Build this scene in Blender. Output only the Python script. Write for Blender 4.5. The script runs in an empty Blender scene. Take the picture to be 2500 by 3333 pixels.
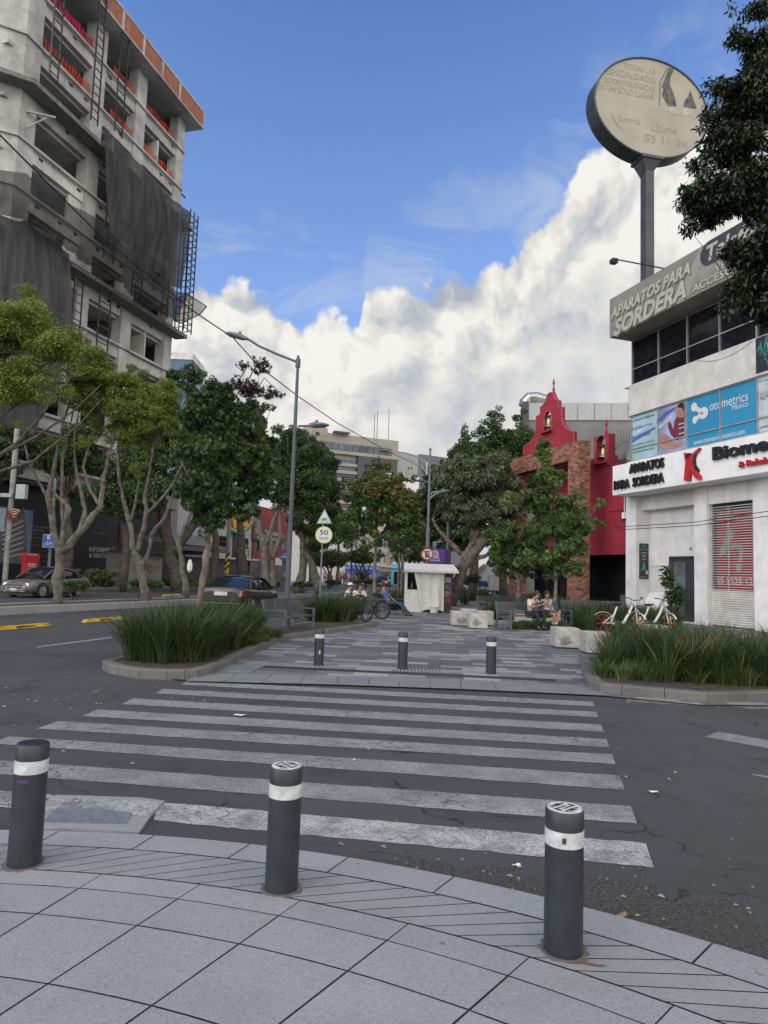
import bpy, bmesh, math, random
import numpy as np
from mathutils import Vector, Matrix
PI = math.pi
R_ = math.radians
sc = bpy.context.scene
col = sc.collection
# ---------------------------------------------------------------- camera
FPX = 2250.0; HC = 1.7
pitch = math.atan(202/2250); roll = R_(1.95)
Fw = Vector((0, math.cos(pitch), math.sin(pitch)))
_R0 = Vector((1, 0, 0)); _U0 = Vector((0, -math.sin(pitch), math.cos(pitch)))
Rt = math.cos(roll)*_R0 + math.sin(roll)*_U0
Up = -math.sin(roll)*_R0 + math.cos(roll)*_U0
CAM = Vector((0, 0, HC))
cd = bpy.data.cameras.new('camera'); cam = bpy.data.objects.new('camera', cd); col.objects.link(cam)
cam.matrix_world = Matrix(((Rt.x, Up.x, -Fw.x, 0), (Rt.y, Up.y, -Fw.y, 0), (Rt.z, Up.z, -Fw.z, HC), (0, 0, 0, 1)))
cd.sensor_fit = 'VERTICAL'; cd.sensor_height = 36; cd.lens = FPX/3333*36; cd.clip_start = 0.05; cd.clip_end = 5000
sc.camera = cam
sc.view_settings.view_transform = 'Standard'; sc.view_settings.look = 'None'
sc.view_settings.exposure = 0.0; sc.view_settings.gamma = 1; sc.view_settings.use_curve_mapping = False
sc.cycles.max_bounces = 5; sc.cycles.diffuse_bounces = 2; sc.cycles.glossy_bounces = 3; sc.cycles.transmission_bounces = 4; sc.cycles.transparent_max_bounces = 8
sc.render.resolution_x = 768; sc.render.resolution_y = 1024

def ray(x, y): return Fw*FPX + Rt*(x-1250) + Up*(1666.5-y)
def G(x, y, z=0.0):                       # pixel of the photograph -> point on the level z
    d = ray(x, y); return CAM + d*((z-HC)/d.z)
def D(x, y, dist):                        # pixel -> point at forward distance
    d = ray(x, y); return CAM + d*(dist/d.y)
def pix(p):
    d = Vector(p)-CAM; k = d.dot(Fw); return 1250+FPX*d.dot(Rt)/k, 1666.5-FPX*d.dot(Up)/k

# ---------------------------------------------------------------- sky and light
SUN_EL, SUN_AZ = R_(24), R_(-118)          # azimuth measured from +Y towards +X
w = bpy.data.worlds.new('World'); sc.world = w; w.use_nodes = True
nt = w.node_tree; nt.nodes.clear()
class NT:
    def __init__(s, tree): s.t = tree
    def n(s, ty, ins=None, **kw):
        a = s.t.nodes.new(ty)
        for k, v in kw.items(): setattr(a, k, v)
        for k, v in (ins or {}).items():
            if isinstance(v, bpy.types.NodeSocket): s.t.links.new(v, a.inputs[k])
            else: a.inputs[k].default_value = v
        return a
    def m(s, op, a, b=0.0, c=0.0, clamp=False):
        r = s.n('ShaderNodeMath', {0: a, 1: b, 2: c}, operation=op, use_clamp=clamp); return r.outputs[0]
    def mr(s, v, a, b, c=0.0, d=1.0, it='SMOOTHSTEP'):
        r = s.n('ShaderNodeMapRange', {0: v, 1: a, 2: b, 3: c, 4: d}, interpolation_type=it, clamp=True); return r.outputs[0]
    def mix(s, f, a, b, bt='MIX'):
        r = s.n('ShaderNodeMix', None, data_type='RGBA', blend_type=bt, clamp_factor=True)
        for k, v in ((0, f), (6, a), (7, b)):
            if isinstance(v, bpy.types.NodeSocket): s.t.links.new(v, r.inputs[k])
            else: r.inputs[k].default_value = v if not isinstance(v, tuple) else (*v[:3], 1)
        return r.outputs[2]
    def vm(s, op, a, b=(0, 0, 0), sc_=None):
        i = {0: a, 1: b}
        if sc_ is not None: i['Scale'] = sc_
        r = s.n('ShaderNodeVectorMath', i, operation=op); return r.outputs['Value'] if op in ('LENGTH', 'DOT_PRODUCT') else r.outputs[0]
N = NT(nt)
tc = N.n('ShaderNodeTexCoord'); dirv = tc.outputs['Generated']
sx = N.n('ShaderNodeSeparateXYZ', {0: dirv})
az = N.m('ARCTAN2', sx.outputs[0], sx.outputs[1])
el = N.m('ARCSINE', sx.outputs[2])
sky = N.n('ShaderNodeTexSky', sky_type='NISHITA', sun_disc=False, sun_elevation=SUN_EL, sun_rotation=SUN_AZ, altitude=2200, air_density=1.0, dust_density=0.6, ozone_density=2.5)
skyc = N.mix(1.0, sky.outputs[0], (0.20, 0.232, 0.285), 'MULTIPLY')
# billowing field
def H(vec, det=3.5):
    v = N.n('ShaderNodeTexVoronoi', {'Vector': vec, 'Scale': 8.0, 'Detail': det, 'Roughness': 0.50, 'Lacunarity': 2.2, 'Randomness': 1.0}, feature='F1', normalize=True, voronoi_dimensions='2D')
    return N.m('SUBTRACT', 1.0, v.outputs['Distance'])
flat = N.n('ShaderNodeCombineXYZ', {0: az, 1: el, 2: 0.0}).outputs[0]
wob = N.n('ShaderNodeTexNoise', {'Vector': flat, 'Scale': 5.0, 'Detail': 4.0, 'Roughness': 0.6}, noise_dimensions='2D')
wv = N.vm('SCALE', N.vm('SUBTRACT', wob.outputs['Color'], (0.5, 0.5, 0.5)), sc_=0.10)
P0 = N.vm('ADD', flat, wv)
h0 = H(P0)
h1 = H(N.vm('ADD', P0, (-0.020, 0.024, 0.0)))
big = N.n('ShaderNodeTexNoise', {'Vector': flat, 'Scale': 3.6, 'Detail': 5.0, 'Roughness': 0.58, 'Distortion': 0.3}, noise_dimensions='2D')
# crest line of the cloud bank
crest = [(0, 1250), (560, 1050), (650, 900), (760, 920), (930, 985), (1010, 1020), (1090, 1030), (1158, 1130), (1190, 985), (1290, 950), (1400, 900),
         (1500, 865), (1640, 850), (1700, 800), (1725, 705), (1800, 660), (1870, 610), (1900, 540), (1980, 500), (2150, 470), (2500, 330)]
fc = N.n('ShaderNodeFloatCurve')
cv = fc.mapping.curves[0]
azs = []
for x, y in crest:
    d = ray(x, y).normalized(); azs.append(((math.atan2(d.x, d.y)+1.2)/2.4, math.asin(d.z)/1.2))
azs = [(0.0, 0.16)]+azs+[(1.0, 0.62)]
cv.points[0].location = azs[0]; cv.points[1].location = azs[-1]
for a, b in azs[1:-1]: cv.points.new(a, b)
for p_ in cv.points: p_.handle_type = 'VECTOR'
fc.mapping.update()
nt.links.new(N.m('DIVIDE', N.m('ADD', az, 1.2), 2.4), fc.inputs['Value'])
ctop = N.m('MULTIPLY', fc.outputs[0], 1.2)
dd = N.m('SUBTRACT', ctop, el)                       # depth below the crest
dd = N.m('ADD', dd, N.m('MULTIPLY', N.m('SUBTRACT', h0, 0.66), 0.13))
dd = N.m('ADD', dd, N.m('MULTIPLY', N.m('SUBTRACT', big.outputs['Fac'], 0.5), 0.05))
mask = N.mr(dd, -0.004, 0.012)
relief = N.m('MULTIPLY', N.m('SUBTRACT', h0, h1), 3.7)
low = N.mr(dd, 0.03, 0.30)                            # deeper in the bank: flatter, greyer
lit = N.m('ADD', N.m('ADD', 0.81, N.m('MULTIPLY', relief, N.m('SUBTRACT', 1.0, N.m('MULTIPLY', low, 0.68)))), N.m('MULTIPLY', N.m('SUBTRACT', big.outputs['Fac'], 0.5), 1.15))
lit = N.m('SUBTRACT', lit, N.m('MULTIPLY', low, 0.26), clamp=True)
cr = N.n('ShaderNodeValToRGB', {0: lit})
e = cr.color_ramp.elements
e[0].position = 0.0; e[0].color = (0.42, 0.46, 0.52, 1); e[1].position = 1.0; e[1].color = (0.92, 0.90, 0.855, 1)
for p_, c_ in ((0.3, (0.54, 0.57, 0.61)), (0.55, (0.68, 0.685, 0.68)), (0.78, (0.80, 0.785, 0.74))):
    q = e.new(p_); q.color = (*c_, 1)
# hazy veil near the horizon and thin wisps
vn = N.n('ShaderNodeTexNoise', {'Vector': N.vm('MULTIPLY', flat, (1.0, 2.4, 1)), 'Scale': 4.5, 'Detail': 5.0, 'Roughness': 0.62, 'Distortion': 0.5}, noise_dimensions='2D')
wis = N.m('MULTIPLY', N.mr(vn.outputs['Fac'], 0.64, 0.9), 0.3)
veil = N.m('MULTIPLY', N.mr(dd, -0.16, 0.0), N.mr(vn.outputs['Fac'], 0.40, 0.74, 0.10, 0.6))
veil = N.m('MAXIMUM', veil, N.m('MAXIMUM', wis, N.mr(el, 0.85, 0.15, 0.0, 0.22)))
base = N.mix(veil, skyc, (0.60, 0.66, 0.74))
ccol = N.mix(N.m('MULTIPLY', low, 0.38), cr.outputs[0], (0.76, 0.77, 0.78))
cl = N.mix(mask, base, ccol)
hz = N.mr(el, 0.0, 0.20, 0.6, 0.0)
cl = N.mix(hz, cl, (0.62, 0.65, 0.68))
# bright evening sky behind the camera: it is what lights the shaded street
bk = N.mr(sx.outputs[1], 0.15, -0.45)
cl = N.mix(N.m('MULTIPLY', bk, 0.75), cl, (2.5, 2.32, 2.10))
bg = N.n('ShaderNodeBackground', {'Color': cl, 'Strength': 1.0})
out = N.n('ShaderNodeOutputWorld', {0: bg.outputs[0]})
w.cycles.sampling_method = 'MANUAL'; w.cycles.sample_map_resolution = 512
sd = bpy.data.lights.new('sun', 'SUN'); so = bpy.data.objects.new('sun', sd); col.objects.link(so)
sd.energy = 1.1; sd.angle = R_(60); sd.color = (1.0, 0.95, 0.88)
_s = Vector((math.sin(SUN_AZ)*math.cos(SUN_EL), math.cos(SUN_AZ)*math.cos(SUN_EL), math.sin(SUN_EL)))
so.rotation_euler = _s.to_track_quat('Z', 'Y').to_euler()

# ---------------------------------------------------------------- materials
MATS = {}
def mat(name, c, rough=0.7, metal=0.0, var=0.12, vs=3.0, bump=0.0, bs=40.0, spec=0.5, c2=None, streak=0.0, speck=0.0, spk=180.0, emis=None, trans=0.0, alpha=1.0, coat=0.0):
    if name in MATS: return MATS[name]
    m = bpy.data.materials.new(name); m.use_nodes = True; t = m.node_tree; t.nodes.clear(); K = NT(t)
    tcn = K.n('ShaderNodeTexCoord'); vec = tcn.outputs['Object']
    ca = tuple(c)
    cb = tuple(c2) if c2 else tuple(max(0, x*(1-2.2*var)) for x in c)
    cc = ca if c2 else tuple(min(1, x*(1+1.1*var)) for x in c)
    n1 = K.n('ShaderNodeTexNoise', {'Vector': vec, 'Scale': vs, 'Detail': 6.0, 'Roughness': 0.62})
    f = K.mr(n1.outputs['Fac'], 0.3, 0.7)
    colr = K.mix(f, cb, cc)
    if streak:
        n2 = K.n('ShaderNodeTexNoise', {'Vector': K.vm('MULTIPLY', vec, (1, 1, 0.12)), 'Scale': 4.0, 'Detail': 6.0, 'Roughness': 0.65})
        colr = K.mix(K.mr(n2.outputs['Fac'], 0.48, 0.75, 0, streak), colr, tuple(x*0.35 for x in c))
    if speck:
        n3 = K.n('ShaderNodeTexNoise', {'Vector': vec, 'Scale': spk, 'Detail': 2.0})
        colr = K.mix(K.mr(n3.outputs['Fac'], 0.35, 0.65, 0, speck), colr, tuple(min(1, x*1.9) for x in c))
    p = K.n('ShaderNodeBsdfPrincipled', {'Base Color': colr, 'Roughness': rough, 'Metallic': metal, 'Specular IOR Level': spec, 'Coat Weight': coat, 'Coat Roughness': 0.05, 'Alpha': alpha})
    if emis: p.inputs['Emission Color'].default_value = (*emis[:3], 1); p.inputs['Emission Strength'].default_value = emis[3]
    if bump:
        n4 = K.n('ShaderNodeTexNoise', {'Vector': vec, 'Scale': bs, 'Detail': 4.0})
        b = K.n('ShaderNodeBump', {'Height': n4.outputs['Fac'], 'Strength': bump, 'Distance': 0.02}); t.links.new(b.outputs[0], p.inputs['Normal'])
    o = K.n('ShaderNodeOutputMaterial', {0: p.outputs[0]})
    if trans:
        tr = K.n('ShaderNodeBsdfTranslucent', {'Color': colr}); mx = K.n('ShaderNodeMixShader', {0: trans, 1: p.outputs[0], 2: tr.outputs[0]}); t.links.new(mx.outputs[0], o.inputs[0])
    MATS[name] = m; return m
def leafmat(name, ca, cb, cc=None, rough=0.5, trans=0.22):
    m = bpy.data.materials.new(name); m.use_nodes = True; t = m.node_tree; t.nodes.clear(); K = NT(t)
    at = K.n('ShaderNodeAttribute', attribute_name='rnd')
    r = K.n('ShaderNodeValToRGB', {0: at.outputs['Fac']}); e = r.color_ramp.elements
    e[0].color = (*ca, 1); e[1].color = (*cb, 1); e[1].position = 0.80 if cc else 1.0
    if cc: q = e.new(0.95); q.color = (*cc, 1)
    p = K.n('ShaderNodeBsdfPrincipled', {'Base Color': r.outputs[0], 'Roughness': rough, 'Specular IOR Level': 0.4})
    tr = K.n('ShaderNodeBsdfTranslucent', {'Color': r.outputs[0]})
    mx = K.n('ShaderNodeMixShader', {0: trans, 1: p.outputs[0], 2: tr.outputs[0]})
    K.n('ShaderNodeOutputMaterial', {0: mx.outputs[0]}); return m

# ---------------------------------------------------------------- mesh helpers
class MB:
    def __init__(s): s.v = []; s.f = []; s.mi = []; s.M = None; s.cur = 0
    def add(s, vs, fs):
        b = len(s.v)
        for p in vs: s.v.append(tuple(s.M @ Vector(p)) if s.M is not None else tuple(p))
        for f in fs: s.f.append([b+i for i in f]); s.mi.append(s.cur)
    def box(s, x0, x1, y0, y1, z0, z1):
        s.add([(x0, y0, z0), (x1, y0, z0), (x1, y1, z0), (x0, y1, z0), (x0, y0, z1), (x1, y0, z1), (x1, y1, z1), (x0, y1, z1)],
              [(3, 2, 1, 0), (4, 5, 6, 7), (0, 1, 5, 4), (1, 2, 6, 5), (2, 3, 7, 6), (3, 0, 4, 7)])
    def bar(s, a, b, wx, wy=None):
        wy = wy or wx; a = Vector(a); b = Vector(b); z = (b-a).normalized()
        x = z.cross(Vector((0, 0, 1)));  x = x.normalized() if x.length > 1e-3 else Vector((1, 0, 0))
        y = z.cross(x)
        o = [(-1, -1), (1, -1), (1, 1), (-1, 1)]
        s.add([p + x*wx/2*i + y*wy/2*j for p in (a, b) for i, j in o], [(3, 2, 1, 0), (4, 5, 6, 7), (0, 1, 5, 4), (1, 2, 6, 5), (2, 3, 7, 6), (3, 0, 4, 7)])
    def tube(s, pts, r, n=8, cap=True):
        pts = [Vector(p) for p in pts]; k = len(pts)
        rr = [r]*k if isinstance(r, (int, float)) else list(r)
        prev = None; vs = []; fs = []
        for i, p in enumerate(pts):
            t = (pts[min(i+1, k-1)]-pts[max(i-1, 0)])
            if t.length < 1e-9: t = Vector((0, 0, 1))
            t.normalize()
            if prev is None:
                x = t.cross(Vector((0, 0, 1)))
                if x.length < 1e-3: x = Vector((1, 0, 0))
            else: x = prev - t*prev.dot(t)
            x.normalize(); prev = x; y = t.cross(x)
            for j in range(n):
                a = 2*PI*j/n; vs.append(p + (x*math.cos(a)+y*math.sin(a))*rr[i])
        for i in range(k-1):
            for j in range(n):
                fs.append((i*n+j, i*n+(j+1) % n, (i+1)*n+(j+1) % n, (i+1)*n+j))
        if cap: fs.append(tuple(range(n))[::-1]); fs.append(tuple((k-1)*n+j for j in range(n)))
        s.add(vs, fs)
    def cyl(s, x, y, z0, z1, r0, r1=None, n=16): s.tube([(x, y, z0), (x, y, z1)], [r0, r1 if r1 is not None else r0], n)
    def lathe(s, prof, n=24, c=(0, 0, 0)):
        vs = []; fs = []; k = len(prof)
        for r, z in prof:
            for j in range(n):
                a = 2*PI*j/n; vs.append((c[0]+r*math.cos(a), c[1]+r*math.sin(a), c[2]+z))
        for i in range(k-1):
            for j in range(n): fs.append((i*n+j, i*n+(j+1) % n, (i+1)*n+(j+1) % n, (i+1)*n+j))
        fs.append(tuple(range(n))[::-1]); fs.append(tuple((k-1)*n+j for j in range(n)))
        s.add(vs, fs)
    def poly(s, pts): s.add(pts, [tuple(range(len(pts)))])
    def prism(s, pts, z0, z1):            # outline in xy
        n = len(pts)
        if sum(pts[i][0]*pts[(i+1) % n][1]-pts[(i+1) % n][0]*pts[i][1] for i in range(n)) < 0: pts = pts[::-1]
        s.add([(p[0], p[1], z0) for p in pts]+[(p[0], p[1], z1) for p in pts],
              [tuple(range(n))[::-1], tuple(range(n, 2*n))]+[(i, (i+1) % n, n+(i+1) % n, n+i) for i in range(n)])
    def prismy(s, pts, y0, y1):           # outline in xz, thickness along y
        n = len(pts)
        if sum(pts[i][0]*pts[(i+1) % n][1]-pts[(i+1) % n][0]*pts[i][1] for i in range(n)) < 0: pts = pts[::-1]
        s.add([(p[0], y0, p[1]) for p in pts]+[(p[0], y1, p[1]) for p in pts],
              [tuple(range(n)), tuple(range(n, 2*n))[::-1]]+[(i, n+i, n+(i+1) % n, (i+1) % n) for i in range(n)])
    def grid(s, P):                       # rows of points
        r = len(P); c = len(P[0])
        s.add([p for row in P for p in row], [(i*c+j, i*c+j+1, (i+1)*c+j+1, (i+1)*c+j) for i in range(r-1) for j in range(c-1)])
    def ring(s, c, r, tr, ax='y', n=28, m=6):
        pts = []
        for i in range(n+1):
            a = 2*PI*i/n; q = (math.cos(a)*r, math.sin(a)*r)
            pts.append((c[0]+q[0], c[1], c[2]+q[1]) if ax == 'y' else (c[0], c[1]+q[0], c[2]+q[1]) if ax == 'x' else (c[0]+q[0], c[1]+q[1], c[2]))
        s.tube(pts, tr, m, cap=False)
    def build(s, name, mats, parent=None, smooth=False, world=False, bevel=0.0):
        me = bpy.data.meshes.new(name)
        vs = s.v
        if world and parent is not None:
            Mi = Matrix.LocRotScale(parent.location, parent.rotation_euler, parent.scale).inverted()
            vs = [tuple(Mi @ Vector(p)) for p in vs]
        me.from_pydata(vs, [], s.f); me.update()
        mats = mats if isinstance(mats, (list, tuple)) else [mats]
        for m in mats: me.materials.append(m)
        if len(mats) > 1: me.polygons.foreach_set('material_index', s.mi)
        if smooth: me.polygons.foreach_set('use_smooth', [True]*len(me.polygons))
        bm = bmesh.new(); bm.from_mesh(me); bmesh.ops.recalc_face_normals(bm, faces=bm.faces); bm.to_mesh(me); bm.free()
        o = bpy.data.objects.new(name, me); col.objects.link(o)
        if parent is not None: o.parent = parent
        if bevel:
            b = o.modifiers.new('bevel', 'BEVEL'); b.width = bevel; b.segments = 2; b.limit_method = 'ANGLE'; b.angle_limit = R_(40)
        if smooth and smooth != 'all':
            try: me.set_sharp_from_angle(angle=R_(45))
            except Exception: pass
        return o
def split_build(b, name, mats, parent):
    par = list(range(len(b.v)))
    def fd(i):
        while par[i] != i: par[i] = par[par[i]]; i = par[i]
        return i
    for f in b.f:
        for i in f[1:]: par[fd(i)] = fd(f[0])
    gr = {}
    for f in b.f: gr.setdefault(fd(f[0]), []).append(f)
    for fs in gr.values():
        ids = sorted({i for f in fs for i in f}); mp = {i: k for k, i in enumerate(ids)}; c = MB(); c.add([b.v[i] for i in ids], [[mp[i] for i in f] for f in fs]); c.build(name, mats, parent)
def tag(o, label=None, cat=None, group=None, kind=None):
    if label: o['label'] = label
    if cat: o['category'] = cat
    if group: o['group'] = group
    if kind: o['kind'] = kind
    return o
def thing(name, label, cat, loc=(0, 0, 0), rz=0.0, group=None, kind=None):
    o = bpy.data.objects.new(name, None); o.empty_display_size = 0.2; col.objects.link(o)
    o.location = tuple(loc); o.rotation_euler = (0, 0, rz); return tag(o, label, cat, group, kind)
def copy_tree(o, parent=None):
    c = o.copy(); col.objects.link(c)
    if parent is not None: c.parent = parent
    for ch in list(o.children): copy_tree(ch, c)
    return c
class Frame:                              # a vertical plane: x to the viewer's right along it, y away from the viewer, z up
    def __init__(s, O, hx):               # hx: heading of local x, degrees clockwise from +Y
        a = R_(hx); s.O = Vector((O[0], O[1], 0)); s.x = Vector((math.sin(a), math.cos(a), 0)); s.y = Vector((-math.cos(a), math.sin(a), 0)); s.rz = PI/2-a
    def p(s, px, py, y=0.0):
        d = ray(px, py); O = s.O+s.y*y; t = (O-CAM).dot(s.y)/d.dot(s.y); q = CAM+d*t; return ((q-s.O).dot(s.x), q.z)
    def w(s, x, y, z): return s.O+s.x*x+s.y*y+Vector((0, 0, z))
FONT_CACHE = {}
def text(s, box, m, parent, y=-0.01, ext=0.004, bold=0.0, shear=0.0, name='lettering', slope=0.0, gid=None, rot=None):
    x0, z0, x1, z1 = box
    c = bpy.data.curves.new('t', 'FONT'); c.body = s; c.extrude = 0.0; c.offset = bold; c.shear = shear; c.resolution_u = 3; c.size = 1; c.space_line = 0.9
    c.align_x = 'CENTER' if '\n' in s else 'LEFT'
    o = bpy.data.objects.new('t', c); col.objects.link(o)
    me = bpy.data.meshes.new_from_object(o.evaluated_get(bpy.context.evaluated_depsgraph_get()))
    bpy.data.objects.remove(o); bpy.data.curves.remove(c)
    n = len(me.vertices); co = np.empty(n*3); me.vertices.foreach_get('co', co); co = co.reshape(-1, 3)
    mn = co.min(0); mx = co.max(0)
    X = x0+(co[:, 0]-mn[0])/(mx[0]-mn[0])*(x1-x0); Z = z0+(co[:, 1]-mn[1])/(mx[1]-mn[1])*(z1-z0)+slope*(X-x0)
    bm = bmesh.new(); bm.from_mesh(me)
    for v, a, b in zip(bm.verts, X, Z): v.co = (a, y, b)
    if ext:
        r = bmesh.ops.extrude_face_region(bm, geom=bm.faces[:])
        for g in r['geom']:
            if isinstance(g, bmesh.types.BMVert): g.co.y -= ext
        bmesh.ops.recalc_face_normals(bm, faces=bm.faces)
    for f_ in bm.faces: f_.smooth = False
    bm.to_mesh(me); bm.free()
    me.materials.clear(); me.materials.append(m); me.name = name
    o = bpy.data.objects.new(name, me); col.objects.link(o); o.parent = parent
    return o
rng = np.random.default_rng(7); random.seed(5)
# ================================================================ ground, roads, pavements
TH = R_(15)
bs_ = Vector((math.sin(TH), math.cos(TH), 0)); bl_ = Vector((-math.cos(TH), math.sin(TH), 0))
def B(s, l, z=0.0): return bs_*s+bl_*l+Vector((0, 0, z))      # along the boulevard, to its left
def SL(p): return (p.dot(bs_), p.dot(bl_))

def groundmat(name, fn):
    m = bpy.data.materials.new(name); m.use_nodes = True; t = m.node_tree; t.nodes.clear(); K = NT(t)
    g = K.n('ShaderNodeNewGeometry'); c, rough, h = fn(K, g.outputs['Position'])
    p = K.n('ShaderNodeBsdfPrincipled', {'Base Color': c, 'Roughness': rough, 'Specular IOR Level': 0.3})
    b = K.n('ShaderNodeBump', {'Height': h, 'Strength': 0.6, 'Distance': 0.01}); t.links.new(b.outputs[0], p.inputs['Normal'])
    K.n('ShaderNodeOutputMaterial', {0: p.outputs[0]}); return m
def asphalt_core(K, P):
    a = K.n('ShaderNodeTexNoise', {'Vector': P, 'Scale': 0.35, 'Detail': 5.0, 'Roughness': 0.6}).outputs['Fac']
    s = K.n('ShaderNodeTexNoise', {'Vector': P, 'Scale': 150.0, 'Detail': 3.0}).outputs['Fac']
    v = K.n('ShaderNodeTexVoronoi', {'Vector': P, 'Scale': 95.0}).outputs['Distance']
    tyre = K.n('ShaderNodeTexNoise', {'Vector': K.vm('MULTIPLY', K.n('ShaderNodeVectorRotate', {'Vector': P, 'Angle': R_(-8)}, rotation_type='Z_AXIS').outputs[0], (0.10, 1.2, 1)), 'Scale': 1.2, 'Detail': 4.0}).outputs['Fac']
    c = K.mix(K.mr(a, 0.32, 0.68), (0.038, 0.039, 0.040), (0.058, 0.060, 0.062))
    c = K.mix(K.m('MULTIPLY', K.mr(tyre, 0.4, 0.7), 0.35), c, (0.068, 0.069, 0.070))
    c = K.mix(K.mr(s, 0.40, 0.66, 0.0, 0.5), c, (0.14, 0.14, 0.143))
    c = K.mix(K.mr(s, 0.42, 0.25, 0.0, 0.7), c, (0.028, 0.030, 0.034))
    # rough broken gutters and grit
    gb = K.n('ShaderNodeTexNoise', {'Vector': P, 'Scale': 1.1, 'Detail': 7.0, 'Roughness': 0.7}).outputs['Fac']
    gs = K.n('ShaderNodeTexNoise', {'Vector': P, 'Scale': 60.0, 'Detail': 5.0, 'Roughness': 0.7}).outputs['Fac']
    c = K.mix(K.m('MULTIPLY', K.mr(gb, 0.52, 0.66), K.mr(gs, 0.45, 0.62)), c, (0.022, 0.022, 0.022))
    cr = K.n('ShaderNodeTexVoronoi', {'Vector': K.vm('ADD', P, K.vm('SCALE', K.n('ShaderNodeTexNoise', {'Vector': P, 'Scale': 3.0, 'Detail': 3.0}).outputs['Color'], sc_=0.35)), 'Scale': 0.9}, feature='DISTANCE_TO_EDGE').outputs['Distance']
    cm = K.m('MULTIPLY', K.mr(cr, 0.0, 0.012, 1, 0), K.mr(gb, 0.45, 0.6))
    c = K.mix(cm, c, (0.012, 0.012, 0.013))
    return c, K.m('ADD', s, K.m('MULTIPLY', gs, 0.6))
def f_asph(K, P):
    c, h = asphalt_core(K, P); return c, 0.85, h
def f_paint(K, P):
    c, h = asphalt_core(K, P)
    n = K.n('ShaderNodeTexNoise', {'Vector': P, 'Scale': 2.2, 'Detail': 9.0, 'Roughness': 0.72}).outputs['Fac']
    n2 = K.n('ShaderNodeTexNoise', {'Vector': P, 'Scale': 70.0, 'Detail': 4.0, 'Roughness': 0.7}).outputs['Fac']
    wd = K.vm('SCALE', K.n('ShaderNodeTexNoise', {'Vector': P, 'Scale': 6.0, 'Detail': 4.0}).outputs['Color'], sc_=0.25)
    cr = K.n('ShaderNodeTexVoronoi', {'Vector': K.vm('ADD', P, wd), 'Scale': 4.5}, feature='DISTANCE_TO_EDGE').outputs['Distance']
    zone = K.n('ShaderNodeTexNoise', {'Vector': P, 'Scale': 0.55, 'Detail': 3.0}).outputs['Fac']
    crk = K.m('MULTIPLY', K.mr(cr, 0.0, 0.045, 1, 0), K.mr(zone, 0.44, 0.60))
    white = K.mix(K.mr(n, 0.3, 0.7), (0.20, 0.207, 0.208), (0.35, 0.355, 0.35))
    # the stripe nearest the pavement is fresher
    sp = K.n('ShaderNodeSeparateXYZ', {0: P}); fr = K.mr(sp.outputs[1], 5.5, 4.9)
    white = K.mix(K.m('MULTIPLY', fr, K.mr(n, 0.35, 0.6)), white, (0.52, 0.54, 0.53))
    c = K.mix(K.mr(n2, 0.62, 0.40, 0.35, 1.0), c, white)
    c = K.mix(K.m('MULTIPLY', K.mr(n, 0.62, 0.78), 0.8), c, (0.075, 0.078, 0.083))
    c = K.mix(K.m('MULTIPLY', crk, 0.85), c, (0.05, 0.052, 0.055))
    return c, 0.8, K.m('ADD', n2, cr)
def f_conc(K, P, ca=(0.20, 0.21, 0.225), cb=(0.27, 0.28, 0.295), lilac=0.0):
    a = K.n('ShaderNodeTexNoise', {'Vector': P, 'Scale': 1.6, 'Detail': 6.0, 'Roughness': 0.65}).outputs['Fac']
    s = K.n('ShaderNodeTexNoise', {'Vector': P, 'Scale': 240.0, 'Detail': 3.0, 'Roughness': 0.7}).outputs['Fac']
    s2 = K.n('ShaderNodeTexNoise', {'Vector': P, 'Scale': 45.0, 'Detail': 4.0, 'Roughness': 0.75}).outputs['Fac']
    c = K.mix(K.mr(a, 0.3, 0.7), ca, cb)
    c = K.mix(K.m('MULTIPLY', K.n('ShaderNodeAttribute', attribute_name='rnd').outputs['Fac'], 0.30), c, tuple(x*0.45 for x in ca))
    dk = K.n('ShaderNodeTexNoise', {'Vector': P, 'Scale': 2.6, 'Detail': 8.0, 'Roughness': 0.75}).outputs['Fac']
    c = K.mix(K.mr(dk, 0.56, 0.72, 0.0, 0.45), c, tuple(x*0.5 for x in ca))
    if lilac:
        l = K.n('ShaderNodeTexNoise', {'Vector': P, 'Scale': 0.8, 'Detail': 4.0}).outputs['Fac']
        c = K.mix(K.mr(l, 0.42, 0.62, 0, lilac), c, (0.20, 0.188, 0.215))
    c = K.mix(K.mr(s, 0.38, 0.62, 0.0, 0.65), c, tuple(x*1.42 for x in cb))
    c = K.mix(K.mr(s, 0.46, 0.30, 0.0, 0.75), c, tuple(x*0.42 for x in ca))
    c = K.mix(K.mr(s2, 0.50, 0.68, 0.0, 0.35), c, tuple(x*0.6 for x in ca))
    v = K.n('ShaderNodeTexVoronoi', {'Vector': P, 'Scale': 3.3}).outputs['Distance']        # gum spots
    v2 = K.n('ShaderNodeTexNoise', {'Vector': P, 'Scale': 0.9}).outputs['Fac']
    c = K.mix(K.m('MULTIPLY', K.mr(v, 0.075, 0.06), K.mr(v2, 0.46, 0.56, 0, 0.6)), c, (0.10, 0.105, 0.115))
    return c, 0.85, K.m('ADD', s, s2)
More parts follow.
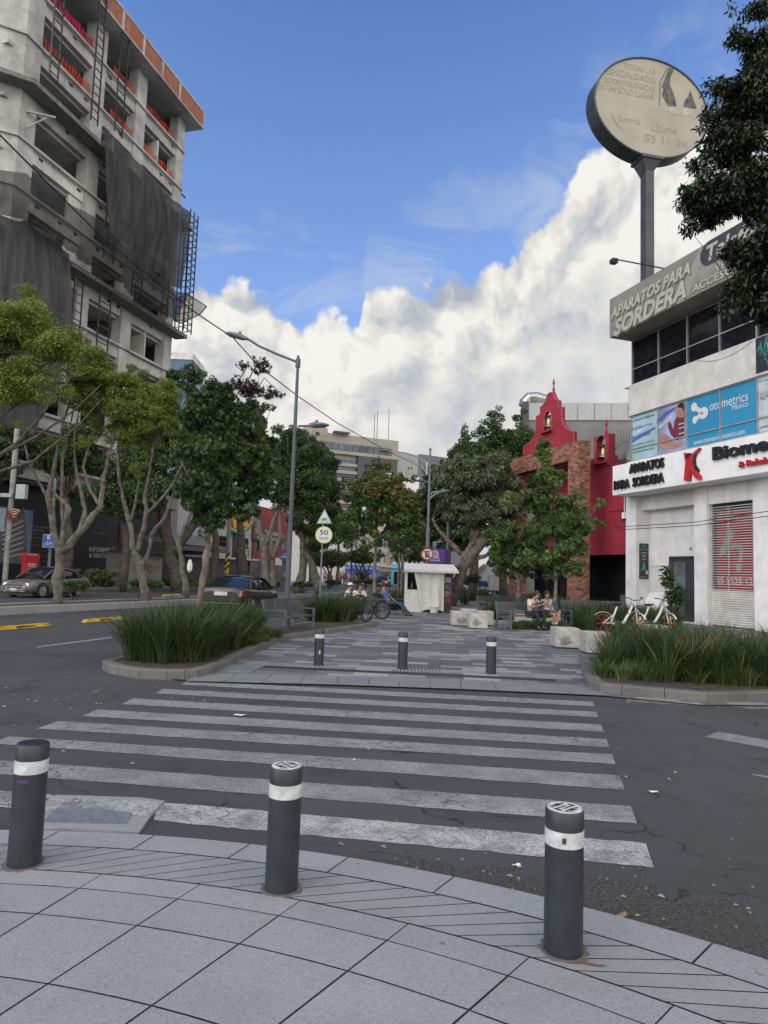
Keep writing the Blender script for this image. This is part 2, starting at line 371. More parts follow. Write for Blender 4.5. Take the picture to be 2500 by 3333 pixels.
def f_paver(K, P):
    r = K.n('ShaderNodeVectorRotate', {'Vector': P, 'Angle': R_(5)}, rotation_type='Z_AXIS').outputs[0]
    b = K.n('ShaderNodeTexBrick', {'Vector': r, 'Color1': (0, 0, 0, 1), 'Color2': (1, 1, 1, 1), 'Mortar': (0.5, 0.5, 0.5, 1), 'Scale': 1.0, 'Mortar Size': 0.006, 'Bias': 0.0, 'Brick Width': 0.62, 'Row Height': 0.29}, offset=0.37, offset_frequency=2)
    rmp = K.n('ShaderNodeValToRGB', {0: b.outputs['Color']}); rmp.color_ramp.interpolation = 'CONSTANT'; e = rmp.color_ramp.elements
    e[0].color = (0.095, 0.10, 0.11, 1); e[1].position = 0.66; e[1].color = (0.24, 0.242, 0.245, 1)
    for p_, c_ in ((0.16, (0.12, 0.127, 0.138)), (0.38, (0.08, 0.086, 0.097)), (0.52, (0.15, 0.155, 0.162)), (0.85, (0.33, 0.33, 0.32))):
        q = e.new(p_); q.color = (*c_, 1)
    n = K.n('ShaderNodeTexNoise', {'Vector': P, 'Scale': 0.7, 'Detail': 7.0, 'Roughness': 0.7}).outputs['Fac']
    s = K.n('ShaderNodeTexNoise', {'Vector': P, 'Scale': 120.0, 'Detail': 3.0}).outputs['Fac']
    c = K.mix(K.mr(n, 0.35, 0.7, 0.0, 0.25), rmp.outputs[0], (0.15, 0.15, 0.145))
    c = K.mix(K.mr(s, 0.4, 0.7, 0, 0.25), c, (0.3, 0.3, 0.3))
    c = K.mix(K.m('MULTIPLY', b.outputs['Fac'], 0.8), c, (0.05, 0.052, 0.055))
    return c, 0.75, K.m('SUBTRACT', s, b.outputs['Fac'])
M_asph = groundmat('asphalt', f_asph); M_paint = groundmat('worn_road_paint', f_paint)
M_slab = groundmat('slab_concrete', lambda K, P: f_conc(K, P, (0.225, 0.236, 0.248), (0.315, 0.33, 0.345), 0.2))
M_kerb = groundmat('kerb_concrete', lambda K, P: f_conc(K, P, (0.075, 0.074, 0.069), (0.155, 0.152, 0.142)))
M_conc = groundmat('plain_concrete', lambda K, P: f_conc(K, P, (0.21, 0.22, 0.23), (0.30, 0.305, 0.31)))
M_edge = groundmat('edge_concrete', lambda K, P: f_conc(K, P, (0.13, 0.135, 0.14), (0.21, 0.213, 0.215)))
M_paver = groundmat('grey_pavers', f_paver)
M_dark = mat('dark_joint', (0.05, 0.052, 0.056), var=0.2)
M_soil = mat('soil', (0.07, 0.055, 0.04), var=0.3, vs=8, bump=0.6)
M_band = groundmat('tactile_concrete', lambda K, P: f_conc(K, P, (0.19, 0.20, 0.21), (0.285, 0.297, 0.308), 0.1))

def sheet(name, pts, z, m, kind='structure', **k):
    b = MB(); b.poly([(p[0], p[1], z) for p in pts]); o = b.build(name, m); tag(o, kind=kind, **k); return o
sheet('ground', [(-1500, -600), (1500, -600), (1500, 3000), (-1500, 3000)], -0.03, mat('far_ground', (0.09, 0.09, 0.085), var=0.2, vs=0.2))
sheet('road', [B(-40, 29.6), B(-40, -90), B(420, -90), B(420, 29.6)], 0.0, M_asph)

# crosswalk
lx = lambda y: 610-3.05*(y-2217)
stripes = [((609, 2217.6), (588, 2229.6), 2284.6, 2300.5), ((530, 2243), (503, 2258), 2318, 2336), ((434, 2274), (395, 2293), 2359, 2383),
           ((319.5, 2310), (268, 2331.5), 2407, 2434), ((190, 2348), (117.5, 2372.5), 2457, 2488), ((27, 2398), (-24, 2421), 2525, 2573),
           ((-230, 2459), (-330, 2495), 2625, 2683)]
rx = lambda y: 1929+.364*(y-2283)
b = MB()
def strip(a, bb, c, d_, z=0.004, n=40):
    A, Bq, C_, D_ = [G(*p) for p in (a, bb, c, d_)]     # top-left, bottom-left, bottom-right, top-right
    top = []; bot = []
    for i in range(n+1):
        t = i/n; p = A.lerp(D_, t); q = Bq.lerp(C_, t); w_ = (q-p)
        top.append(p+w_*random.uniform(-.02, .025)); bot.append(q-w_*random.uniform(-.02, .025))
    b.add([(p.x, p.y, z) for p in top+bot], [(i, n+1+i, n+2+i, i+1) for i in range(n)])
for tl, bl, yt, yb in stripes: strip(tl, bl, (rx(yb), yb), (rx(yt), yt))
strip((515, 2612), (500, 2672), (2128, 2825), (2102, 2746)); strip((-300, 2550), (-320, 2602), (178, 2642), (186, 2590))
tag(b.build('crosswalk_marking', M_paint), kind='structure')
b = MB()
for q in ([(2294, 2398), (2339, 2381), (2560, 2420), (2560, 2446)], [(2445, 2521), (2452, 2519), (2560, 2534), (2560, 2545)], [(118, 2104), (124, 2108), (364, 2077), (360, 2073)], [(-260, 2148), (-250, 2154), (-40, 2128), (-44, 2123)],
          [(520, 2066), (522, 2063), (420, 2070), (414, 2073)]):
    b.poly([tuple(G(x, y, 0.004)) for x, y in q])
tag(b.build('lane_marking', M_paint), kind='structure')

# ---- near pavement: slabs on a curved corner
CX, CY = -3.0, -1.34
def pol(r, a):                                             # a in degrees from +Y
    f = 1+0.0033*(a-15.5); t = R_(a); return (CX+r*f*math.sin(t), CY+r*f*math.cos(t))
angs = [a for a in np.arange(-58, 88, 0.5)]
outer = [pol(6.08, a) for a in np.arange(-60, 92, 2.0)]
base = sheet('pavement_bed', outer+[(7, -3), (-12, -3)], 0.012, M_dark)
b = MB()
SRND = []
def slab(r0, r1, a0, a1, g=0.0045, z=0.02, n=3):
    SRND.extend([random.random()**2]*n)
    rm = (r0+r1)/2; ga = math.degrees(g/rm)
    top = [pol(r1-g, a0+ga+(a1-a0-2*ga)*i/n) for i in range(n+1)]; bot = [pol(r0+g, a0+ga+(a1-a0-2*ga)*i/n) for i in range(n+1)]
    k = len(b.v); b.add([(p[0], p[1], z+random.uniform(-.0008, .0008)) for p in bot]+[(p[0], p[1], z) for p in top], [(i, i+1, n+2+i, n+1+i) for i in range(n)])
for i in range(-13, 13):
    a0 = 16.2+5.7*i; slab(5.83, 6.07, a0-0.6, a0+5.1, n=5)
    for r0, r1 in ((5.01, 5.30), (4.51, 5.01), (4.01, 4.51), (3.51, 4.01), (3.01, 3.51), (2.51, 3.01), (2.0, 2.51), (1.4, 2.0), (0.7, 1.4)): slab(r0, r1, a0, a0+5.7)
    slab(5.30, 5.48, a0, a0+5.7, g=0.003)
_np = tag(b.build('near_pavement', M_slab), kind='structure'); _at = _np.data.attributes.new('rnd', 'FLOAT', 'FACE'); _at.data.foreach_set('value', SRND)
b = MB()
a = -50.0
while a < 80:                                              # raked tactile band
    da = 1.75
    q = [pol(5.487, a), pol(5.487, a+da-0.12), pol(5.822, a+da+4.4-0.12), pol(5.822, a+4.4)]
    b.add([(p[0], p[1], 0.0205) for p in q], [(0, 1, 2, 3)]); a += da
tag(b.build('tactile_band', M_band), kind='structure')
# concrete surround with its steel cover beside the first bollard
def c12(x, y, z=0.0): return G(x/1.327, 2300+y/1.327, z)
b = MB(); b.prism([tuple(c12(*p))[:2] for p in ((120, 545), (170, 470), (215, 400), (250, 390), (610, 402), (712, 416), (650, 480), (600, 552), (480, 548), (290, 534))], 0.0, 0.016)
tag(b.build('cover_surround', M_conc), kind='structure')
b = MB(); b.prism([tuple(c12(*p))[:2] for p in ((186, 512), (250, 448), (572, 470), (541, 519))], 0.01, 0.022)
b2_ = MB(); b2_.poly([tuple(c12(*p, .0185)) for p in ((172, 430), (215, 402), (250, 392), (610, 404), (700, 418), (640, 474), (575, 468), (250, 446), (215, 470))]); tag(b2_.build('crosswalk_marking', M_paint), kind='structure')
tag(b.build('manhole_cover', mat('blue_grey_steel', (0.15, 0.17, 0.20), rough=0.55, var=0.15, vs=20, speck=0.2)), 'flat grey steel cover set in concrete behind the leftmost near bollard', 'manhole cover')
# gutter patch of rough grit between crosswalk and pavement
def f_grit(K, P):
    g = K.n('ShaderNodeTexNoise', {'Vector': P, 'Scale': 55.0, 'Detail': 8.0, 'Roughness': 0.8}).outputs['Fac']
    g2 = K.n('ShaderNodeTexNoise', {'Vector': P, 'Scale': 3.0, 'Detail': 5.0}).outputs['Fac']
    c = K.mix(K.mr(g, 0.35, 0.65), (0.018, 0.018, 0.018), (0.12, 0.118, 0.11)); c = K.mix(K.mr(g2, 0.4, 0.7, 0, 0.6), c, (0.07, 0.068, 0.062))
    return c, 0.95, K.m('MULTIPLY', g, 3.0)
M_grit = groundmat('gutter_grit', f_grit)
b = MB(); n = 60; top = []; bot = []
for i in range(n+1):
    a = 27+38*i/n; q = pol(6.085, a); wdt = (0.02+0.42*min(1, i/22))*(1+0.35*math.sin(i*1.3)+random.uniform(-.2, .2)); o_ = pol(6.085+wdt, a)
    bot.append((*q, 0.003)); top.append((*o_, 0.003))
b.add(bot+top, [(i, i+1, n+2+i, n+1+i) for i in range(n)])
tag(b.build('gutter', M_grit), kind='structure')
# ---- plaza
Lp = 8.1
pf = [G(560, 2214), G(640, 2220), G(1100, 2232), G(1500, 2246), G(1980, 2270), G(2300, 2300), G(2560, 2300)]
plz = [p for p in pf]+[Vector((14, 9.3, 0)), Vector((60, 0, 0)), B(80, -70), B(260, -70), B(260, Lp), B(12.2, Lp), B(11.2, 7.7)]
sheet('plaza_pavement', [(p.x, p.y) for p in plz], 0.02, M_paver)
b = MB()                                                    # plaza edge: pale flush kerb
e0 = [G(x, y) for x, y in ((600, 2222), (1100, 2234), (1500, 2248), (1990, 2270))]; e1 = [G(x, y) for x, y in ((665, 2196), (1100, 2203), (1500, 2216), (1900, 2236))]
for i in range(3):
    for j in range(4):
        q = lambda u, s: (lambda p: (p.x, p.y, 0.026))(s[i].lerp(s[i+1], u))
        b.poly([q(j/4+.004, e0), q((j+1)/4-.004, e0), q((j+1)/4-.004, e1), q(j/4+.004, e1)])
tag(b.build('plaza_edge', M_edge), kind='structure')
b = MB()                                                    # ribbed tactile pavers
A0, A1, B0, B1 = G(790, 2168), G(1920, 2213), G(815, 2158), G(1890, 2203)
for i in range(190):
    if i % 2: continue
    p = A0.lerp(A1, i/190); p2 = A0.lerp(A1, (i+1)/190); q = B0.lerp(B1, i/190); q2 = B0.lerp(B1, (i+1)/190)
    b.add([(v.x, v.y, 0.020) for v in (p, p2, q2, q)]+[(v.x, v.y, 0.027) for v in (p, p2, q2, q)], [(4, 5, 6, 7), (0, 1, 5, 4), (1, 2, 6, 5), (2, 3, 7, 6), (3, 0, 4, 7)])
tag(b.build('tactile_band', M_conc), kind='structure')
b = MB(); b.cur = 0
D0, D1 = G(850, 2176), G(1812, 2222); v = (D1-D0).normalized(); nn = Vector((-v.y, v.x, 0))
for k in range(160):
    p = D0.lerp(D1, k/160); q = p+v*0.018; b.add([(t.x, t.y, z) for z in (0.021, 0.029) for t in (p, q, q+nn*.16, p+nn*.16)], [(4, 5, 6, 7), (0, 1, 5, 4), (1, 2, 6, 5), (2, 3, 7, 6), (3, 0, 4, 7)])
L_ = (D1-D0).length
b.cur = 1
for t0 in (-.015, .16): 
    p, q = D0+nn*t0, D1+nn*t0; b.add([(t.x, t.y, z) for z in (0.021, 0.030) for t in (p, q, q+nn*.015, p+nn*.015)], [(4, 5, 6, 7), (0, 1, 5, 4), (1, 2, 6, 5), (2, 3, 7, 6), (3, 0, 4, 7)])
M_iron = mat('cast_iron', (0.05, 0.055, 0.06), rough=0.5, metal=0.6)
dr = b.build('drain_grate', [M_iron, M_iron]); tag(dr, 'long dark slotted drain grate running across the plaza edge behind the far bollards', 'drain grate')
b = MB(); P4 = [G(300+x/1.659, 1900+y/1.659) for x, y in ((683, 480), (735, 447), (930, 452), (858, 487))]
b.prism([(p.x, p.y) for p in P4], 0.021, 0.034); tag(b.build('access_cover', mat('grey_plate', (0.18, 0.20, 0.22), rough=0.5, speck=0.2)), 'square grey access cover in the paving left of the far bollards', 'access cover')

# ---- planters (kerbs)
def kerb_ring(name, pts, w_, h, m, closed=True, z0=0.0, joint=0.6):
    n = len(pts); P = [Vector((p[0], p[1], 0)) for p in pts]; inn = []
    for i in range(n):
        a = P[i-1] if (closed or i) else P[0]; c = P[(i+1) % n] if (closed or i < n-1) else P[-1]
        t = (c-a).normalized(); inn.append(P[i]+Vector((-t.y, t.x, 0))*w_)
    b = MB(); m_ = n if closed else n-1
    for i in range(m_):
        j = (i+1) % n; Ls = (P[j]-P[i]).length; k = max(1, round(Ls/joint)); g = 0.004/Ls
        for q in range(k):
            u0, u1 = q/k+g, (q+1)/k-g
            o0, o1, i0, i1 = P[i].lerp(P[j], u0), P[i].lerp(P[j], u1), inn[i].lerp(inn[j], u0), inn[i].lerp(inn[j], u1)
            c = 0.02; om0 = o0.lerp(i0, c/w_); om1 = o1.lerp(i1, c/w_)
            vs = [(p.x, p.y, z) for p, z in ((o0, z0), (o1, z0), (o1, h-c), (o0, h-c), (om0, h), (om1, h), (i1, h), (i0, h), (i1, z0), (i0, z0))]
            b.add(vs, [(0, 1, 2, 3), (3, 2, 5, 4), (4, 5, 6, 7), (7, 6, 8, 9), (0, 3, 4, 7, 9), (1, 8, 6, 5, 2)])
    return b.build(name, m), inn
lp = [G(x, y) for x, y in ((331, 2178), (350, 2190), (380, 2198), (452, 2209), (542, 2213), (600, 2213), (642, 2210), (690, 2198), (730, 2182), (775, 2155), (844, 2122), (916, 2089))]
lp = lp+[B(21.6, 5.9), B(21.6, 7.85), B(13.6, 7.9), B(12.2, 7.75)]
k1, inn1 = kerb_ring('planter_kerb', lp, 0.16, 0.145, M_kerb); tag(k1, 'rounded concrete kerb around the left grass planter beside the crosswalk', 'kerb')
sheet('soil', [(p.x, p.y) for p in inn1], 0.13, M_soil)
rp = [G(x, y) for x, y in ((1886, 2160), (1900, 2215), (1915, 2243), (1950, 2256), (2023, 2264), (2163, 2278), (2305, 2291), (2423, 2289), (2520, 2284))]+[Vector((8.5, 9.9, 0)), Vector((9.3, 14.2, 0)), Vector((7.0, 15.3, 0))]
k2, inn2 = kerb_ring('planter_kerb', rp, 0.20, 0.15, M_kerb); tag(k2, 'rounded concrete kerb around the right grass planter at the corner', 'kerb')
sheet('soil', [(p.x, p.y) for p in inn2], 0.13, M_soil)
# sandy gutter in front of the right planter
b = MB(); n = 30; top = []; bot = []
for i in range(n+1):
    x = 2040+560*i/n; p = G(x, 2268+0.03*(x-2040)); q = G(x, 2285+0.055*(x-2040)+random.uniform(-4, 4)); top.append((p.x, p.y, 0.003)); bot.append((q.x, q.y, 0.003))
b.add(bot+top, [(i, i+1, n+2+i, n+1+i) for i in range(n)])
tag(b.build('gutter_sand', mat('gutter_sand', (0.16, 0.13, 0.10), var=0.35, vs=9, speck=0.4, spk=90, bump=0.5)), kind='structure')

# ---- median and far pavement
ml = [G(-420, 2004), G(0, 1996), G(250, 1989), G(500, 1978)]
ml = [B(-10, 17.0), B(8, 17.2), B(19.5, 17.2), B(25, 16.7), B(40, 16.4), B(140, 16.4)]
mr_ = [B(140, 18.1), B(30, 18.3), B(19, 18.9), B(-10, 18.9)]
mk, inm = kerb_ring('median_kerb', ml+mr_, 0.2, 0.26, M_conc, joint=2.4); mk.name = 'median'; tag(mk, kind='structure')
sheet('median_soil', [(p.x, p.y) for p in inm], 0.22, M_soil)
b = MB(); P_ = [B(-30, 29.2), B(300, 29.2), B(300, 60), B(-30, 60)]; b.prism([(p.x, p.y) for p in P_], -0.01, 0.15)
tag(b.build('far_pavement', M_conc), kind='structure')
b = MB()
for s in range(-30, 300, 2): 
    P_ = [B(s+.01, 29.0), B(s+1.99, 29.0), B(s+1.99, 29.19), B(s+.01, 29.19)]; b.prism([(p.x, p.y) for p in P_], -0.01, 0.16)
tag(b.build('far_kerb', M_kerb), kind='structure')
# second carriageway edge of the plaza along the boulevard
b = MB()
for s in range(22, 160, 1):
    P_ = [B(s+.01, 8.1), B(s+.99, 8.1), B(s+.99, 8.28), B(s+.01, 8.28)]; b.prism([(p.x, p.y) for p in P_], -0.01, 0.13)
tag(b.build('boulevard_kerb', M_kerb), kind='structure')
# yellow lane separators
M_yel = mat('yellow_plastic', (0.50, 0.33, 0.035), rough=0.6, var=0.25, vs=6, speck=0.15)
M_blk = mat('black_rubber', (0.02, 0.02, 0.022), rough=0.7)
sep0 = thing('lane_separator', 'nearest yellow rubber lane separator, cut by the left edge of the photo', 'lane separator', group='yellow lane separators on the road')
b = MB()
b.add([(-.95, -.09, 0), (.95, -.09, 0), (.95, .09, 0), (-.95, .09, 0), (-.85, -.05, .1), (.85, -.05, .1), (.85, .05, .1), (-.85, .05, .1)], [(4, 5, 6, 7), (0, 1, 5, 4), (1, 2, 6, 5), (2, 3, 7, 6), (3, 0, 4, 7)])
b.build('ramp_body', M_yel, sep0, bevel=0.01)
b = MB(); b.box(-.3, .3, -.075, -.06, .035, .07); b.box(-.96, .96, -.1, .1, 0.0, .012); b.build('reflector_strip', M_blk, sep0)
for i, (p, lab) in enumerate([((75, 2046), None), ((340, 2022), 'yellow rubber lane separator in the near lanes left of the grass planter'), ((-180, 2066), None), ((345, 1963), 'yellow rubber lane separator on the far side of the median by the leftmost tree'), ((560, 1940), 'yellow lane separator beyond the median, left of the dark sedan')]):
    if i == 2: continue
    o = sep0 if i == 0 else copy_tree(sep0)
    q = G(*p); o.location = (q.x, q.y, 0.001); o.rotation_euler = (0, 0, PI/2-TH)
    if lab: o['label'] = lab
# ================================================================ white corner building (right)
FR = Frame(G(2500, 2059), -18.4+180)          # local x to the right = towards the viewer
M_white = mat('white_stucco', (0.80, 0.80, 0.78), rough=0.9, var=0.06, vs=1.5, streak=0.18, bump=0.5, bs=25)
M_cream = mat('cream_stucco', (0.62, 0.61, 0.56), rough=0.9, var=0.08, vs=1.2, streak=0.15, bump=0.5, bs=25)
M_white2 = mat('shop_white', (0.84, 0.84, 0.82), rough=0.85, var=0.05, vs=1.0, streak=0.12, bump=0.3, bs=30)
M_alu = mat('aluminium', (0.42, 0.43, 0.43), rough=0.4, metal=0.5, var=0.08)
M_glassd = mat('dark_window_glass', (0.012, 0.012, 0.016), rough=0.04, var=0.3, spec=0.6)
M_black = mat('black_paint', (0.015, 0.015, 0.017), rough=0.45)
M_red = mat('red_paint', (0.45, 0.02, 0.03), rough=0.5, var=0.08)
M_steel = mat('dark_grey_steel', (0.055, 0.065, 0.078), rough=0.5, var=0.12, vs=6)
wb = thing('commercial_building', 'white three-storey corner building with hearing-aid signs and a roller shutter', 'building', FR.O, FR.rz)
q = lambda x, y, yo=0.0: FR.p(x, y, yo)
def xw(px, y=1900, yo=0.0): return q(px, y, yo)[0]
def c5(x, y, yo=0.0): return FR.p(1950+x/2.213, 1100+y/2.213, yo)
def c4(x, y, yo=0.0): return FR.p(1850+x/2.212, 100+y/2.212, yo)
xL = c5(192, 1700)[0]; XR = 7.0
x_p2 = c5(266, 1700)[0]; x_p3 = c5(685, 1600)[0]; x_p4 = c5(778, 1600)[0]; x_s1 = c5(1115, 1600)[0]; x_p5 = x_s1+2.2
zc_t = c5(97, 925, -1.0)[1]; zc_b = c5(100, 1135, -1.0)[1]; xcL = c5(97, 1030, -1.0)[0]
z_b2b = c5(220, 890, 0.0)[1]; z_b2t = c5(620, 437, 0.0)[1]; 
z_w3b = c5(620, 190, 0.0)[1]
x_f3 = c5(222, 250, 0.0)[0]
z_sgb = c4(297, 2212, -1.1)[1]; z_sgt = c4(297, 1937, -1.1)[1]; xsL = c4(298, 2000, -1.1)[0]
DEP = 9.0; RC = 0.85
xdr = c5(515, 1800, RC)[0]; zdt = c5(600, 1580, RC)[1]; xdr2 = c5(685, 1800, RC)[0]
# walls
b = MB()
b.box(xL, x_p2, 0, DEP, 0, zc_b)                      # left pillar
b.box(x_p2, x_p3+.02, RC, DEP, zdt, zc_b); b.box(x_p2, xdr, RC, DEP, 0, zdt)
b.box(x_p3, x_p4, 0, DEP, 0, zc_b)
zst = c5(790, 1200, 0.12)[1]
b.box(x_p4, x_s1, 0.10, DEP, zst, zc_b); b.box(x_p4, x_s1, 0.30, DEP, 0, zst)
b.box(x_s1, XR, 0, DEP, 0, zc_b)
b.box(x_p2, x_p3, 0.32, RC, c5(380, 1245, RC)[1], zc_b)   # bulkhead in the recess
b.box(x_p2, x_p3-.02, 0.05, RC, 0, 0.06)
b.build('ground_floor_wall', M_white, wb)
b = MB(); b.box(xL+.05, XR, 0.03, DEP, zc_t, z_b2b)
b.prism([(xL-.02, DEP), (xL-.02, 0.30), (xL+.08, 0.08), (xL+.30, 0.0), (XR, 0.0), (XR, DEP)], z_b2t, z_w3b-.02)
b.box(xL+.05, XR, 0.20, DEP, z_w3b-.02, z_w3b)
b.build('spandrel', M_cream, wb)
b = MB(); b.box(xL-.4, XR, 0.15, DEP, z_w3b, z_w3b+.02); b.build('floor_slab', M_white, wb)
b = MB(); b.box(xcL, XR, -1.0, DEP, zc_b, zc_t); b.build('canopy', M_white2, wb, bevel=0.02)
# sign box at the roof
b = MB(); b.box(xsL, XR, -1.1, 0.6, z_sgb, z_sgt)
M_signtan = mat('faded_tan_banner', (0.25, 0.235, 0.19), rough=0.55, var=0.12, vs=0.9)
b.build('roof_sign_box', M_signtan, wb)
b = MB(); b.box(xL+.05, XR, 0.45, DEP, z_sgb-.05, z_sgb+.55); b.build('roof', M_cream, wb)
# third-floor windows
def window_band(z0, z1, zt, xs, mats, frame, y=0.16, deep=0.28, fr=0.05, back=M_glassd):
    for i in range(len(xs)-1):
        b = MB(); b.box(xs[i], xs[i+1], y+.02, y+.04, z0, z1); pane = b.build('window_pane', mats[i], wb)
        b = MB(); b.box(xs[i]-fr/2, xs[i]+fr/2, y-.05, y+.019, z0, z1); b.box(xs[i]+fr/2, xs[i+1]-fr/2, y-.04, y+.019, zt-fr/2, zt+fr/2)
        b.box(xs[i]+fr/2, xs[i+1]-fr/2, y-.03, y+.019, z0, z0+fr); b.box(xs[i]+fr/2, xs[i+1]-fr/2, y-.03, y+.019, z1-fr, z1)
        if i == len(xs)-2: b.box(xs[-1]-fr/2, xs[-1]+fr/2, y-.05, y+.019, z0, z1)
        b.build('window_frame', frame, pane)
r4 = lambda x, y: q(2150+x/4.423, 700+y/4.423)
xs3 = [x_f3, c5(410, 150)[0], c5(617, 100)[0], r4(812, 1800)[0], r4(1345, 1700)[0]]
xs3 += [xs3[-1]+1.5, xs3[-1]+3.0, XR]
z3m = q(2150+375/4.423, 700+1890/4.423)[1]
window_band(z_w3b, z_sgb-.05, z3m, xs3, [M_glassd]*7, M_alu)
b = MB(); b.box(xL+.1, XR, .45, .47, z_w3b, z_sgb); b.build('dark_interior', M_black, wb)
# second-floor window banners
M_blue = mat('banner_blue', (0.035, 0.26, 0.46), rough=0.35, var=0.05, vs=0.6)
M_pale = mat('banner_pale', (0.36, 0.52, 0.58), rough=0.35, var=0.10, vs=0.8)
M_lil = mat('banner_lilac', (0.34, 0.38, 0.56), rough=0.35, var=0.25, vs=0.7)
M_pale2 = mat('banner_white', (0.50, 0.56, 0.56), rough=0.35, var=0.08)
M_sea = mat('banner_blue_light', (0.08, 0.36, 0.55), rough=0.35, var=0.05)
M_tx = mat('sign_white', (0.62, 0.64, 0.64), rough=0.5, var=0.03)
M_txd = mat('sign_slate', (0.07, 0.13, 0.19), rough=0.5)
M_skin = mat('skin', (0.36, 0.20, 0.13), rough=0.6, var=0.1)
xs2 = [c5(222, 700)[0], c5(413, 600)[0], c5(620, 600)[0], c5(858, 500)[0], c5(1127, 450)[0]]; xs2 += [xs2[-1]+1.5, xs2[-1]+3, XR]
z2m = c5(858, 645)[1]
window_band(z_b2b, z_b2t, z2m, xs2, [M_pale, M_lil, M_blue, M_blue, M_pale2, M_pale2, M_pale], M_alu, y=0.12)
Yb = 0.135                                         # face of the banners
def bt(s, c, m, **k):                              # lettering on the second-floor panes by crop-5 pixels
    (x0, z0), (x1, z1) = c5(c[0], c[1], Yb), c5(c[2], c[3], Yb)
    return text(s, (x0, min(z0, z1), x1, max(z0, z1)), m, wb, y=Yb-.003, ext=0.003, **k)
def zat(fx, py_left, x_l, yo=Yb): return c5(x_l, py_left, yo)[1]
def line(s, xa, xb, ytop_a, h_px, m, yo=Yb, **k):  # top-left pixel row at xa, cap height in pixels at xa
    xA, zT = c5(xa, ytop_a, yo); _, zB = c5(xa, ytop_a+h_px, yo); xB = c5(xb, ytop_a, yo)[0]
    return text(s, (xA, zB, xB, zT), m, wb, y=yo-.003, ext=0.004, **k)
line('otometrics', 797, 1075, 465, 62, M_tx, name='otometrics_lettering')
line('México', 957, 1075, 483, 38, M_tx, name='otometrics_lettering')
line('www.otometricsmexico.com', 683, 1050, 738, 34, M_tx, name='otometrics_lettering')
for i, s in enumerate(('La detección temprana', 'de pérdida auditiva', 'hace niños felices')):
    line(s, 235, 400-i*14, 590+57*i, 26, M_txd, shear=0.3, name='banner_lettering')
line('Tel. 55 5574 9681, 55 5574 2178', 235, 400, 772, 16, M_txd, name='banner_lettering')
line('www.otometricsmexico.com', 235, 398, 822, 14, M_txd, name='banner_lettering')
line('El mejor', 1155, 1240, 305, 24, M_blue, name='banner_lettering')
line('MADSEN', 1157, 1217, 396, 16, mat('grey_ink', (0.25, 0.3, 0.33)), name='banner_lettering')
line('ALPHA', 1157, 1262, 418, 34, M_txd, name='banner_lettering')
line('otometrics', 1157, 1240, 636, 18, M_txd, name='banner_lettering')
# otometrics mark: three blobs joined
b = MB()
def disc(b, cx, cz, rx, rz, y0, y1, n=24): b.prismy([(cx+rx*math.cos(2*PI*i/n), cz+rz*math.sin(2*PI*i/n)) for i in range(n)], y0, y1)
oc = [c5(685, 498, Yb), c5(752, 540, Yb), c5(690, 590, Yb)]
ppm = abs(c5(700, 500, Yb)[1]-c5(700, 600, Yb)[1])/100; ppx = (c5(760, 500, Yb)[0]-c5(690, 500, Yb)[0])/70
for (cx, cz), r in zip(oc, (22, 34, 17)): disc(b, cx, cz, r*ppx, (r+10 if r > 30 else r+12)*ppm*.95, Yb-.006, Yb-.001-0.001*r/50)
(x0, z0), (x1, z1), (x2, z2) = oc
for (xa, za), (xb_, zb) in (((x0, z0), (x1, z1)), ((x1, z1), (x2, z2))):
    dx, dz = xb_-xa, zb-za; l = math.hypot(dx, dz); px_, pz_ = -dz/l*.1, dx/l*.1
    b.prismy([(xa+px_, za+pz_), (xb_+px_, zb+pz_), (xb_-px_, zb-pz_), (xa-px_, za-pz_)], Yb-.008, Yb-.001)
b.build('otometrics_mark', M_tx, wb)
# ribbons and the child photo on the banner panes
def blob(name, pts, m, dy):
    b = MB(); b.prismy([c5(x, y, Yb) for x, y in pts], Yb-dy-.002, Yb-dy); return b.build(name, m, wb)
M_rib = mat('banner_ribbon', (0.09, 0.13, 0.42), rough=0.35); M_rib2 = mat('banner_ribbon_pale', (0.55, 0.60, 0.72), rough=0.35)
blob('ribbon', [(226, 745), (300, 690), (405, 640), (405, 655), (310, 712), (226, 765)], M_rib, .001)
blob('ribbon', [(226, 700), (300, 655), (405, 590), (405, 600), (310, 672), (226, 712)], M_rib2, .001)
blob('ribbon', [(416, 590), (480, 530), (540, 500), (600, 480), (600, 500), (545, 520), (490, 560), (416, 625)], M_rib, .001)
blob('ribbon', [(416, 650), (470, 600), (520, 560), (525, 575), (475, 620), (416, 670)], M_rib2, .001)
blob('child_picture', [(545, 590), (575, 560), (612, 560), (612, 700), (560, 740), (520, 700), (495, 640), (502, 600), (520, 615), (535, 660)], mat('banner_maroon', (0.16, 0.03, 0.05), rough=0.4), .003)
blob('child_picture', [(553, 500), (580, 472), (612, 475), (612, 570), (580, 575), (556, 560), (545, 530)], mat('banner_skin', (0.40, 0.22, 0.17), rough=0.4), .006)
blob('child_picture', [(560, 500), (585, 468), (612, 468), (612, 530), (596, 505)], M_black, .009)
blob('child_picture', [(440, 700), (480, 690), (560, 760), (600, 740), (600, 775), (540, 800), (440, 790), (425, 750)], mat('banner_skin'.strip(), (0, 0, 0)), .006)
for yy in (620, 650, 690, 720): blob('child_picture', [(575, yy), (612, yy-12), (612, yy-6), (575, yy+6)], M_tx, .006)
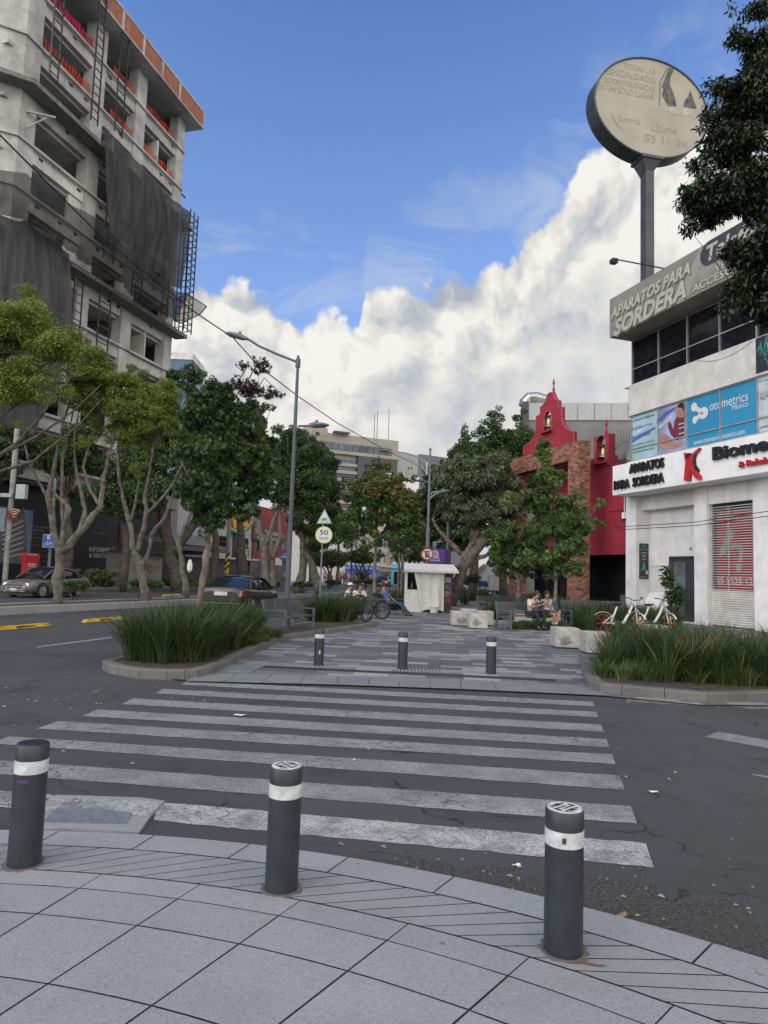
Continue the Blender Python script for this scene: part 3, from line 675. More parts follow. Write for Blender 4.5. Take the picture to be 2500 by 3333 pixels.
# canopy lettering (raised)
CY_ = -1.0
def cl(s, xa, xb, ytop, h, m, ext=0.10, bold=0.025, **k):
    xA, zT = c5(xa, ytop, CY_); _, zB = c5(xa, ytop+h, CY_); xB = c5(xb, ytop, CY_)[0]
    return text(s, (xA, zB, xB, zT), m, wb, y=CY_-.02, ext=ext, bold=bold, **k)
cl('APARATOS', 228, 475, 912, 68, M_black, name='raised_letters'); cl('PARA  SORDERA', 118, 475, 1032, 66, M_black, name='raised_letters')
cl('Biomedica', 830, 1530, 790, 95, M_black, bold=0.035, name='raised_letters'); cl('& Rehab', 1018, 1230, 892, 45, M_red, name='raised_letters')
b = MB()
arc = lambda pts: [c5(x, y, CY_) for x, y in pts]
b.prismy(arc([(628, 828), (645, 832), (655, 870), (690, 835), (738, 792), (742, 800), (700, 850), (690, 900), (705, 950), (745, 995), (747, 1018), (720, 1020), (690, 985), (672, 945), (670, 1028), (628, 1028), (640, 900)]), CY_-.14, CY_-.02)
b.build('x_emblem', M_red, wb)
b = MB(); b.prismy(arc([(712, 830), (700, 870), (705, 915), (730, 952), (728, 965), (695, 925), (690, 868)]), CY_-.10, CY_-.02)
cx, cz = arc([(660, 852)])[0]; disc(b, cx, cz, .13, .13, CY_-.14, CY_-.02); b.build('emblem_shadow', M_black, wb)
# roof sign lettering
M_cr = mat('sign_cream', (0.44, 0.43, 0.36), rough=0.5, var=0.05); M_tan2 = mat('sign_shadow_tan', (0.11, 0.10, 0.08), rough=0.5); M_tan3 = mat('sign_pale_tan', (0.31, 0.295, 0.245), rough=0.5, var=.06)
SY = -1.1
def sl(s, xa, xb, ytop, h, m, y=0.0, dx=0, dz=0, **k):
    xA, zT = c4(xa, ytop, SY); _, zB = c4(xa, ytop+h, SY); xB = c4(xb, ytop, SY)[0]
    return text(s, (xA+dx, zB+dz, xB+dx, zT+dz), m, wb, y=SY-.006-y, ext=0.004, **k)
for m, dy, dx, dz in ((M_tan2, 0, .06, -.09), (M_cr, .006, 0, 0)):
    sl('APARATOS PARA', 305, 882, 2008, 78, m, y=dy, dx=dx, dz=dz, bold=0.04, shear=0.25, name='sign_lettering', slope=.035)
    sl('SORDERA', 330, 850, 2088, 118, m, y=dy, dx=dx, dz=dz, bold=0.04, shear=0.25, name='sign_lettering', slope=.04)
    sl('ACCESORIOS', 893, 1380, 1835, 55, m, y=dy, dx=dx*.4, dz=dz*.4, bold=0.02, name='sign_lettering')
    sl('VENTA', 1060, 1260, 1690, 50, m, y=dy, dx=dx*.4, dz=dz*.4, bold=0.02, name='sign_lettering')
b = MB(); P_ = []
x0, z0 = c4(950, 1640, SY); z1 = c4(950, 1560, SY)[1]; zc = c4(990, 1640, SY)[1]
h_ = c4(1000, 1520, SY)[1]-c4(1000, 1695, SY)[1]; r = h_/2; zc = c4(1000, 1608, SY)[1]; xc = x0+r*1.0; xe = XR-.4
pts = [(xc-r*math.sin(PI*i/16), zc+r*math.cos(PI*i/16)) for i in range(17)]+[(xe+r*math.sin(PI*i/16), zc-r*math.cos(PI*i/16)) for i in range(17)]
b.prismy(pts, SY-.008, SY-.003); b.build('sign_capsule', mat('sign_charcoal', (0.045, 0.045, 0.05), rough=0.5), wb)
text('Telefonos', (x0+.35, zc-h_*.33, x0+.35+h_*3.6, zc+h_*.33), M_cr, wb, y=SY-.012, ext=0.004, bold=0.03, shear=0.2, name='sign_lettering')
b = MB()                                            # pale sweeps and hatching printed on the banner
for i in range(11):
    xa = xsL+.1+i*.17; b.prismy([(xa, z_sgt-.55-.02*i), (xa+.05, z_sgt-.55-.02*i), (xa+.42, z_sgt-.06), (xa+.37, z_sgt-.06)], SY-.0025, SY-.001)
X_ = c4(880, 1700, SY)[0]
b.prismy([(X_-.9, z_sgb+.02), (X_-.2, z_sgb+.02), (X_+1.0, z_sgt-.02), (X_+.55, z_sgt-.02)], SY-.0025, SY-.001)
split_build(b, 'printed_sweep', M_tan3, wb)
# flood lamp on an arm over the roof sign
fl = MB(); A_ = c4(690, 1697, SY); Bq_ = c4(380, 1662, SY)
fl.tube([(A_[0], SY, A_[1]), (A_[0]-.5, SY-1.4, A_[1]+.15)], .03, 6)
fl.tube([(A_[0], SY+.1, A_[1]-.1), (Bq_[0]+.1, SY-.4, Bq_[1])], .035, 6)
fl.box(Bq_[0]-.18, Bq_[0]+.12, SY-.55, SY-.25, Bq_[1]-.16, Bq_[1]+.06)
fl.v = fl.v[12:]; fl.f = [[i-12 for i in f] for f in fl.f if min(f) >= 12]; fl.mi = [0]*len(fl.f)
fl.build('sign_lamp_arm', M_black, wb)
# shutter
b = MB(); zsp = c5(800, 1815, .14)[1]; sh_y = .14
x0, x1 = x_p4+.10, x_s1-.06
M_shut = mat('shutter_white', (0.60, 0.60, 0.56), rough=0.55, var=0.08, vs=2, streak=.1)
n = int((zsp-.06)/.09)
for i in range(n):
    z = .05+i*(zsp-.05)/n; h = (zsp-.05)/n
    b.add([(x0, sh_y+.03, z), (x1, sh_y+.03, z), (x1, sh_y-.01, z+h*.55), (x0, sh_y-.01, z+h*.55), (x0, sh_y+.03, z+h), (x1, sh_y+.03, z+h)], [(0, 1, 2, 3), (3, 2, 5, 4)])
sh = b.build('roller_shutter', M_shut, wb)
b = MB(); n = 34
for i in range(n):
    z = zsp+.04+i*(zst-.1-zsp)/n; b.box(x0, x1, sh_y-.015, sh_y+.015, z-.012, z+.018)
for xx in (x0+.04, x0+(x1-x0)*.42, x1-.05):
    for k in range(n): 
        z = zsp+.04+k*(zst-.1-zsp)/n; b.box(xx-.03, xx+.03, sh_y-.03, sh_y-.016, z-.05, z+.015)
b.build('grille_bar', M_shut, sh)
b = MB(); b.box(x0-.08, x0, .04, .2, .0, zst+.02); b.box(x1, x1+.07, .04, .2, 0, zst+.02); b.build('guide_rail', M_shut, sh)
b = MB(); b.box(x0+.02, x1-.02, sh_y+.10, sh_y+.13, zsp, zst-.02)
M_crim = mat('crimson_poster', (0.36, 0.02, 0.045), rough=0.4, var=.05)
ps = b.build('shop_poster', M_crim, wb)
b = MB(); b.box(x0+.02, x1-.02, sh_y+.085, sh_y+.096, zst-.32, zst-.02); b.box(x0+.02, x0+.22, sh_y+.088, sh_y+.098, zsp, zst-.33); b.build('dark_header', M_black, ps)
M_gr = mat('poster_grey', (0.30, 0.31, 0.31), rough=0.5)
def pt(s, xa, xb, ytop, h, m): 
    xA, zT = c5(xa, ytop, sh_y+.1); _, zB = c5(xa, ytop+h, sh_y+.1); xB = c5(xb, ytop, sh_y+.1)[0]
    text(s, (xA, zB, xB, zT), m, wb, y=sh_y+.094, ext=.003, name='poster_lettering')
pt('AUDIOMETRIA', 862, 1108, 1242, 36, M_gr); pt('Y REPARACION', 850, 1102, 1292, 36, M_gr); pt('55 5525 12', 848, 1108, 1722, 52, M_tx)
b = MB(); cpt = lambda x, y: c5(x, y, sh_y+.1)
b.prismy([cpt(*p) for p in ((915, 1395), (945, 1378), (968, 1395), (965, 1440), (935, 1480), (915, 1560), (870, 1570), (872, 1530), (900, 1450))], sh_y+.088, sh_y+.094)
b.prismy([cpt(*p) for p in ((945, 1500), (985, 1478), (1035, 1490), (1040, 1560), (1030, 1615), (1005, 1612), (1012, 1550), (1000, 1510), (955, 1530))], sh_y+.088, sh_y+.094)
cx, cz = cpt(1007, 1655); disc(b, cx, cz, .13, .17, sh_y+.088, sh_y+.094); b.build('hearing_aid_picture', M_gr, ps)
# door
b = MB(); b.box(xdr, xdr2+.05, RC+.02, RC+.10, .06, zdt)
dr = b.build('entrance_door', mat('door_grey', (0.055, 0.058, 0.062), rough=0.5), wb)
xg0, zg1 = c5(540, 1615, RC); xg1, zg0 = c5(622, 2010, RC)
b = MB(); b.box(xg0, xg1, RC-.0, RC+.019, .25, zg1); b.build('glass_panel', mat('frosted_door_glass', (0.16, 0.20, 0.20), rough=0.12, var=.25, vs=1.2), dr)
b = MB(); b.box(xdr-.05, xdr, RC-.05, RC+.09, .06, zdt+.05); b.box(xdr, xdr2, RC-.05, RC+.019, zdt-.02, zdt+.05); b.build('door_frame', M_steel, dr)
# poster on the return wall, number, gate, camera
px0 = c5(283, 1600, .3)[0]
pz1 = c5(300, 1476)[1]; pz0 = c5(300, 1735)[1]
b = MB(); b.box(x_p2+.003, x_p2+.02, .18, .72, pz0, pz1)
po = b.build('wall_poster', mat('poster_charcoal', (0.035, 0.035, 0.04), rough=0.5), wb)
M_grn = mat('poster_green', (0.05, 0.36, 0.22), rough=0.5)
def side_text(s, y0, y1, z0, z1, m, bold=0.0):
    o = text(s, (0, z0, y1-y0, z1), m, wb, y=0, ext=.003, bold=bold, name='poster_lettering')
    for v in o.data.vertices: x, y, z = v.co; v.co = (x_p2+.022-y, y0+x, z)
hP = pz1-pz0
side_text('LA JUNGLA', .22, .68, pz0+hP*.80, pz0+hP*.86, M_grn, .02); side_text('TERRAZA GYM', .27, .63, pz0+hP*.72, pz0+hP*.75, M_tx)
side_text('TERRAZA DEL GYM 2024', .24, .64, pz0+hP*.04, pz0+hP*.07, M_tx)
for k in range(4): side_text(('Entrenamiento', 'funcional', 'box', 'acondicionamiento')[k], (.33, .36, .41, .32)[k], (.57, .54, .49, .58)[k], pz0+hP*(.66-.04*k), pz0+hP*(.682-.04*k), M_tx)
b = MB(); Z = lambda t: pz0+hP*t
for pl in ([(.40, .45), (.46, .47), (.50, .45), (.52, .36), (.58, .22), (.50, .24), (.46, .30), (.40, .22), (.34, .24), (.38, .36)], [(.30, .90), (.38, .93), (.45, .955), (.52, .93), (.60, .90), (.45, .915)], [(.22, .20), (.26, .22), (.40, .36), (.38, .38)]):
    n_ = len(pl); b.add([(x_p2+.022, a, Z(t)) for a, t in pl]+[(x_p2+.026, a, Z(t)) for a, t in pl], [tuple(range(n_)), tuple(range(n_, 2*n_))])
b.build('poster_figure', M_grn, po)
b = MB(); b.box(x_p2+.021, x_p2+.024, .56, .66, Z(.13), Z(.24)); b.build('poster_patch', M_tx, po)
_a = c5(652, 1530, RC); text('6', (_a[0], c5(652, 1532, RC)[1], _a[0]+.17, c5(652, 1505, RC)[1]), M_black, wb, y=RC-.003, name='house_number')
g0, g1 = c5(383, 1640, RC)[0], c5(490, 1640, RC)[0]; gz0, gz1 = c5(383, 1820, RC)[1], c5(383, 1637, RC)[1]
b = MB()
for i in range(9): x = g0+(g1-g0)*i/8; b.box(x-.015, x+.015, RC-.05, RC-.02, gz0, gz1)
b.box(g0, g1, RC-.06, RC-.015, gz1-.03, gz1); b.box(g0, g1, RC-.06, RC-.015, gz0, gz0+.03); b.build('wall_grille', M_white2, wb)
b = MB(); b.prism([(x_p2, .15), (g1+.1, .15), (g1+.1, RC), (x_p2, RC)], 0, .3)
b.add([(x_p2, .2, .3), (g1-.1, .2, .3), (g1-.1, RC, .3), (x_p2, RC, .3), (x_p2, RC, gz0), (g1-.1, RC, gz0)], [(0, 1, 2, 3), (0, 1, 5, 4), (0, 3, 4), (1, 2, 5)]); b.build('wall_buttress', M_white, wb)
b = MB(); zc1 = c5(205, 1300)[1]; b.tube([(xL-.05, -.05, zc1+.3), (xL-.05, -.05, zc1+1.6), (xL+.2, -.05, zc1+1.9)], .02, 6); b.box(xL-.12, xL+.05, -.15, -.0, zc1, zc1+.3)
cmr = b.build('security_camera', M_white2, wb); b = MB(); b.tube([(xL-.03, -.15, zc1-.12), (xL-.03, -.02, zc1-.02)], .06, 8); b.build('camera_lens', M_black, cmr)
# dark mural at the far right of the third-floor spandrel
xm = xs3[4]+.1; zt_ = z_w3b-.06
b = MB(); b.box(xm, XR, -.03, -.001, z_b2t+.1, z_w3b-.05); mu = b.build('mural_panel', mat('mural_black', (0.02, 0.022, 0.022), rough=0.5), wb)
b = MB(); rnd = random.Random(3)
for k in range(16):
    cx = xm+.12+rnd.random()*1.6; cz = z_b2t+.25+rnd.random()*(z_w3b-z_b2t-.6); a = rnd.uniform(.6, 2.2)
    for j in range(6):
        t = -.25+.1*j; ux, uz = math.cos(a), math.sin(a); w_ = .1*(1-abs(t)*2.2)
        for s_ in (-1, 1):
            bx, bz = cx+ux*t, cz+uz*t; b.prismy([(bx, bz), (bx-uz*w_*s_+ux*.05, bz+ux*w_*s_+uz*.05), (bx+ux*.06, bz+uz*.06)], -.038, -.031)
b.build('mural_leaf', mat('mural_teal', (0.05, 0.30, 0.25), rough=0.5), mu)
text('CO', (xm+.55, zt_-.62, xm+1.1, zt_-.25), M_cr, wb, y=-.04, name='mural_lettering')
# sagging cable and service wires
b = MB(); A_ = c5(700, 160); B_ = c5(1105, 20); pts = [(A_[0]+(B_[0]-A_[0])*t, -.03, A_[1]+(B_[1]-A_[1])*t-1.3*t*(1-t)*(B_[0]-A_[0])/3) for t in np.linspace(0, 1, 14)]
b.tube(pts, .008, 5); b.build('hanging_cable', mat('grey_cable', (0.2, 0.2, 0.2)), wb)

# ---------------------------------------------------------------- restaurant with bell gable
FB = Frame(FR.w(xL-.02, .35, 0), -18.4+180)
M_crimw = mat('crimson_stucco', (0.32, 0.024, 0.046), rough=0.9, var=0.10, vs=0.8, bump=0.5, bs=25, streak=.08)
M_trim = mat('crimson_edge', (0.42, 0.12, 0.13), rough=0.8)
rb = thing('restaurant_building', 'crimson restaurant with a bell gable behind a square brick arch', 'building', FB.O, FB.rz)
def c6(x, y, yo=0.0): return FB.p(1600+x/2.458, 1250+y/2.458, yo)
YB = -1.9                                            # brick frame front
xb0 = c6(135, 1600, YB)[0]; xb1 = c6(700, 1000, YB)[0]; zb1 = c6(700, 447, YB)[1]
zi = c6(605, 618, YB)[1]; xi1 = c6(610, 900, YB)[0]; xi0 = c6(205, 1100, YB)[0]
def f_brick(name):
    m = bpy.data.materials.new(name); m.use_nodes = True; t = m.node_tree; t.nodes.clear(); K = NT(t)
    tcn = K.n('ShaderNodeTexCoord'); s = K.n('ShaderNodeSeparateXYZ', {0: tcn.outputs['Object']})
    v = K.n('ShaderNodeCombineXYZ', {0: K.m('ADD', s.outputs[0], s.outputs[1]), 1: s.outputs[2], 2: 0.0}).outputs[0]
    b = K.n('ShaderNodeTexBrick', {'Vector': v, 'Color1': (0, 0, 0, 1), 'Color2': (1, 1, 1, 1), 'Scale': 1.0, 'Mortar Size': .010, 'Brick Width': .26, 'Row Height': .085, 'Bias': 0.0})
    r = K.n('ShaderNodeValToRGB', {0: b.outputs['Color']}); e = r.color_ramp.elements
    e[0].color = (0.12, 0.045, 0.035, 1); e[1].color = (0.46, 0.23, 0.15, 1); k = e.new(.45); k.color = (0.30, 0.115, 0.075, 1); k = e.new(.75); k.color = (0.36, 0.16, 0.10, 1)
    c = K.mix(b.outputs['Fac'], r.outputs[0], (0.10, 0.075, 0.06))
    p = K.n('ShaderNodeBsdfPrincipled', {'Base Color': c, 'Roughness': .9})
    bp = K.n('ShaderNodeBump', {'Height': K.m('SUBTRACT', 1.0, b.outputs['Fac']), 'Strength': .7, 'Distance': .01}); t.links.new(bp.outputs[0], p.inputs['Normal'])
    K.n('ShaderNodeOutputMaterial', {0: p.outputs[0]}); return m
M_brick = f_brick('brick'); TK = .66
b = MB(); b.box(xb0, xi0, YB, YB+TK, 0, zb1); b.box(xi1, xb1, YB, YB+TK, 0, zb1); b.box(xi0, xi1, YB+.002, YB+TK-.002, zi, zb1-.002)
b.build('brick_arch', M_brick, rb)
b = MB(); b.box(xb0-.3, xb0-.02, YB+TK, 1, 0, zi-.3)
# red wall with gable outline
zr_b = c6(735, 1370)[1]; zr_t = c6(900, 655)[1]
b = MB()
b.box(xb1-.05, 0, 0, .5, zr_b, zr_t); b.box(xb0-.1, xb1-.05, 0, .5, zr_b, zb1-.6)
YG = -.9
gab = [(256, 565), (258, 500), (280, 487), (300, 470), (322, 448), (340, 420), (352, 392), (355, 370), (358, 260), (388, 245), (392, 187), (412, 170), (428, 148), (438, 118), (447, 88), (465, 68), (488, 68), (500, 100), (515, 125), (535, 130), (533, 185), (562, 182), (562, 270), (575, 330), (610, 363), (657, 378), (657, 455), (620, 620), (300, 620)]
b.build('red_wall', M_crimw, rb)
def frame_hole(b, pts, cx, z0, zs, r, y0, y1):       # outline prism with an arched opening, made of two halves
    P_ = [c6(x, y, YG) for x, y in pts] if not isinstance(pts[0][0], float) else pts
    hole = [(cx-r, z0)]+[(cx-r*math.cos(PI*i/12), zs+r*math.sin(PI*i/12)) for i in range(13)]+[(cx+r, z0)]
    bm = bmesh.new(); vo = [bm.verts.new((x, y0, z)) for x, z in P_]; vh = [bm.verts.new((x, y0, z)) for x, z in hole]
    ed = [bm.edges.new((vo[i], vo[(i+1) % len(vo)])) for i in range(len(vo))]+[bm.edges.new((vh[i], vh[(i+1) % len(vh)])) for i in range(len(vh))]
    bmesh.ops.triangle_fill(bm, use_beauty=True, use_dissolve=False, edges=ed)
    r_ = bmesh.ops.extrude_face_region(bm, geom=bm.faces[:])
    for g in r_['geom']:
        if isinstance(g, bmesh.types.BMVert): g.co.y = y1
    bm.verts.index_update(); bm.verts.ensure_lookup_table()
    b.add([tuple(v.co) for v in bm.verts], [[v.index for v in f.verts] for f in bm.faces]); bm.free(); return hole
b = MB(); cx, z0 = c6(449, 375, YG); r = (c6(480, 300, YG)[0]-c6(420, 300, YG)[0])/2; zs = c6(449, 270, YG)[1]
h1_ = frame_hole(b, gab, cx, z0, zs, r, YG, YG+.22); b.build('bell_gable', M_crimw, rb)
P2 = [(float(a), float(c)) for a, c in (c6(833, 660), c6(833, 430), c6(945, 402), c6(945, 660))]
b = MB(); yb2 = -.12; P2 = [(P2[0][0], zr_t-.02), (P2[0][0], c6(833, 430)[1]), (c6(955, 402)[0], c6(833, 430)[1]), (c6(955, 402)[0], zr_t-.02)]
cx2, z02 = c6(888, 622); r2 = (c6(930, 520)[0]-c6(848, 520)[0])/2; zs2 = c6(888, 478)[1]
h2_ = frame_hole(b, P2, cx2, z02, zs2, r2, yb2, yb2+.4); b.build('small_belfry', M_crimw, rb)
def outline(b, pts, y, w_=.05):
    for i in range(len(pts)-1): b.bar((pts[i][0], y, pts[i][1]), (pts[i+1][0], y, pts[i+1][1]), w_, w_)
b = MB(); outline(b, h1_+[h1_[0]], YG-.0); outline(b, h2_+[h2_[0]], yb2); outline(b, [c6(x, y, YG) for x, y in gab[:27]], YG, .045); b.build('edge_trim', M_trim, rb)
b = MB(); b.box(cx-r-.15, cx+r+.15, YG-.25, YG+.4, z0-.12, z0); b.box(cx2-r2-.2, cx2+r2+.2, yb2-.15, yb2+.6, z02-.14, z02)
zt1 = c6(900, 1022)[1]; b.box(xb1, 0, -.05, 0, zt1-.04, zt1+.04); b.build('ledge', M_crimw, rb)
M_brass = mat('old_brass', (0.42, 0.34, 0.19), rough=0.28, metal=1.0, var=.2)
M_iron2 = mat('dark_iron', (0.03, 0.03, 0.032), rough=.5)
M_pink = mat('magenta_paint', (0.45, 0.02, 0.12), rough=.6)
def bell(cx, y, zb, s):
    e = thing('bell', '', 'bell', FB.w(cx, y, zb), FB.rz); 
    b = MB(); b.lathe([(.50*s, 0), (.49*s, .04*s), (.40*s, .14*s), (.31*s, .30*s), (.27*s, .55*s), (.24*s, .72*s), (.12*s, .82*s), (.02, .84*s)], 24); b.build('bell_body', M_brass, e, smooth=True)
    b = MB(); b.box(-.62*s, .62*s, -.05, .05, .90*s, 1.0*s); b.box(-.08*s, .08*s, -.04, .04, .8*s, .92*s); b.build('yoke', M_iron2, e)
    b = MB(); b.lathe([(.02, -.02), (.09*s, -.05*s), (.09*s, -.1*s), (.02, -.16*s)], 10); b.build('clapper', M_iron2, e); return e
e = bell(cx, YG+.1, z0+.22, r*1.75); e['label'] = 'brass bell in the arched opening of the tall crimson gable'; e['group'] = 'bells of the crimson restaurant'
e = bell(cx2, yb2+.2, z02+.22, r2*1.6); e['label'] = 'brass bell in the small square belfry beside the white building'; e['group'] = 'bells of the crimson restaurant'
b = MB()
for xx, zz, yy, s in ((c6(477, 68, YG)[0], c6(477, 72, YG)[1], YG+.17, 1.0), (c6(893, 414)[0], c6(893, 414)[1], .2, 1.05)):
    b.M = Matrix.Translation((xx, yy, zz)); b.lathe([(.10*s, 0), (.12*s, .06), (.06*s, .14), (.09*s, .24*s), (.05*s, .34*s), (.03, .4*s)], 10); b.bar((0, 0, .35*s), (0, 0, .85*s), .06); b.bar((-.12, 0, .62*s), (.12, 0, .62*s), .06)
b.M = None; b.build('finial_cross', M_pink, rb)
# dark ground floor, grey ramp wall, windows behind the arch
b = MB(); b.box(xb0, 0, 2.2, 2.4, 0, zr_b); b.box(xb0, 0, .5, 2.2, zr_b-.02, zr_b); b.build('dark_porch', mat('porch_dark', (0.02, 0.02, 0.022), rough=.6), rb)
b = MB(); b.box(xb0-.1, xi1-1.2, -.05, 0, 0, zr_b); b.build('dark_glazing', M_glassd, rb)
b = MB(); b.box(xb1+.1, -.1, .55, .75, 0, 1.05); b.box(xb1+.1, -.1, -.3, -.1, 0, .7); b.build('grey_plinth', mat('grey_plinth', (0.13, 0.14, 0.15), rough=.8), rb)
b = MB(); b.box(c6(782, 600)[0], c6(828, 600)[0], .51, .7, zr_t-.2, c6(800, 545)[1]); b.build('roof_vent_box', mat('slate_blue', (0.16, 0.19, 0.24)), rb)
b = MB(); b.box(xb0+.1, xb1-.1, .5, 6, zr_b, zb1-.8); b.box(xb1-.1, -.05, .5, 6, zr_b, zr_t-.02); b.build('rear_volume', M_crimw, rb)
# fan of iron spikes between restaurant and white building
sp = thing('spike_fan', 'fan of black iron anti-climb spikes between belfry and white canopy', 'security spikes', FB.w(0, 0, 0), FB.rz)
b = MB(); ox, oz = c6(1110, 640)
for i in range(15):
    a = R_(78+i*8.2); x_, z_ = ox+1.9*math.cos(a), oz+1.75*math.sin(a); b.tube([(ox, -.3, oz-.1), (x_, -.3, z_)], [.018, .01], 5)
b.tube([(ox+1.2*math.cos(R_(78+i*8.2)), -.3, oz+1.1*math.sin(R_(78+i*8.2))) for i in range(15)], .012, 5)
b.build('spike', M_iron2, sp)

# ---------------------------------------------------------------- grey block behind
FG = Frame(D(1745, 1890, 58), 98)
gb = thing('concrete_building', 'grey concrete block with pale metal top panels behind the crimson gable', 'building', FG.O, FG.rz)
def cg(x, y, yo=0.0): return FG.p(1600+x/2.458, 1250+y/2.458, yo)
xa, xb_ = cg(295, 200)[0], cg(1500, 200)[0]; zt, zm = cg(560, 153)[1], cg(560, 290)[1]
b = MB(); b.box(xa, xb_, 0, 12, 0, zm); b.build('wall', mat('grey_render', (0.20, 0.205, 0.21), rough=.9, var=.12, vs=.35, streak=.15), gb)
b = MB()
n = 9
for i in range(n): w_ = (xb_-xa)/n; b.box(xa+i*w_+.02, xa+(i+1)*w_-.02, -.1, 11.9, zm, zt)
b.build('roof_panel', mat('pale_panel', (0.40, 0.425, 0.43), rough=.6, var=.05), gb)
b = MB(); b.box(cg(247, 200)[0], xa, -.2, 3, 0, cg(270, 143)[1]); b.build('dark_pier', mat('pier_dark', (0.07, 0.08, 0.085)), gb)
b = MB(); zt2 = cg(258, 140)[1]; x0, x1 = cg(272, 120)[0], cg(430, 120)[0]; zc = cg(300, 120)[1]
b.tube([(x0, .8, zt2-.2), (x0+.05, .8, zc-.1), (x0+.35, .8, zc+.25), (x0+.9, .8, zc+.3), (x1+1, .8, zc-.25)], [.55]*5, 12); b.build('air_duct', mat('galvanised', (0.45, 0.47, 0.48), rough=.35, metal=.8), gb)

# ---------------------------------------------------------------- round pole sign
ct = D(2124, 350, 38); A8 = R_(12); ELX = 1.22
ps_ = thing('pole_sign', 'tall round billboard on a steel pole above the white building', 'billboard', (ct.x, ct.y, 0), A8)
b = MB(); RD = 3.02
n = 64
b.M = Matrix.Translation((0, 0, ct.z))
rimv = []
for y in (0.0, 1.05):
    for i in range(n): a = 2*PI*i/n; rimv.append((RD*ELX*math.cos(a), y, RD*math.sin(a)))
b.add(rimv, [(i, (i+1) % n, n+(i+1) % n, n+i) for i in range(n)]+[tuple(range(n, 2*n))]); b.build('drum_rim', mat('dark_drum', (0.05, 0.058, 0.065), rough=.5, metal=.3, var=.2, vs=1.2, streak=.3), ps_, smooth=True)
b = MB(); b.M = Matrix.Translation((0, 0, ct.z)); b.tube([(RD*ELX*math.cos(2*PI*i/64), 0, RD*math.sin(2*PI*i/64)) for i in range(65)], .05, 6, cap=False); b.build('edge_ring', M_steel, ps_)
b = MB(); b.M = Matrix.Translation((0, 0, ct.z)); disc(b, 0, 0, RD*ELX-.04, RD-.04, .03, .06, 64)
b.build('sign_face', mat('faded_sign_face', (0.335, 0.32, 0.265), rough=.5, var=.07, vs=.5), ps_)
M_fad = mat('faded_print', (0.285, 0.275, 0.235), rough=.5); M_fad2 = mat('faded_pale', (0.37, 0.355, 0.30), rough=.5); M_tear = mat('torn_grey', (0.10, 0.095, 0.085), rough=.7, var=.3, vs=3)
FS = Frame((ct.x, ct.y), 90-12)
def cs(x, y): return FS.p(1850+x/2.212, 100+y/2.212)
def st(s, a, bb, h, m=M_fad, **k):
    (xA, zT), (xB, zT2) = cs(*a), cs(*bb); zB = cs(a[0], a[1]+h)[1]
    text(s, (xA, zB, xB, zT), m, ps_, y=.022, ext=.004, slope=0, name='sign_lettering', **k)
st('TODAS LAS', (400, 225), (628, 255), 45); st('ESPECIALIDADES', (275, 262), (628, 320), 45); st('ODONTOLÓGICAS', (255, 318), (625, 395), 48); st('EN UN SOLO LUGAR', (212, 372), (622, 465), 45)
st('Sonría', (362, 600), (522, 630), 48); st('Llame', (598, 655), (785, 690), 62, bold=.01); st('55 11 34', (548, 735), (860, 790), 60, bold=.02)
def sp_(name, pts, m, y=.02): b = MB(); b.prismy([cs(*p) for p in pts], y-.008, y); b.build(name, m, ps_)
sp_('torn_print', [(725, 262), (762, 272), (738, 330), (728, 375), (745, 420), (765, 470), (782, 542), (722, 540), (700, 500), (672, 455), (690, 420), (672, 400), (700, 340), (715, 290)], M_tear)
sp_('torn_print', [(880, 430), (905, 500), (925, 560), (830, 545), (835, 510), (862, 475)], M_tear)
sp_('torn_print', [(712, 262), (716, 264), (690, 320), (665, 370), (660, 540), (656, 540), (660, 370)], M_tear, .021)
sp_('faded_print', [(600, 548), (760, 545), (900, 560), (900, 620), (800, 600)], M_fad2, .0295)
b = MB()
for i in range(9):
    x, z = cs(315+i*6+i*i*.9, 600+i*17); disc(b, x, z, .05+.012*min(i, 8-i), .05+.012*min(i, 8-i), .015, .024, 10)
b.build('faded_dots', M_fad, ps_)
zb = ct.z-RD; b = MB(); b.box(-.27, .27, .25, .8, 3.0, zb-.35); b.build('pole', mat('pole_slate', (0.05, 0.058, 0.066), rough=.5, var=.2, vs=.8, streak=.5), ps_)
b = MB(); b.add([(-.28, .24, zb-.65), (.28, .24, zb-.65), (.28, .81, zb-.9), (-.28, .81, zb-.9), (-.6, 0, zb-.1), (.6, 0, zb-.1), (.6, 1.05, zb-.1), (-.6, 1.05, zb-.1)], [(0, 1, 5, 4), (1, 2, 6, 5), (2, 3, 7, 6), (3, 0, 4, 7), (4, 5, 6, 7)]); b.box(-.7, .7, -.1, 1.15, zb-.1, zb+.06); b.build('bracket', M_steel, ps_)
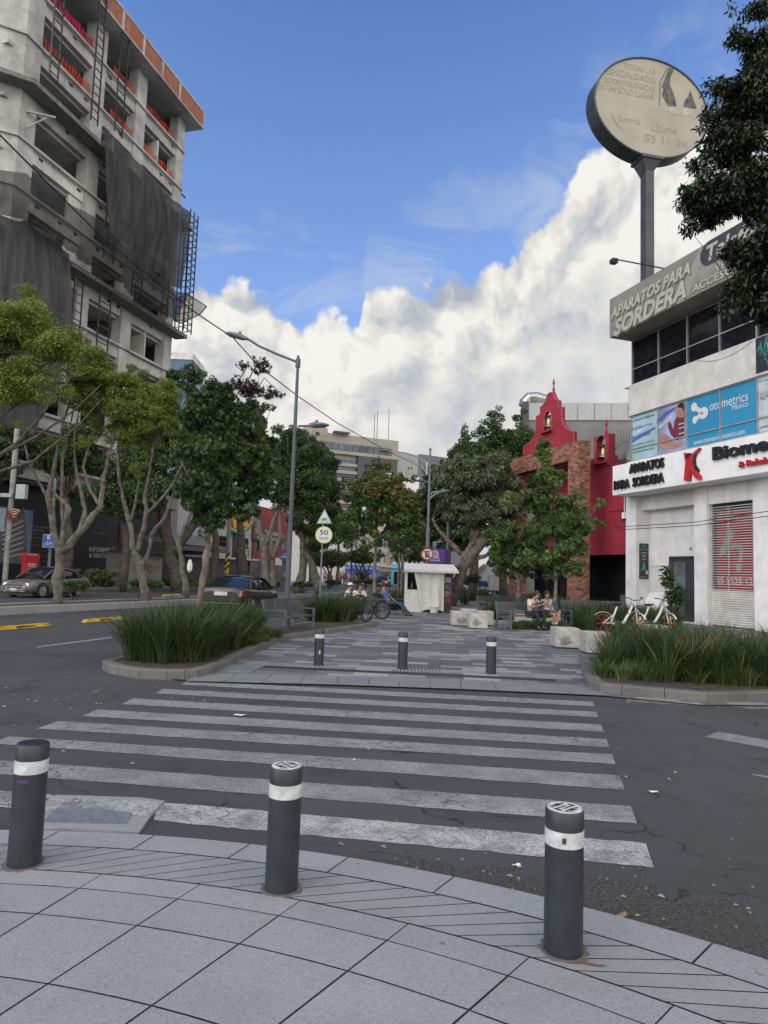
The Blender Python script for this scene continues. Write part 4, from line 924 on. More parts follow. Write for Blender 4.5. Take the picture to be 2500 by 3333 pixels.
# ================================================================ building under construction (left)
LO = 34.8
FLo = B(37, LO); FL = Frame((FLo.x, FLo.y), 15)
cb = thing('unfinished_building', 'bare concrete high-rise under construction with orange mesh barriers and brick parapet', 'building', FL.O, FL.rz)
M_cc = mat('raw_concrete', (0.45, 0.455, 0.445), rough=.9, var=.16, vs=.55, streak=.3, bump=.5, bs=8)
M_cc2 = mat('pale_concrete', (0.60, 0.60, 0.59), rough=.9, var=.12, vs=.5, streak=.3, bump=.4, bs=8)
M_ccd = mat('shaded_interior_concrete', (0.075, 0.072, 0.07), rough=.95, var=.3, vs=.5)  # same concrete, darkened: the dimness of the interior is put into the colour
M_rbr = f_brick('orange_block'); 
def f_block():
    m = bpy.data.materials.new('orange_blockwork'); m.use_nodes = True; t = m.node_tree; t.nodes.clear(); K = NT(t)
    tcn = K.n('ShaderNodeTexCoord'); s = K.n('ShaderNodeSeparateXYZ', {0: tcn.outputs['Object']})
    v = K.n('ShaderNodeCombineXYZ', {0: K.m('ADD', s.outputs[0], s.outputs[1]), 1: s.outputs[2], 2: 0.0}).outputs[0]
    b = K.n('ShaderNodeTexBrick', {'Vector': v, 'Color1': (0.34, 0.125, 0.08, 1), 'Color2': (0.27, 0.095, 0.065, 1), 'Mortar': (0.25, 0.13, 0.09, 1), 'Scale': 1.0, 'Mortar Size': .012, 'Brick Width': .35, 'Row Height': .13})
    n = K.n('ShaderNodeTexNoise', {'Vector': tcn.outputs['Object'], 'Scale': 1.5, 'Detail': 5.0})
    c = K.mix(K.mr(n.outputs['Fac'], .45, .75, 0, .4), b.outputs['Color'], (0.42, 0.27, 0.20))
    p = K.n('ShaderNodeBsdfPrincipled', {'Base Color': c, 'Roughness': .9}); K.n('ShaderNodeOutputMaterial', {0: p.outputs[0]}); return m
M_block = f_block()
LV = [4.6, 8.3, 11.9, 15.6, 19.2, 22.65, 26.0, 29.35, 32.8, 36.4, 40.0]
COLS = [(-2.2, -0.8), (4.3, 5.6), (9.5, 10.8), (15.6, 16.75)]
XL_, XE = -3.4, 16.75; DY = 13.0; ZS = 42.8
pier = [(-.8, 0), (-2.2, 0), (-3.4, 1.3), (-3.4, 3.0), (-.8, 3.0)]
b = MB(); b.prism(pier, 0, ZS); b.build('column', M_cc, cb)
for x0, x1 in COLS[1:]:
    b = MB(); b.box(x0, x1, 0, .9, 0, ZS); b.build('column', M_cc, cb)
for y0 in (7.0, 12.0):
    b = MB(); b.box(XL_, XL_+.9, y0, y0+1.2, 0, ZS); b.build('column', M_cc, cb)
for i, z in enumerate(LV):
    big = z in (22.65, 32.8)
    b = MB()
    # slab and floor
    b.box(XL_+.3, XE-.01, .5, DY, z-1.25, z-1.0)
    # beams between the columns, front
    xs = [c for c in COLS]
    for j in range(3):
        b.box(xs[j][1]+.01, xs[j+1][0]-.01, .12 if j != 1 else .15, .5, z-1.05, z)
    b.box(XL_+.12, XL_+.5, 3.01, 6.99, z-1.05, z); b.box(XL_+.12, XL_+.5, 8.21, 11.99, z-1.05, z)
    b.build('spandrel_beam', M_cc2 if i in (6, 7, 3, 5) else M_cc, cb)
    b = MB()
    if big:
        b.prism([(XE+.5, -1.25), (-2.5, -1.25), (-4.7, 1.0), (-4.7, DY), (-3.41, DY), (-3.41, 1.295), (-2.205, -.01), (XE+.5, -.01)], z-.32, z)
    else:
        b.prism([(XE+.05, -.16), (-2.27, -.16), (-3.58, 1.25), (-3.58, DY), (-3.405, DY), (-3.405, 1.298), (-2.202, -.005), (XE+.05, -.005)], z-.16, z+.02)
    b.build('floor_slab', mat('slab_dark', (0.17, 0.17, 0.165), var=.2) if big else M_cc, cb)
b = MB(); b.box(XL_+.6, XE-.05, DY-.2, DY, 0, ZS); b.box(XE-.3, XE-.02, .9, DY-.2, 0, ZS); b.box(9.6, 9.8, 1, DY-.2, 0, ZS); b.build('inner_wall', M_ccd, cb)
# partition walls and ducts seen in the bays
b = MB()
for z, x in ((29.35, 13.0), (26.0, 12.6), (36.4, 13.0), (33, 7.2), (15.7, 12.4), (19.3, 13.0)): b.box(x, x+.18, .2, 6, z-1, z+2.4)
for z in (26.0, 22.7): b.box(4.4-1.4, 4.29, .25, .5, z-.98+.99, z+2.3)
split_build(b, 'partition', M_cc2, cb)
b = MB(); b.box(XL_-1.2, XE+1.1, -1.25, DY, ZS, ZS+.12)
b.build('roof_slab', M_cc, cb)
b = MB(); y0 = -1.25; n = 0
edges = [-4.6, .2, 2.9, 5.6, 8.3, 11.0, 13.7, XE+1.05]
for j in range(len(edges)-1):
    b.box(edges[j]+.13, edges[j+1]-.13, y0+.02, y0+.22, ZS+.121, ZS+1.55)
b.box(XE+.85, XE+1.05, y0+.25, DY-1, ZS+.121, ZS+1.55)
b.build('brick_parapet', M_block, cb)
b = MB()
for e_ in edges: b.box(e_-.128, e_+.128, y0, y0+.24, ZS+.121, ZS+1.55)
b.box(-4.7, XE+1.1, y0-.02, y0+.26, ZS+1.551, ZS+1.72); b.box(XE+.83, XE+1.1, y0+.27, DY-1, ZS+1.551, ZS+1.72); b.build('parapet_frame', M_cc, cb)
# small dark vents under the slabs
b = MB(); rnd = random.Random(8)
for z in LV[5:]+[ZS+1.0-.1]:
    for j in range(3):
        for t in (.12, .55, .86):
            if rnd.random() < .6: x = COLS[j][1]+(COLS[j+1][0]-COLS[j][1])*t; b.box(x, x+.38, .10, .119, z-.5, z-.32)
split_build(b, 'vent_hole', M_black, cb)
# orange safety mesh
def netmat(name, c, a, sc_=1.0, stripes=False):
    m = bpy.data.materials.new(name); m.use_nodes = True; t = m.node_tree; t.nodes.clear(); K = NT(t)
    tcn = K.n('ShaderNodeTexCoord'); v = tcn.outputs['Object']
    n = K.n('ShaderNodeTexNoise', {'Vector': K.vm('MULTIPLY', v, (1.8, 1.2, .16)), 'Scale': 1.3*sc_, 'Detail': 7.0, 'Roughness': .7}).outputs['Fac']
    colr = K.mix(K.mr(n, .3, .7), tuple(x*.75 for x in c), tuple(x*1.4 for x in c))
    p = K.n('ShaderNodeBsdfDiffuse', {'Color': colr}); tr = K.n('ShaderNodeBsdfTransparent')
    if stripes:
        wv_ = K.n('ShaderNodeTexWave', {'Vector': v, 'Scale': 1.7, 'Distortion': 2.5, 'Detail': 2.0, 'Detail Scale': .6}, wave_type='BANDS', bands_direction='X').outputs['Fac']
        f = K.m('MULTIPLY', K.mr(wv_, .25, .6), a, clamp=True)
    else: f = K.m('ADD', a, K.m('MULTIPLY', K.m('SUBTRACT', n, .5), .35), clamp=True)
    mx = K.n('ShaderNodeMixShader', {0: f, 1: tr.outputs[0], 2: p.outputs[0]}); K.n('ShaderNodeOutputMaterial', {0: mx.outputs[0]}); return m
M_onet = netmat('orange_mesh', (0.42, 0.06, 0.035), .85, stripes=True); M_pnet = netmat('pink_mesh', (0.45, 0.03, 0.11), .9, stripes=True)
def barrier(x0, x1, y, z, h, m, axis='x'):
    b = MB(); n = 40; rows = []
    for k in range(3):
        rows.append([((x0+(x1-x0)*i/n, y+.05*math.sin(i*1.9+k), z+h*k/2-.12*math.sin(PI*((i*3/n) % 1))*(k/2)) if axis == 'x' else (y+.05*math.sin(i*1.9+k), x0+(x1-x0)*i/n, z+h*k/2)) for i in range(n+1)])
    b.grid(rows); o = b.build('safety_mesh', m, cb); return o
for z in (29.38, 32.85, 36.45, 40.05):
    for j in range(3):
        if z < 30 and j < 2: continue
        x0, x1 = COLS[j][1], COLS[j+1][0]
        m = M_pnet if (z > 40 and j == 0) else M_onet
        if z > 36 and z < 40 and j == 1 or z > 40 and j == 1: x0 += 1.0
        barrier(x0+.03, x1-.03, .2, z, 1.15 if j == 0 else 1.0, m)
for z in (32.85, 36.45, 40.05): barrier(3.05, 6.95, XL_+.15, z, .9, M_onet, 'y'); barrier(8.3, 11.9, XL_+.15, z, .9, M_onet, 'y')
barrier(11.2, 15.2, .2, 15.62, .8, M_onet)
# rough timber platform sticking out of the far corner
b = MB()
for k, (dz, l) in enumerate(((0, 1.3), (.5, .9), (.25, 1.1), (1.2, .5), (2.2, .4))): b.box(XE-.4, XE+l, .3+.3*k, .42+.3*k, 36.3+dz, 36.4+dz)
b.bar((XE, .6, 35.2), (XE+.9, .6, 36.3), .08); b.build('timber_platform', mat('old_timber', (0.10, 0.08, 0.06)), cb)

# scaffold ladders
scf = 0
def scaffold(x0, x1, z0, z1, y=-.45, dep=0.0, label='', step=.62):
    e = thing('scaffold_tower', label, 'scaffold', FL.w(x0, y, z0), FL.rz, 'black scaffold frames on the unfinished building')
    xs = [x0, x1] if x1-x0 < 1.3 else [x0, (x0+x1)/2, x1]
    b = MB()
    for x in xs:
        b.bar((x-x0, 0, 0), (x-x0, 0, z1-z0), .085)
        if dep: b.bar((x-x0, dep, 0), (x-x0, dep, z1-z0), .085)
    b.build('upright', M_iron2, e)
    b = MB(); n = int((z1-z0)/step)
    for i in range(n):
        z = (i+.5)*step; b.bar((0, 0, z), (x1-x0, 0, z), .06)
        if dep: b.bar((0, 0, z), (0, dep, z), .06); b.bar((x1-x0, 0, z), (x1-x0, dep, z), .06)
    split_build(b, 'rung', M_iron2, e)
def fx(x, y, yo=-.45): return FL.p(x/1.843, y/1.843, yo)
scaffold(fx(228, 450)[0], fx(258, 450)[0]+.35, fx(240, 470)[1], 47, -1.35, label='scaffold ladder at the top left corner pier above the upper wide slab')
scaffold(fx(483, 700)[0], fx(525, 720)[0], fx(500, 745)[1], 45, -1.35, label='scaffold ladder crossing the first bay beside the second concrete column')
scaffold(fx(650, 780)[0], fx(692, 800)[0]+.1, fx(660, 800)[1], fx(700, 195)[1], -1.0, label='scaffold ladder over the second bay above the dark drape')
scaffold(fx(585, 1500)[0], fx(648, 1500)[0], fx(600, 1560)[1], fx(600, 1190)[1], -1.0, label='scaffold frame seen through the thin net below the first bay')
scaffold(fx(752, 1780)[0], fx(810, 1800)[0], fx(780, 1800)[1], fx(800, 1400)[1], -1.0, label='scaffold frame at the foot of the large dark drape')
scaffold(fx(935, 1880)[0], fx(968, 1900)[0], fx(950, 1900)[1], fx(950, 1650)[1], -1.0, label='short scaffold frame right of centre just above the lower wide slab')
scaffold(fx(403, 1780)[0], fx(455, 1780)[0], 13.0, fx(430, 1600)[1], -1.0, label='scaffold ladder below the lower wide slab beside the left drape')
scaffold(fx(553, 1900)[0], fx(622, 1900)[0], 13.5, fx(590, 1725)[1], -1.0, label='wider scaffold ladder hanging below the lower wide slab, right of the left drape')
scaffold(fx(1062, 1980)[0], fx(1110, 1980)[0], fx(1075, 1990)[1], fx(1120, 1270)[1], -1.1, .9, label='tall scaffold tower on the far right corner under the drape')
scaffold(-6.6, -4.9, .2, 17.5, -1.0, .9, label='scaffold frame at the bottom left behind the camera post', step=1.2)
# drapes
def drape(name, label, top, bot, yo, m, wr=.12, nx=60, nz=34, sag=.0, seed=1, bulge=0.0):
    T = [fx(x, y, yo) for x, y in top]; Bo = [fx(x, y, yo) for x, y in bot]
    def lerp(P, t):
        L_ = [0]; 
        for i in range(1, len(P)): L_.append(L_[-1]+math.dist(P[i], P[i-1]))
        d = t*L_[-1]
        for i in range(1, len(P)):
            if d <= L_[i]+1e-9: u = (d-L_[i-1])/(L_[i]-L_[i-1]); return (P[i-1][0]+(P[i][0]-P[i-1][0])*u, P[i-1][1]+(P[i][1]-P[i-1][1])*u)
        return P[-1]
    rr = random.Random(seed); ph = [(rr.uniform(3, 9)*(2**k*.7), rr.uniform(0, 6), rr.uniform(-2.5, 2.5)) for k in range(4)]
    o0 = T[0]; e = thing(name, label, 'debris net', FL.w(o0[0], yo, o0[1]), FL.rz); b = MB(); rows = []
    for k in range(nz+1):
        v = k/nz; row = []
        for i in range(nx+1):
            u = i/nx; a = lerp(T, u); c = lerp(Bo, u); x = a[0]+(c[0]-a[0])*v; z = a[1]+(c[1]-a[1])*v-sag*math.sin(PI*u)*v
            w_ = sum(math.sin(f*PI*u*1.6+p+s*v*2)/(1+j*.7) for j, (f, p, s) in enumerate(ph))*wr*(.4+.8*v); y = w_-bulge*math.sin(PI*v)*math.sin(PI*u)+rr.uniform(-.02, .02)
            row.append((x-o0[0]+.1*w_, y, z-o0[1]+.12*w_))
        rows.append(row)
    b.grid(rows); b.build('netting', m, e, smooth='all'); return e
M_net = netmat('black_net', (0.058, 0.060, 0.064), .86); M_netb = netmat('grey_net', (0.075, 0.078, 0.082), .90); M_net2 = netmat('thin_net', (0.035, 0.035, 0.038), .72)
drape('debris_net', 'large black debris drape hanging across the right half of the unfinished facade', [(620, 755), (740, 880), (860, 1000), (960, 1130), (1080, 1230), (1140, 1275)], [(665, 1395), (750, 1470), (840, 1560), (940, 1640), (1040, 1720), (1085, 1740)], -1.5, M_net, .16, seed=3, bulge=.6)
drape('debris_net', 'grey debris drape over the lower left of the unfinished facade above the light green tree', [(-260, 1250), (0, 1285), (110, 1330), (150, 1320), (250, 1400), (350, 1470), (415, 1520)], [(-260, 2400), (0, 2620), (100, 2640), (200, 2600), (300, 2450), (360, 2300), (420, 2000)], -1.5, M_netb, .16, seed=5, bulge=.2)
drape('debris_net', 'see-through black net sagging in a band below the big drape', [(-200, 1010), (0, 1020), (155, 1040), (330, 1180), (560, 1300), (660, 1400), (850, 1560), (1060, 1745), (1135, 1765)], [(-200, 1270), (60, 1290), (170, 1330), (330, 1440), (450, 1530), (600, 1620), (760, 1740), (900, 1850), (1070, 1940)], -2.2, M_net2, .22, nx=90, seed=9, bulge=1.2)
T_ = fx(1240, 1838, -4.0)
e = thing('net_sail', 'loose pointed flap of net pulled out past the building corner', 'debris net', FL.w(15.5, -2, 24), FL.rz)
b = MB(); P_ = [fx(1045, 1790, -2.0), fx(1130, 1765, -2.0), fx(1240, 1838, -4.2), fx(1200, 1885, -3.6), fx(1090, 1940, -2.3), fx(1040, 1920, -2.0)]; Y_ = [-2.0, -2.0, -4.2, -3.6, -2.3, -2.0]
c_ = (sum(p[0] for p in P_)/6, sum(Y_)/6, sum(p[1] for p in P_)/6-.3)
for i in range(6):
    a, bb = P_[i], P_[(i+1) % 6]; b.add([(a[0]-15.5, Y_[i]+2, a[1]-24), (bb[0]-15.5, Y_[(i+1) % 6]+2, bb[1]-24), (c_[0]-15.5, c_[1]+2, c_[2]-24)], [(0, 1, 2)])
b.build('netting', netmat('flap_net', (0.05, 0.05, 0.053), .6), e)
b = MB()
for i in range(6): b.bar((P_[i][0]-15.5, Y_[i]+2, P_[i][1]-24), (P_[(i+1) % 6][0]-15.5, Y_[(i+1) % 6]+2, P_[(i+1) % 6][1]-24), .07)
b.build('edge_rope', M_iron2, e)
b = MB(); f0 = fx(190, 690, -.3); b.bar((f0[0]-.2, 0, f0[1]+.2), (f0[0]+1.0, -1.3, f0[1]+.35), .12); b.bar((f0[0]-.1, 0, f0[1]-.9), (f0[0]+.7, -.9, f0[1]+.2), .08); b.build('outrigger', M_cc, cb)
# black panels at street level (site hoarding)
FH = Frame(FL.w(0, -1.5, 0), 15)
M_hb = mat('hoarding_black', (0.012, 0.012, 0.014), rough=.55, var=.3, vs=.4)
hd = thing('site_hoarding', 'black site hoarding printed with building picture and white sales lettering', 'hoarding', FH.O, FH.rz)
def ch(x, y, yo=0.0): return FH.p(x/2.011, 900+y/2.011, yo)
zh = ch(400, 1410)[1]; xh1 = ch(1110, 1700)[0]
b = MB(); b.box(-14, xh1, 0, .15, .15, zh); b.build('hoarding_panel', M_hb, hd)
b = MB(); b.prism([(-14, -.5), (xh1, -.5), (xh1, .1), (-14, .1)], zh+.01, zh+.12); b.build('hoarding_cap', M_black, hd)
M_pic = mat('printed_sky', (0.075, 0.14, 0.24), rough=.5, c2=(0.16, 0.22, 0.30), vs=.8); M_pb = mat('printed_facade', (0.06, 0.05, 0.05), c2=(0.16, 0.13, 0.12), vs=3)
(x0, z1), (x1, z0) = ch(-40, 1500), ch(190, 1880)
b = MB(); b.box(x0, x1, -.03, -.001, z0, z1); pc = b.build('printed_picture', M_pic, hd)
b = MB(); b.prismy([ch(*p) for p in ((0, 1640), (110, 1560), (150, 1510), (165, 1600), (175, 1870), (0, 1870))], -.04, -.031); b.build('printed_tower', M_pb, pc)
b = MB()
for k in range(7):
    b.prismy([ch(*p) for p in ((10, 1660+k*30), (150, 1590+k*36), (150, 1600+k*36), (10, 1672+k*30))], -.05, -.041)
b.build('printed_balcony', mat('printed_pale', (0.30, 0.34, 0.38)), pc)
(x0, z1), (x1, z0) = ch(-60, 1505), ch(22, 1670); b = MB(); b.box(x0, x1, -.06, -.02, z0, z1); b.build('white_notice', mat('notice_blue_white', (0.38, 0.48, 0.58)), hd)
M_off = mat('print_white', (0.42, 0.42, 0.42), rough=.6); M_dim = mat('print_dim', (0.16, 0.16, 0.17)); M_gold = mat('print_gold', (0.30, 0.14, 0.04))
def ht(s, x0, x1, y0, h, m=M_off, **k):
    (xa, zt), (_, zb) = ch(x0, y0), ch(x0, y0+h); xb = ch(x1, y0)[0]; text(s, (xa, zb, xb, zt), m, hd, y=-.012, ext=.006, name='hoarding_lettering', **k)
ht('Vive en el corazón', 203, 328, 1622, 18, M_dim, bold=.02); ht('de LA ROMA', 203, 288, 1648, 18, M_dim, bold=.02)
for i, s in enumerate(('· Coworking', '· Business Center', '· Sky Pool', '· Área de Yoga')): ht(s, 200, (250, 275, 250, 270)[i], 1676+25*i, 12, M_dim)
ht('Departamentos', 265, 335, 1825, 12, M_dim); ht('desde', 280, 312, 1858, 12, M_dim)
ht('Showroom', 598, 690, 1662, 24, M_dim, bold=.01); ht('INFORMES', 584, 724, 1768, 32, M_off, bold=.025); ht('& VENTAS', 584, 710, 1808, 32, M_off, bold=.025)
ht('(55) 75-7600', 335, 527, 1907, 28, M_off); ht('IN', 768, 798, 1798, 46, M_off); ht('a', 763, 773, 1872, 14, M_off); ht('ROOM', 735, 805, 1908, 20, M_dim, bold=.02)
ht('SHOWROOM', 885, 1060, 1688, 36, M_dim, bold=.02)
b = MB()
for o_ in (0, 14): b.prismy([ch(728+o_, 1766), ch(736+o_, 1766), ch(746+o_, 1800), ch(736+o_, 1832), ch(728+o_, 1832), ch(738+o_, 1800)], -.02, -.002)
b.build('gold_chevron', M_gold, hd)
for xa, m in ((783, M_red), (803, M_off)):
    (x0, z1), (x1, z0) = ch(xa, 1618), ch(xa+18, 1745); b = MB(); b.box(x0, x1, -.06, -.02, z0, z1); b.build('banner_strip', m if m is M_off else mat('dull_red', (0.12, 0.02, 0.02)), hd)
(x0, z1), (x1, z0) = ch(765, 1855), ch(795, 1858); b = MB(); b.box(x0, x1, -.02, -.002, z1-.06, z1); b.build('rule_line', M_off, hd)
# red totem on the pavement
P = D(105, 1880, 40.2); tt = thing('sales_totem', 'narrow red sales totem pointing down with white lettering', 'advertising totem', (P.x, P.y, .15), FH.rz)
FT = Frame((P.x, P.y), 15)
def cq(x, y): return FT.p(x/3.318, 1600+y/3.318)
(x0, z1), (x1, z0) = cq(280, 660), cq(410, 950)
b = MB(); b.box(x0, x1, 0, .25, 0, z1-.15); b.build('totem_body', mat('totem_red', (0.46, 0.03, 0.035), rough=.5), tt)
def tt_(s, x0, x1, y, h, bold=0.02):
    (xa, zt), (_, zb) = cq(x0, y), cq(x0, y+h); text(s, (xa, zb-.15, cq(x1, y)[0], zt-.15), M_tx, tt, y=-.004, name='totem_lettering', bold=bold)
tt_('55 5575-7600', 292, 402, 670, 16); tt_('INFORMES', 300, 392, 776, 16, .04); tt_('Y VENTAS', 300, 388, 800, 16, .04); tt_('AQUÍ', 296, 390, 825, 34, .04)
b = MB(); b.prismy([(x, z-.15) for x, z in (cq(300, 870), cq(345, 893), cq(385, 870), cq(385, 882), cq(345, 908), cq(300, 882))], -.01, -.001); b.build('arrow_mark', M_tx, tt)

# ================================================================ low buildings farther along the far pavement
FS2 = Frame(B(74, 36.5), 15)
def c3(x, y, yo=0.0, F_=FS2): return F_.p(500+x/2.011, 1000+y/2.011, yo)
wh = thing('white_shop_building', 'white two-storey shop building with square black windows and a round sign', 'building', FS2.O, FS2.rz)
M_brw = mat('white_painted_brick', (0.36, 0.37, 0.37), var=.06, streak=.1)
x0, x1 = c3(150, 1500)[0], c3(645, 1500)[0]; zt, zb = c3(500, 1290)[1], c3(560, 1640)[1]
b = MB(); b.box(x0, x1, 0, 8, zb, zt); b.box(x0, x1, .5, 8, 0, zb); b.build('wall', M_brw, wh)
b = MB(); b.box(x0, x1, .40, .49, .1, zb-.2); b.build('shopfront', mat('shopfront_dark', (0.022, 0.024, 0.028), rough=.35, var=.5, vs=.7), wh)
for a, c, d_, e_ in ((430, 1498, 486, 1572), (553, 1510, 614, 1580)):
    (xa, za), (xb_, zb_) = c3(a, c), c3(d_, e_); b = MB(); b.box(xa, xb_, -.03, -.001, min(za, zb_), max(za, zb_)); wn = b.build('window', M_glassd, wh)
    b = MB()
    for t in (0, .33, .66, 1): b.box(xa+(xb_-xa)*t-.05, xa+(xb_-xa)*t+.05, -.07, -.031, min(za, zb_), max(za, zb_))
    for z in (min(za, zb_), max(za, zb_), (za+zb_)/2): b.box(xa, xb_, -.075, -.071, z-.05, z+.05)
    b.build('window_frame', M_iron2, wn)
b = MB(); (xa, za), (xb_, zb_) = c3(490, 1570), c3(620, 1640)
for i in range(6): t = xa+(xb_-xa)*i/5; b.bar((t, -1.0, zb-.1), (t, -1.0, zb+1.2), .05)
for z in (zb+.3, zb+.75, zb+1.2): b.bar((xa, -1.0, z), (xb_, -1.0, z), .05)
b.build('balcony_rail', M_iron2, wh)
b = MB(); b.box(x0, x1+.2, -1.1, 0, zb-.25, zb-.05); b.build('balcony_slab', M_cc, wh)
b = MB(); xa, xb_ = c3(523, 1400)[0], c3(545, 1400)[0]; b.box(xa, xb_, -.4, -.02, zb, c3(530, 1400)[1]); b.build('sign_post', M_steel, wh)
# awning
aw = thing('grey_awning', 'grey hipped awning with faint white lettering left of the white shop', 'awning', FS2.w(0, 0, 0), FS2.rz)
(xa, za), (xb_, zb_) = c3(150, 1530, -2), c3(478, 1575, -2); zlo = c3(400, 1600, -2)[1]
b = MB(); b.add([(xa, -2, za-.2), (xb_, -2, zlo+.35), (xb_-2.5, 0, za+.9), (xa, 0, za+.9)], [(0, 1, 2, 3)]); b.add([(xb_, -2, zlo+.35), (xb_, 0, zlo+.35), (xb_-2.5, 0, za+.9)], [(0, 1, 2)])
b.build('canvas', mat('grey_canvas', (0.14, 0.145, 0.155), rough=.8), aw)
b = MB(); b.box(xa, xb_, -2.05, -2.0, zlo-.1, zlo+.34); b.build('valance', mat('dark_canvas', (0.075, 0.08, 0.09)), aw)
text('Cocina Económica y Café de Olla', (xb_-8.5, zlo, xb_-.6, zlo+.22), M_dim, aw, y=-2.06, name='awning_lettering')
b = MB(); b.box(xa, xb_, 0, .3, 0, zlo); b.build('dark_shopfront', M_black, aw)
# round sign
FW_ = Frame(FS2.w(c3(560, 1370, -.8)[0], -.8, 0), 70)
cx, cz = c3(561, 1360, -.8); rs = thing('round_shop_sign', 'round green, red and yellow shop sign reading Waldo\'s, half hidden by leaves', 'shop sign', FW_.O, FW_.rz)
b = MB(); R1 = 2.1
def dsk(m, nm, r, y0, y1, a0=0, a1=2*PI, par=rs, sx_=.85):
    b = MB(); n = 40; pts = [(r*sx_*math.cos(a0+(a1-a0)*i/n), cz+r*math.sin(a0+(a1-a0)*i/n)) for i in range(n+(0 if a1-a0 > 6.2 else 1))]; b.prismy(pts, y0, y1); return b.build(nm, m, par)
dsk(mat('sign_green', (0.03, 0.22, 0.10)), 'sign_disc', R1, 0, .4); dsk(mat('sign_cream2', (.45, .45, .35)), 'sign_ring', R1*.88, -.04, -.001)
dsk(mat('sign_dkred', (0.22, 0.03, 0.03)), 'lower_field', R1*.8, -.08, -.041, PI*.93, PI*2.07)
b = MB(); b.prismy([(-.45*R1, cz+R1*.12), (.30*R1, cz+R1*.12), (.52*R1, cz-.55*R1), (0, cz-.74*R1), (-.25*R1, cz-.7*R1)], -.12, -.081); b.build('yellow_wedge', mat('sign_yel', (0.50, 0.33, 0.04)), rs)
dsk(mat('sign_lime', (0.05, 0.28, 0.10)), 'upper_field', R1*.8, -.08, -.041, PI*.07, PI*.93)
text("Waldo's", (-R1*.95, cz+R1*.12, R1*.95, cz+R1*.72), M_tx, rs, y=-.13, ext=.03, bold=.04, name='sign_lettering')
# red building
FS3 = Frame(FS2.w(x1+.3, 0, 0), 15)
rd = thing('red_building', 'dull red two-storey building with dark windows behind the pale trunks', 'building', FS3.O, FS3.rz)
def c3b(x, y, yo=0.0): return c3(x, y, yo, FS3)
X1 = c3b(905, 1500)[0]; b = MB(); b.box(0, X1, 0, 8, zb, zt+.6); b.box(0, X1, .4, 8, 0, zb); b.build('wall', mat('dull_brick_red', (0.22, 0.035, 0.028), var=.15, vs=.6), rd)
b = MB(); b.box(0, X1, .3, .39, .1, zb-.3); b.build('shopfront', mat('shopfront_dim', (0.05, 0.05, 0.05), var=.6, vs=.5, rough=.3), rd)
for a in (665, 755, 835, 862):
    (xa, za), (xb_, zb_) = c3b(a, 1490), c3b(a+30, 1590); b = MB(); b.box(xa, xb_, -.05, -.001, zb_, za); b.build('window', M_glassd, rd)
b = MB(); (xa, za), (xb_, zb_) = c3b(655, 1465, -.3), c3b(860, 1510, -.3); b.box(xa, xb_, -.3, -.01, za-1.0, za+.6); b.build('sign_board', mat('sign_brown', (0.10, 0.05, 0.045)), rd)
text('Se Vende', (xa+.4, za-.2, xb_-.4, za+.45), M_off, rd, y=-.31, name='sign_lettering', bold=.02); text('o Renta', (xa+1, za-.85, xb_-2, za-.3), M_off, rd, y=-.31, name='sign_lettering')
b = MB(); (xa, za), (xb_, zb_) = c3b(806, 1560, -.2), c3b(840, 1660, -.2); b.box(xa, xb_, -.2, -.05, zb_-.6, za-1.6); b.build('pale_notice', mat('poster_white', (0.5, 0.52, 0.5)), rd)  # plain white notice on the facade
# more street wall beyond, pale, mostly behind trees
for (s0, s1, h, c_, nm, lb) in ((112, 140, 9, (0.42, 0.40, 0.38), 'pale_building', 'pale low building behind the dark street trees, nearest of the pale row'), (141, 170, 12, (0.38, 0.30, 0.28), 'pink_building', 'pinkish building glimpsed between trunks behind the speed sign'),
                                (171, 215, 8, (0.50, 0.50, 0.50), 'white_building', 'long white building at the far end of the left pavement')):
    O_ = B(s0, 36.5); e = thing(nm, lb, 'building', (O_.x, O_.y, 0), R_(75)); b = MB(); b.box(0, s1-s0, 0, 10, 0, h); b.build('wall', mat(nm, c_, var=.1), e)
    for zf in (3.9, 7.0, 10):
        if zf+1.6 > h: continue
        for k in range(int((s1-s0)/4)): b = MB(); b.box(1.2+k*4, 2.9+k*4, -.03, -.001, zf, zf+1.5); b.build('window', M_glassd, e)
    b = MB(); b.box(.6, s1-s0-.6, -.05, -.001, .2, 3.0); b.build('shopfront', mat('shopfront_dim', (0, 0, 0)), e)
    b = MB(); b.box(0, s1-s0, -1.2, 0, 3.1, 3.3); b.build('awning', mat('awning_pale', (0.5, .5, .5)), e)

# ================================================================ far buildings
FQ = Frame(D(1150, 1866, 190), 66)
def cr3(x, y, yo=0.0, F_=FQ): return F_.p(950+x/3.318, 1350+y/3.318, yo)
hp = thing('hospital_block', 'long beige office block with a blue glass top band in the distance', 'building', FQ.O, FQ.rz)
M_bei = mat('beige_concrete', (0.30, 0.285, 0.255), var=.1, vs=.1, streak=.2); M_win = mat('blue_glass', (0.055, 0.10, 0.13), rough=.12, var=.3, vs=.2); M_drk = mat('dark_cladding', (0.07, 0.075, 0.085))
x0, x1 = cr3(150, 300)[0], cr3(1150, 400)[0]; xm0 = cr3(385, 200)[0]
zt1, zt2 = cr3(250, 170)[1], cr3(1150, 305)[1]; zt2 = (zt2+cr3(500, 215)[1])/2
zw1, zw0 = cr3(800, 340)[1], cr3(800, 425)[1]
b = MB(); b.box(x0, x1, 0, 30, 0, zt2-.6); b.box(x0, xm0, -.1, 20, zt2-.6, zt1+1); b.box(xm0, x1, .1, 29, zt2-.6, zt2+.4); b.build('wall', M_bei, hp)
b = MB(); b.box(xm0+6, x1-20, -1.5, .05, zt2+.41, zt2+.9); b.build('roof_trellis', M_drk, hp)
xs = np.linspace(cr3(345, 300)[0], x1-2, 11)
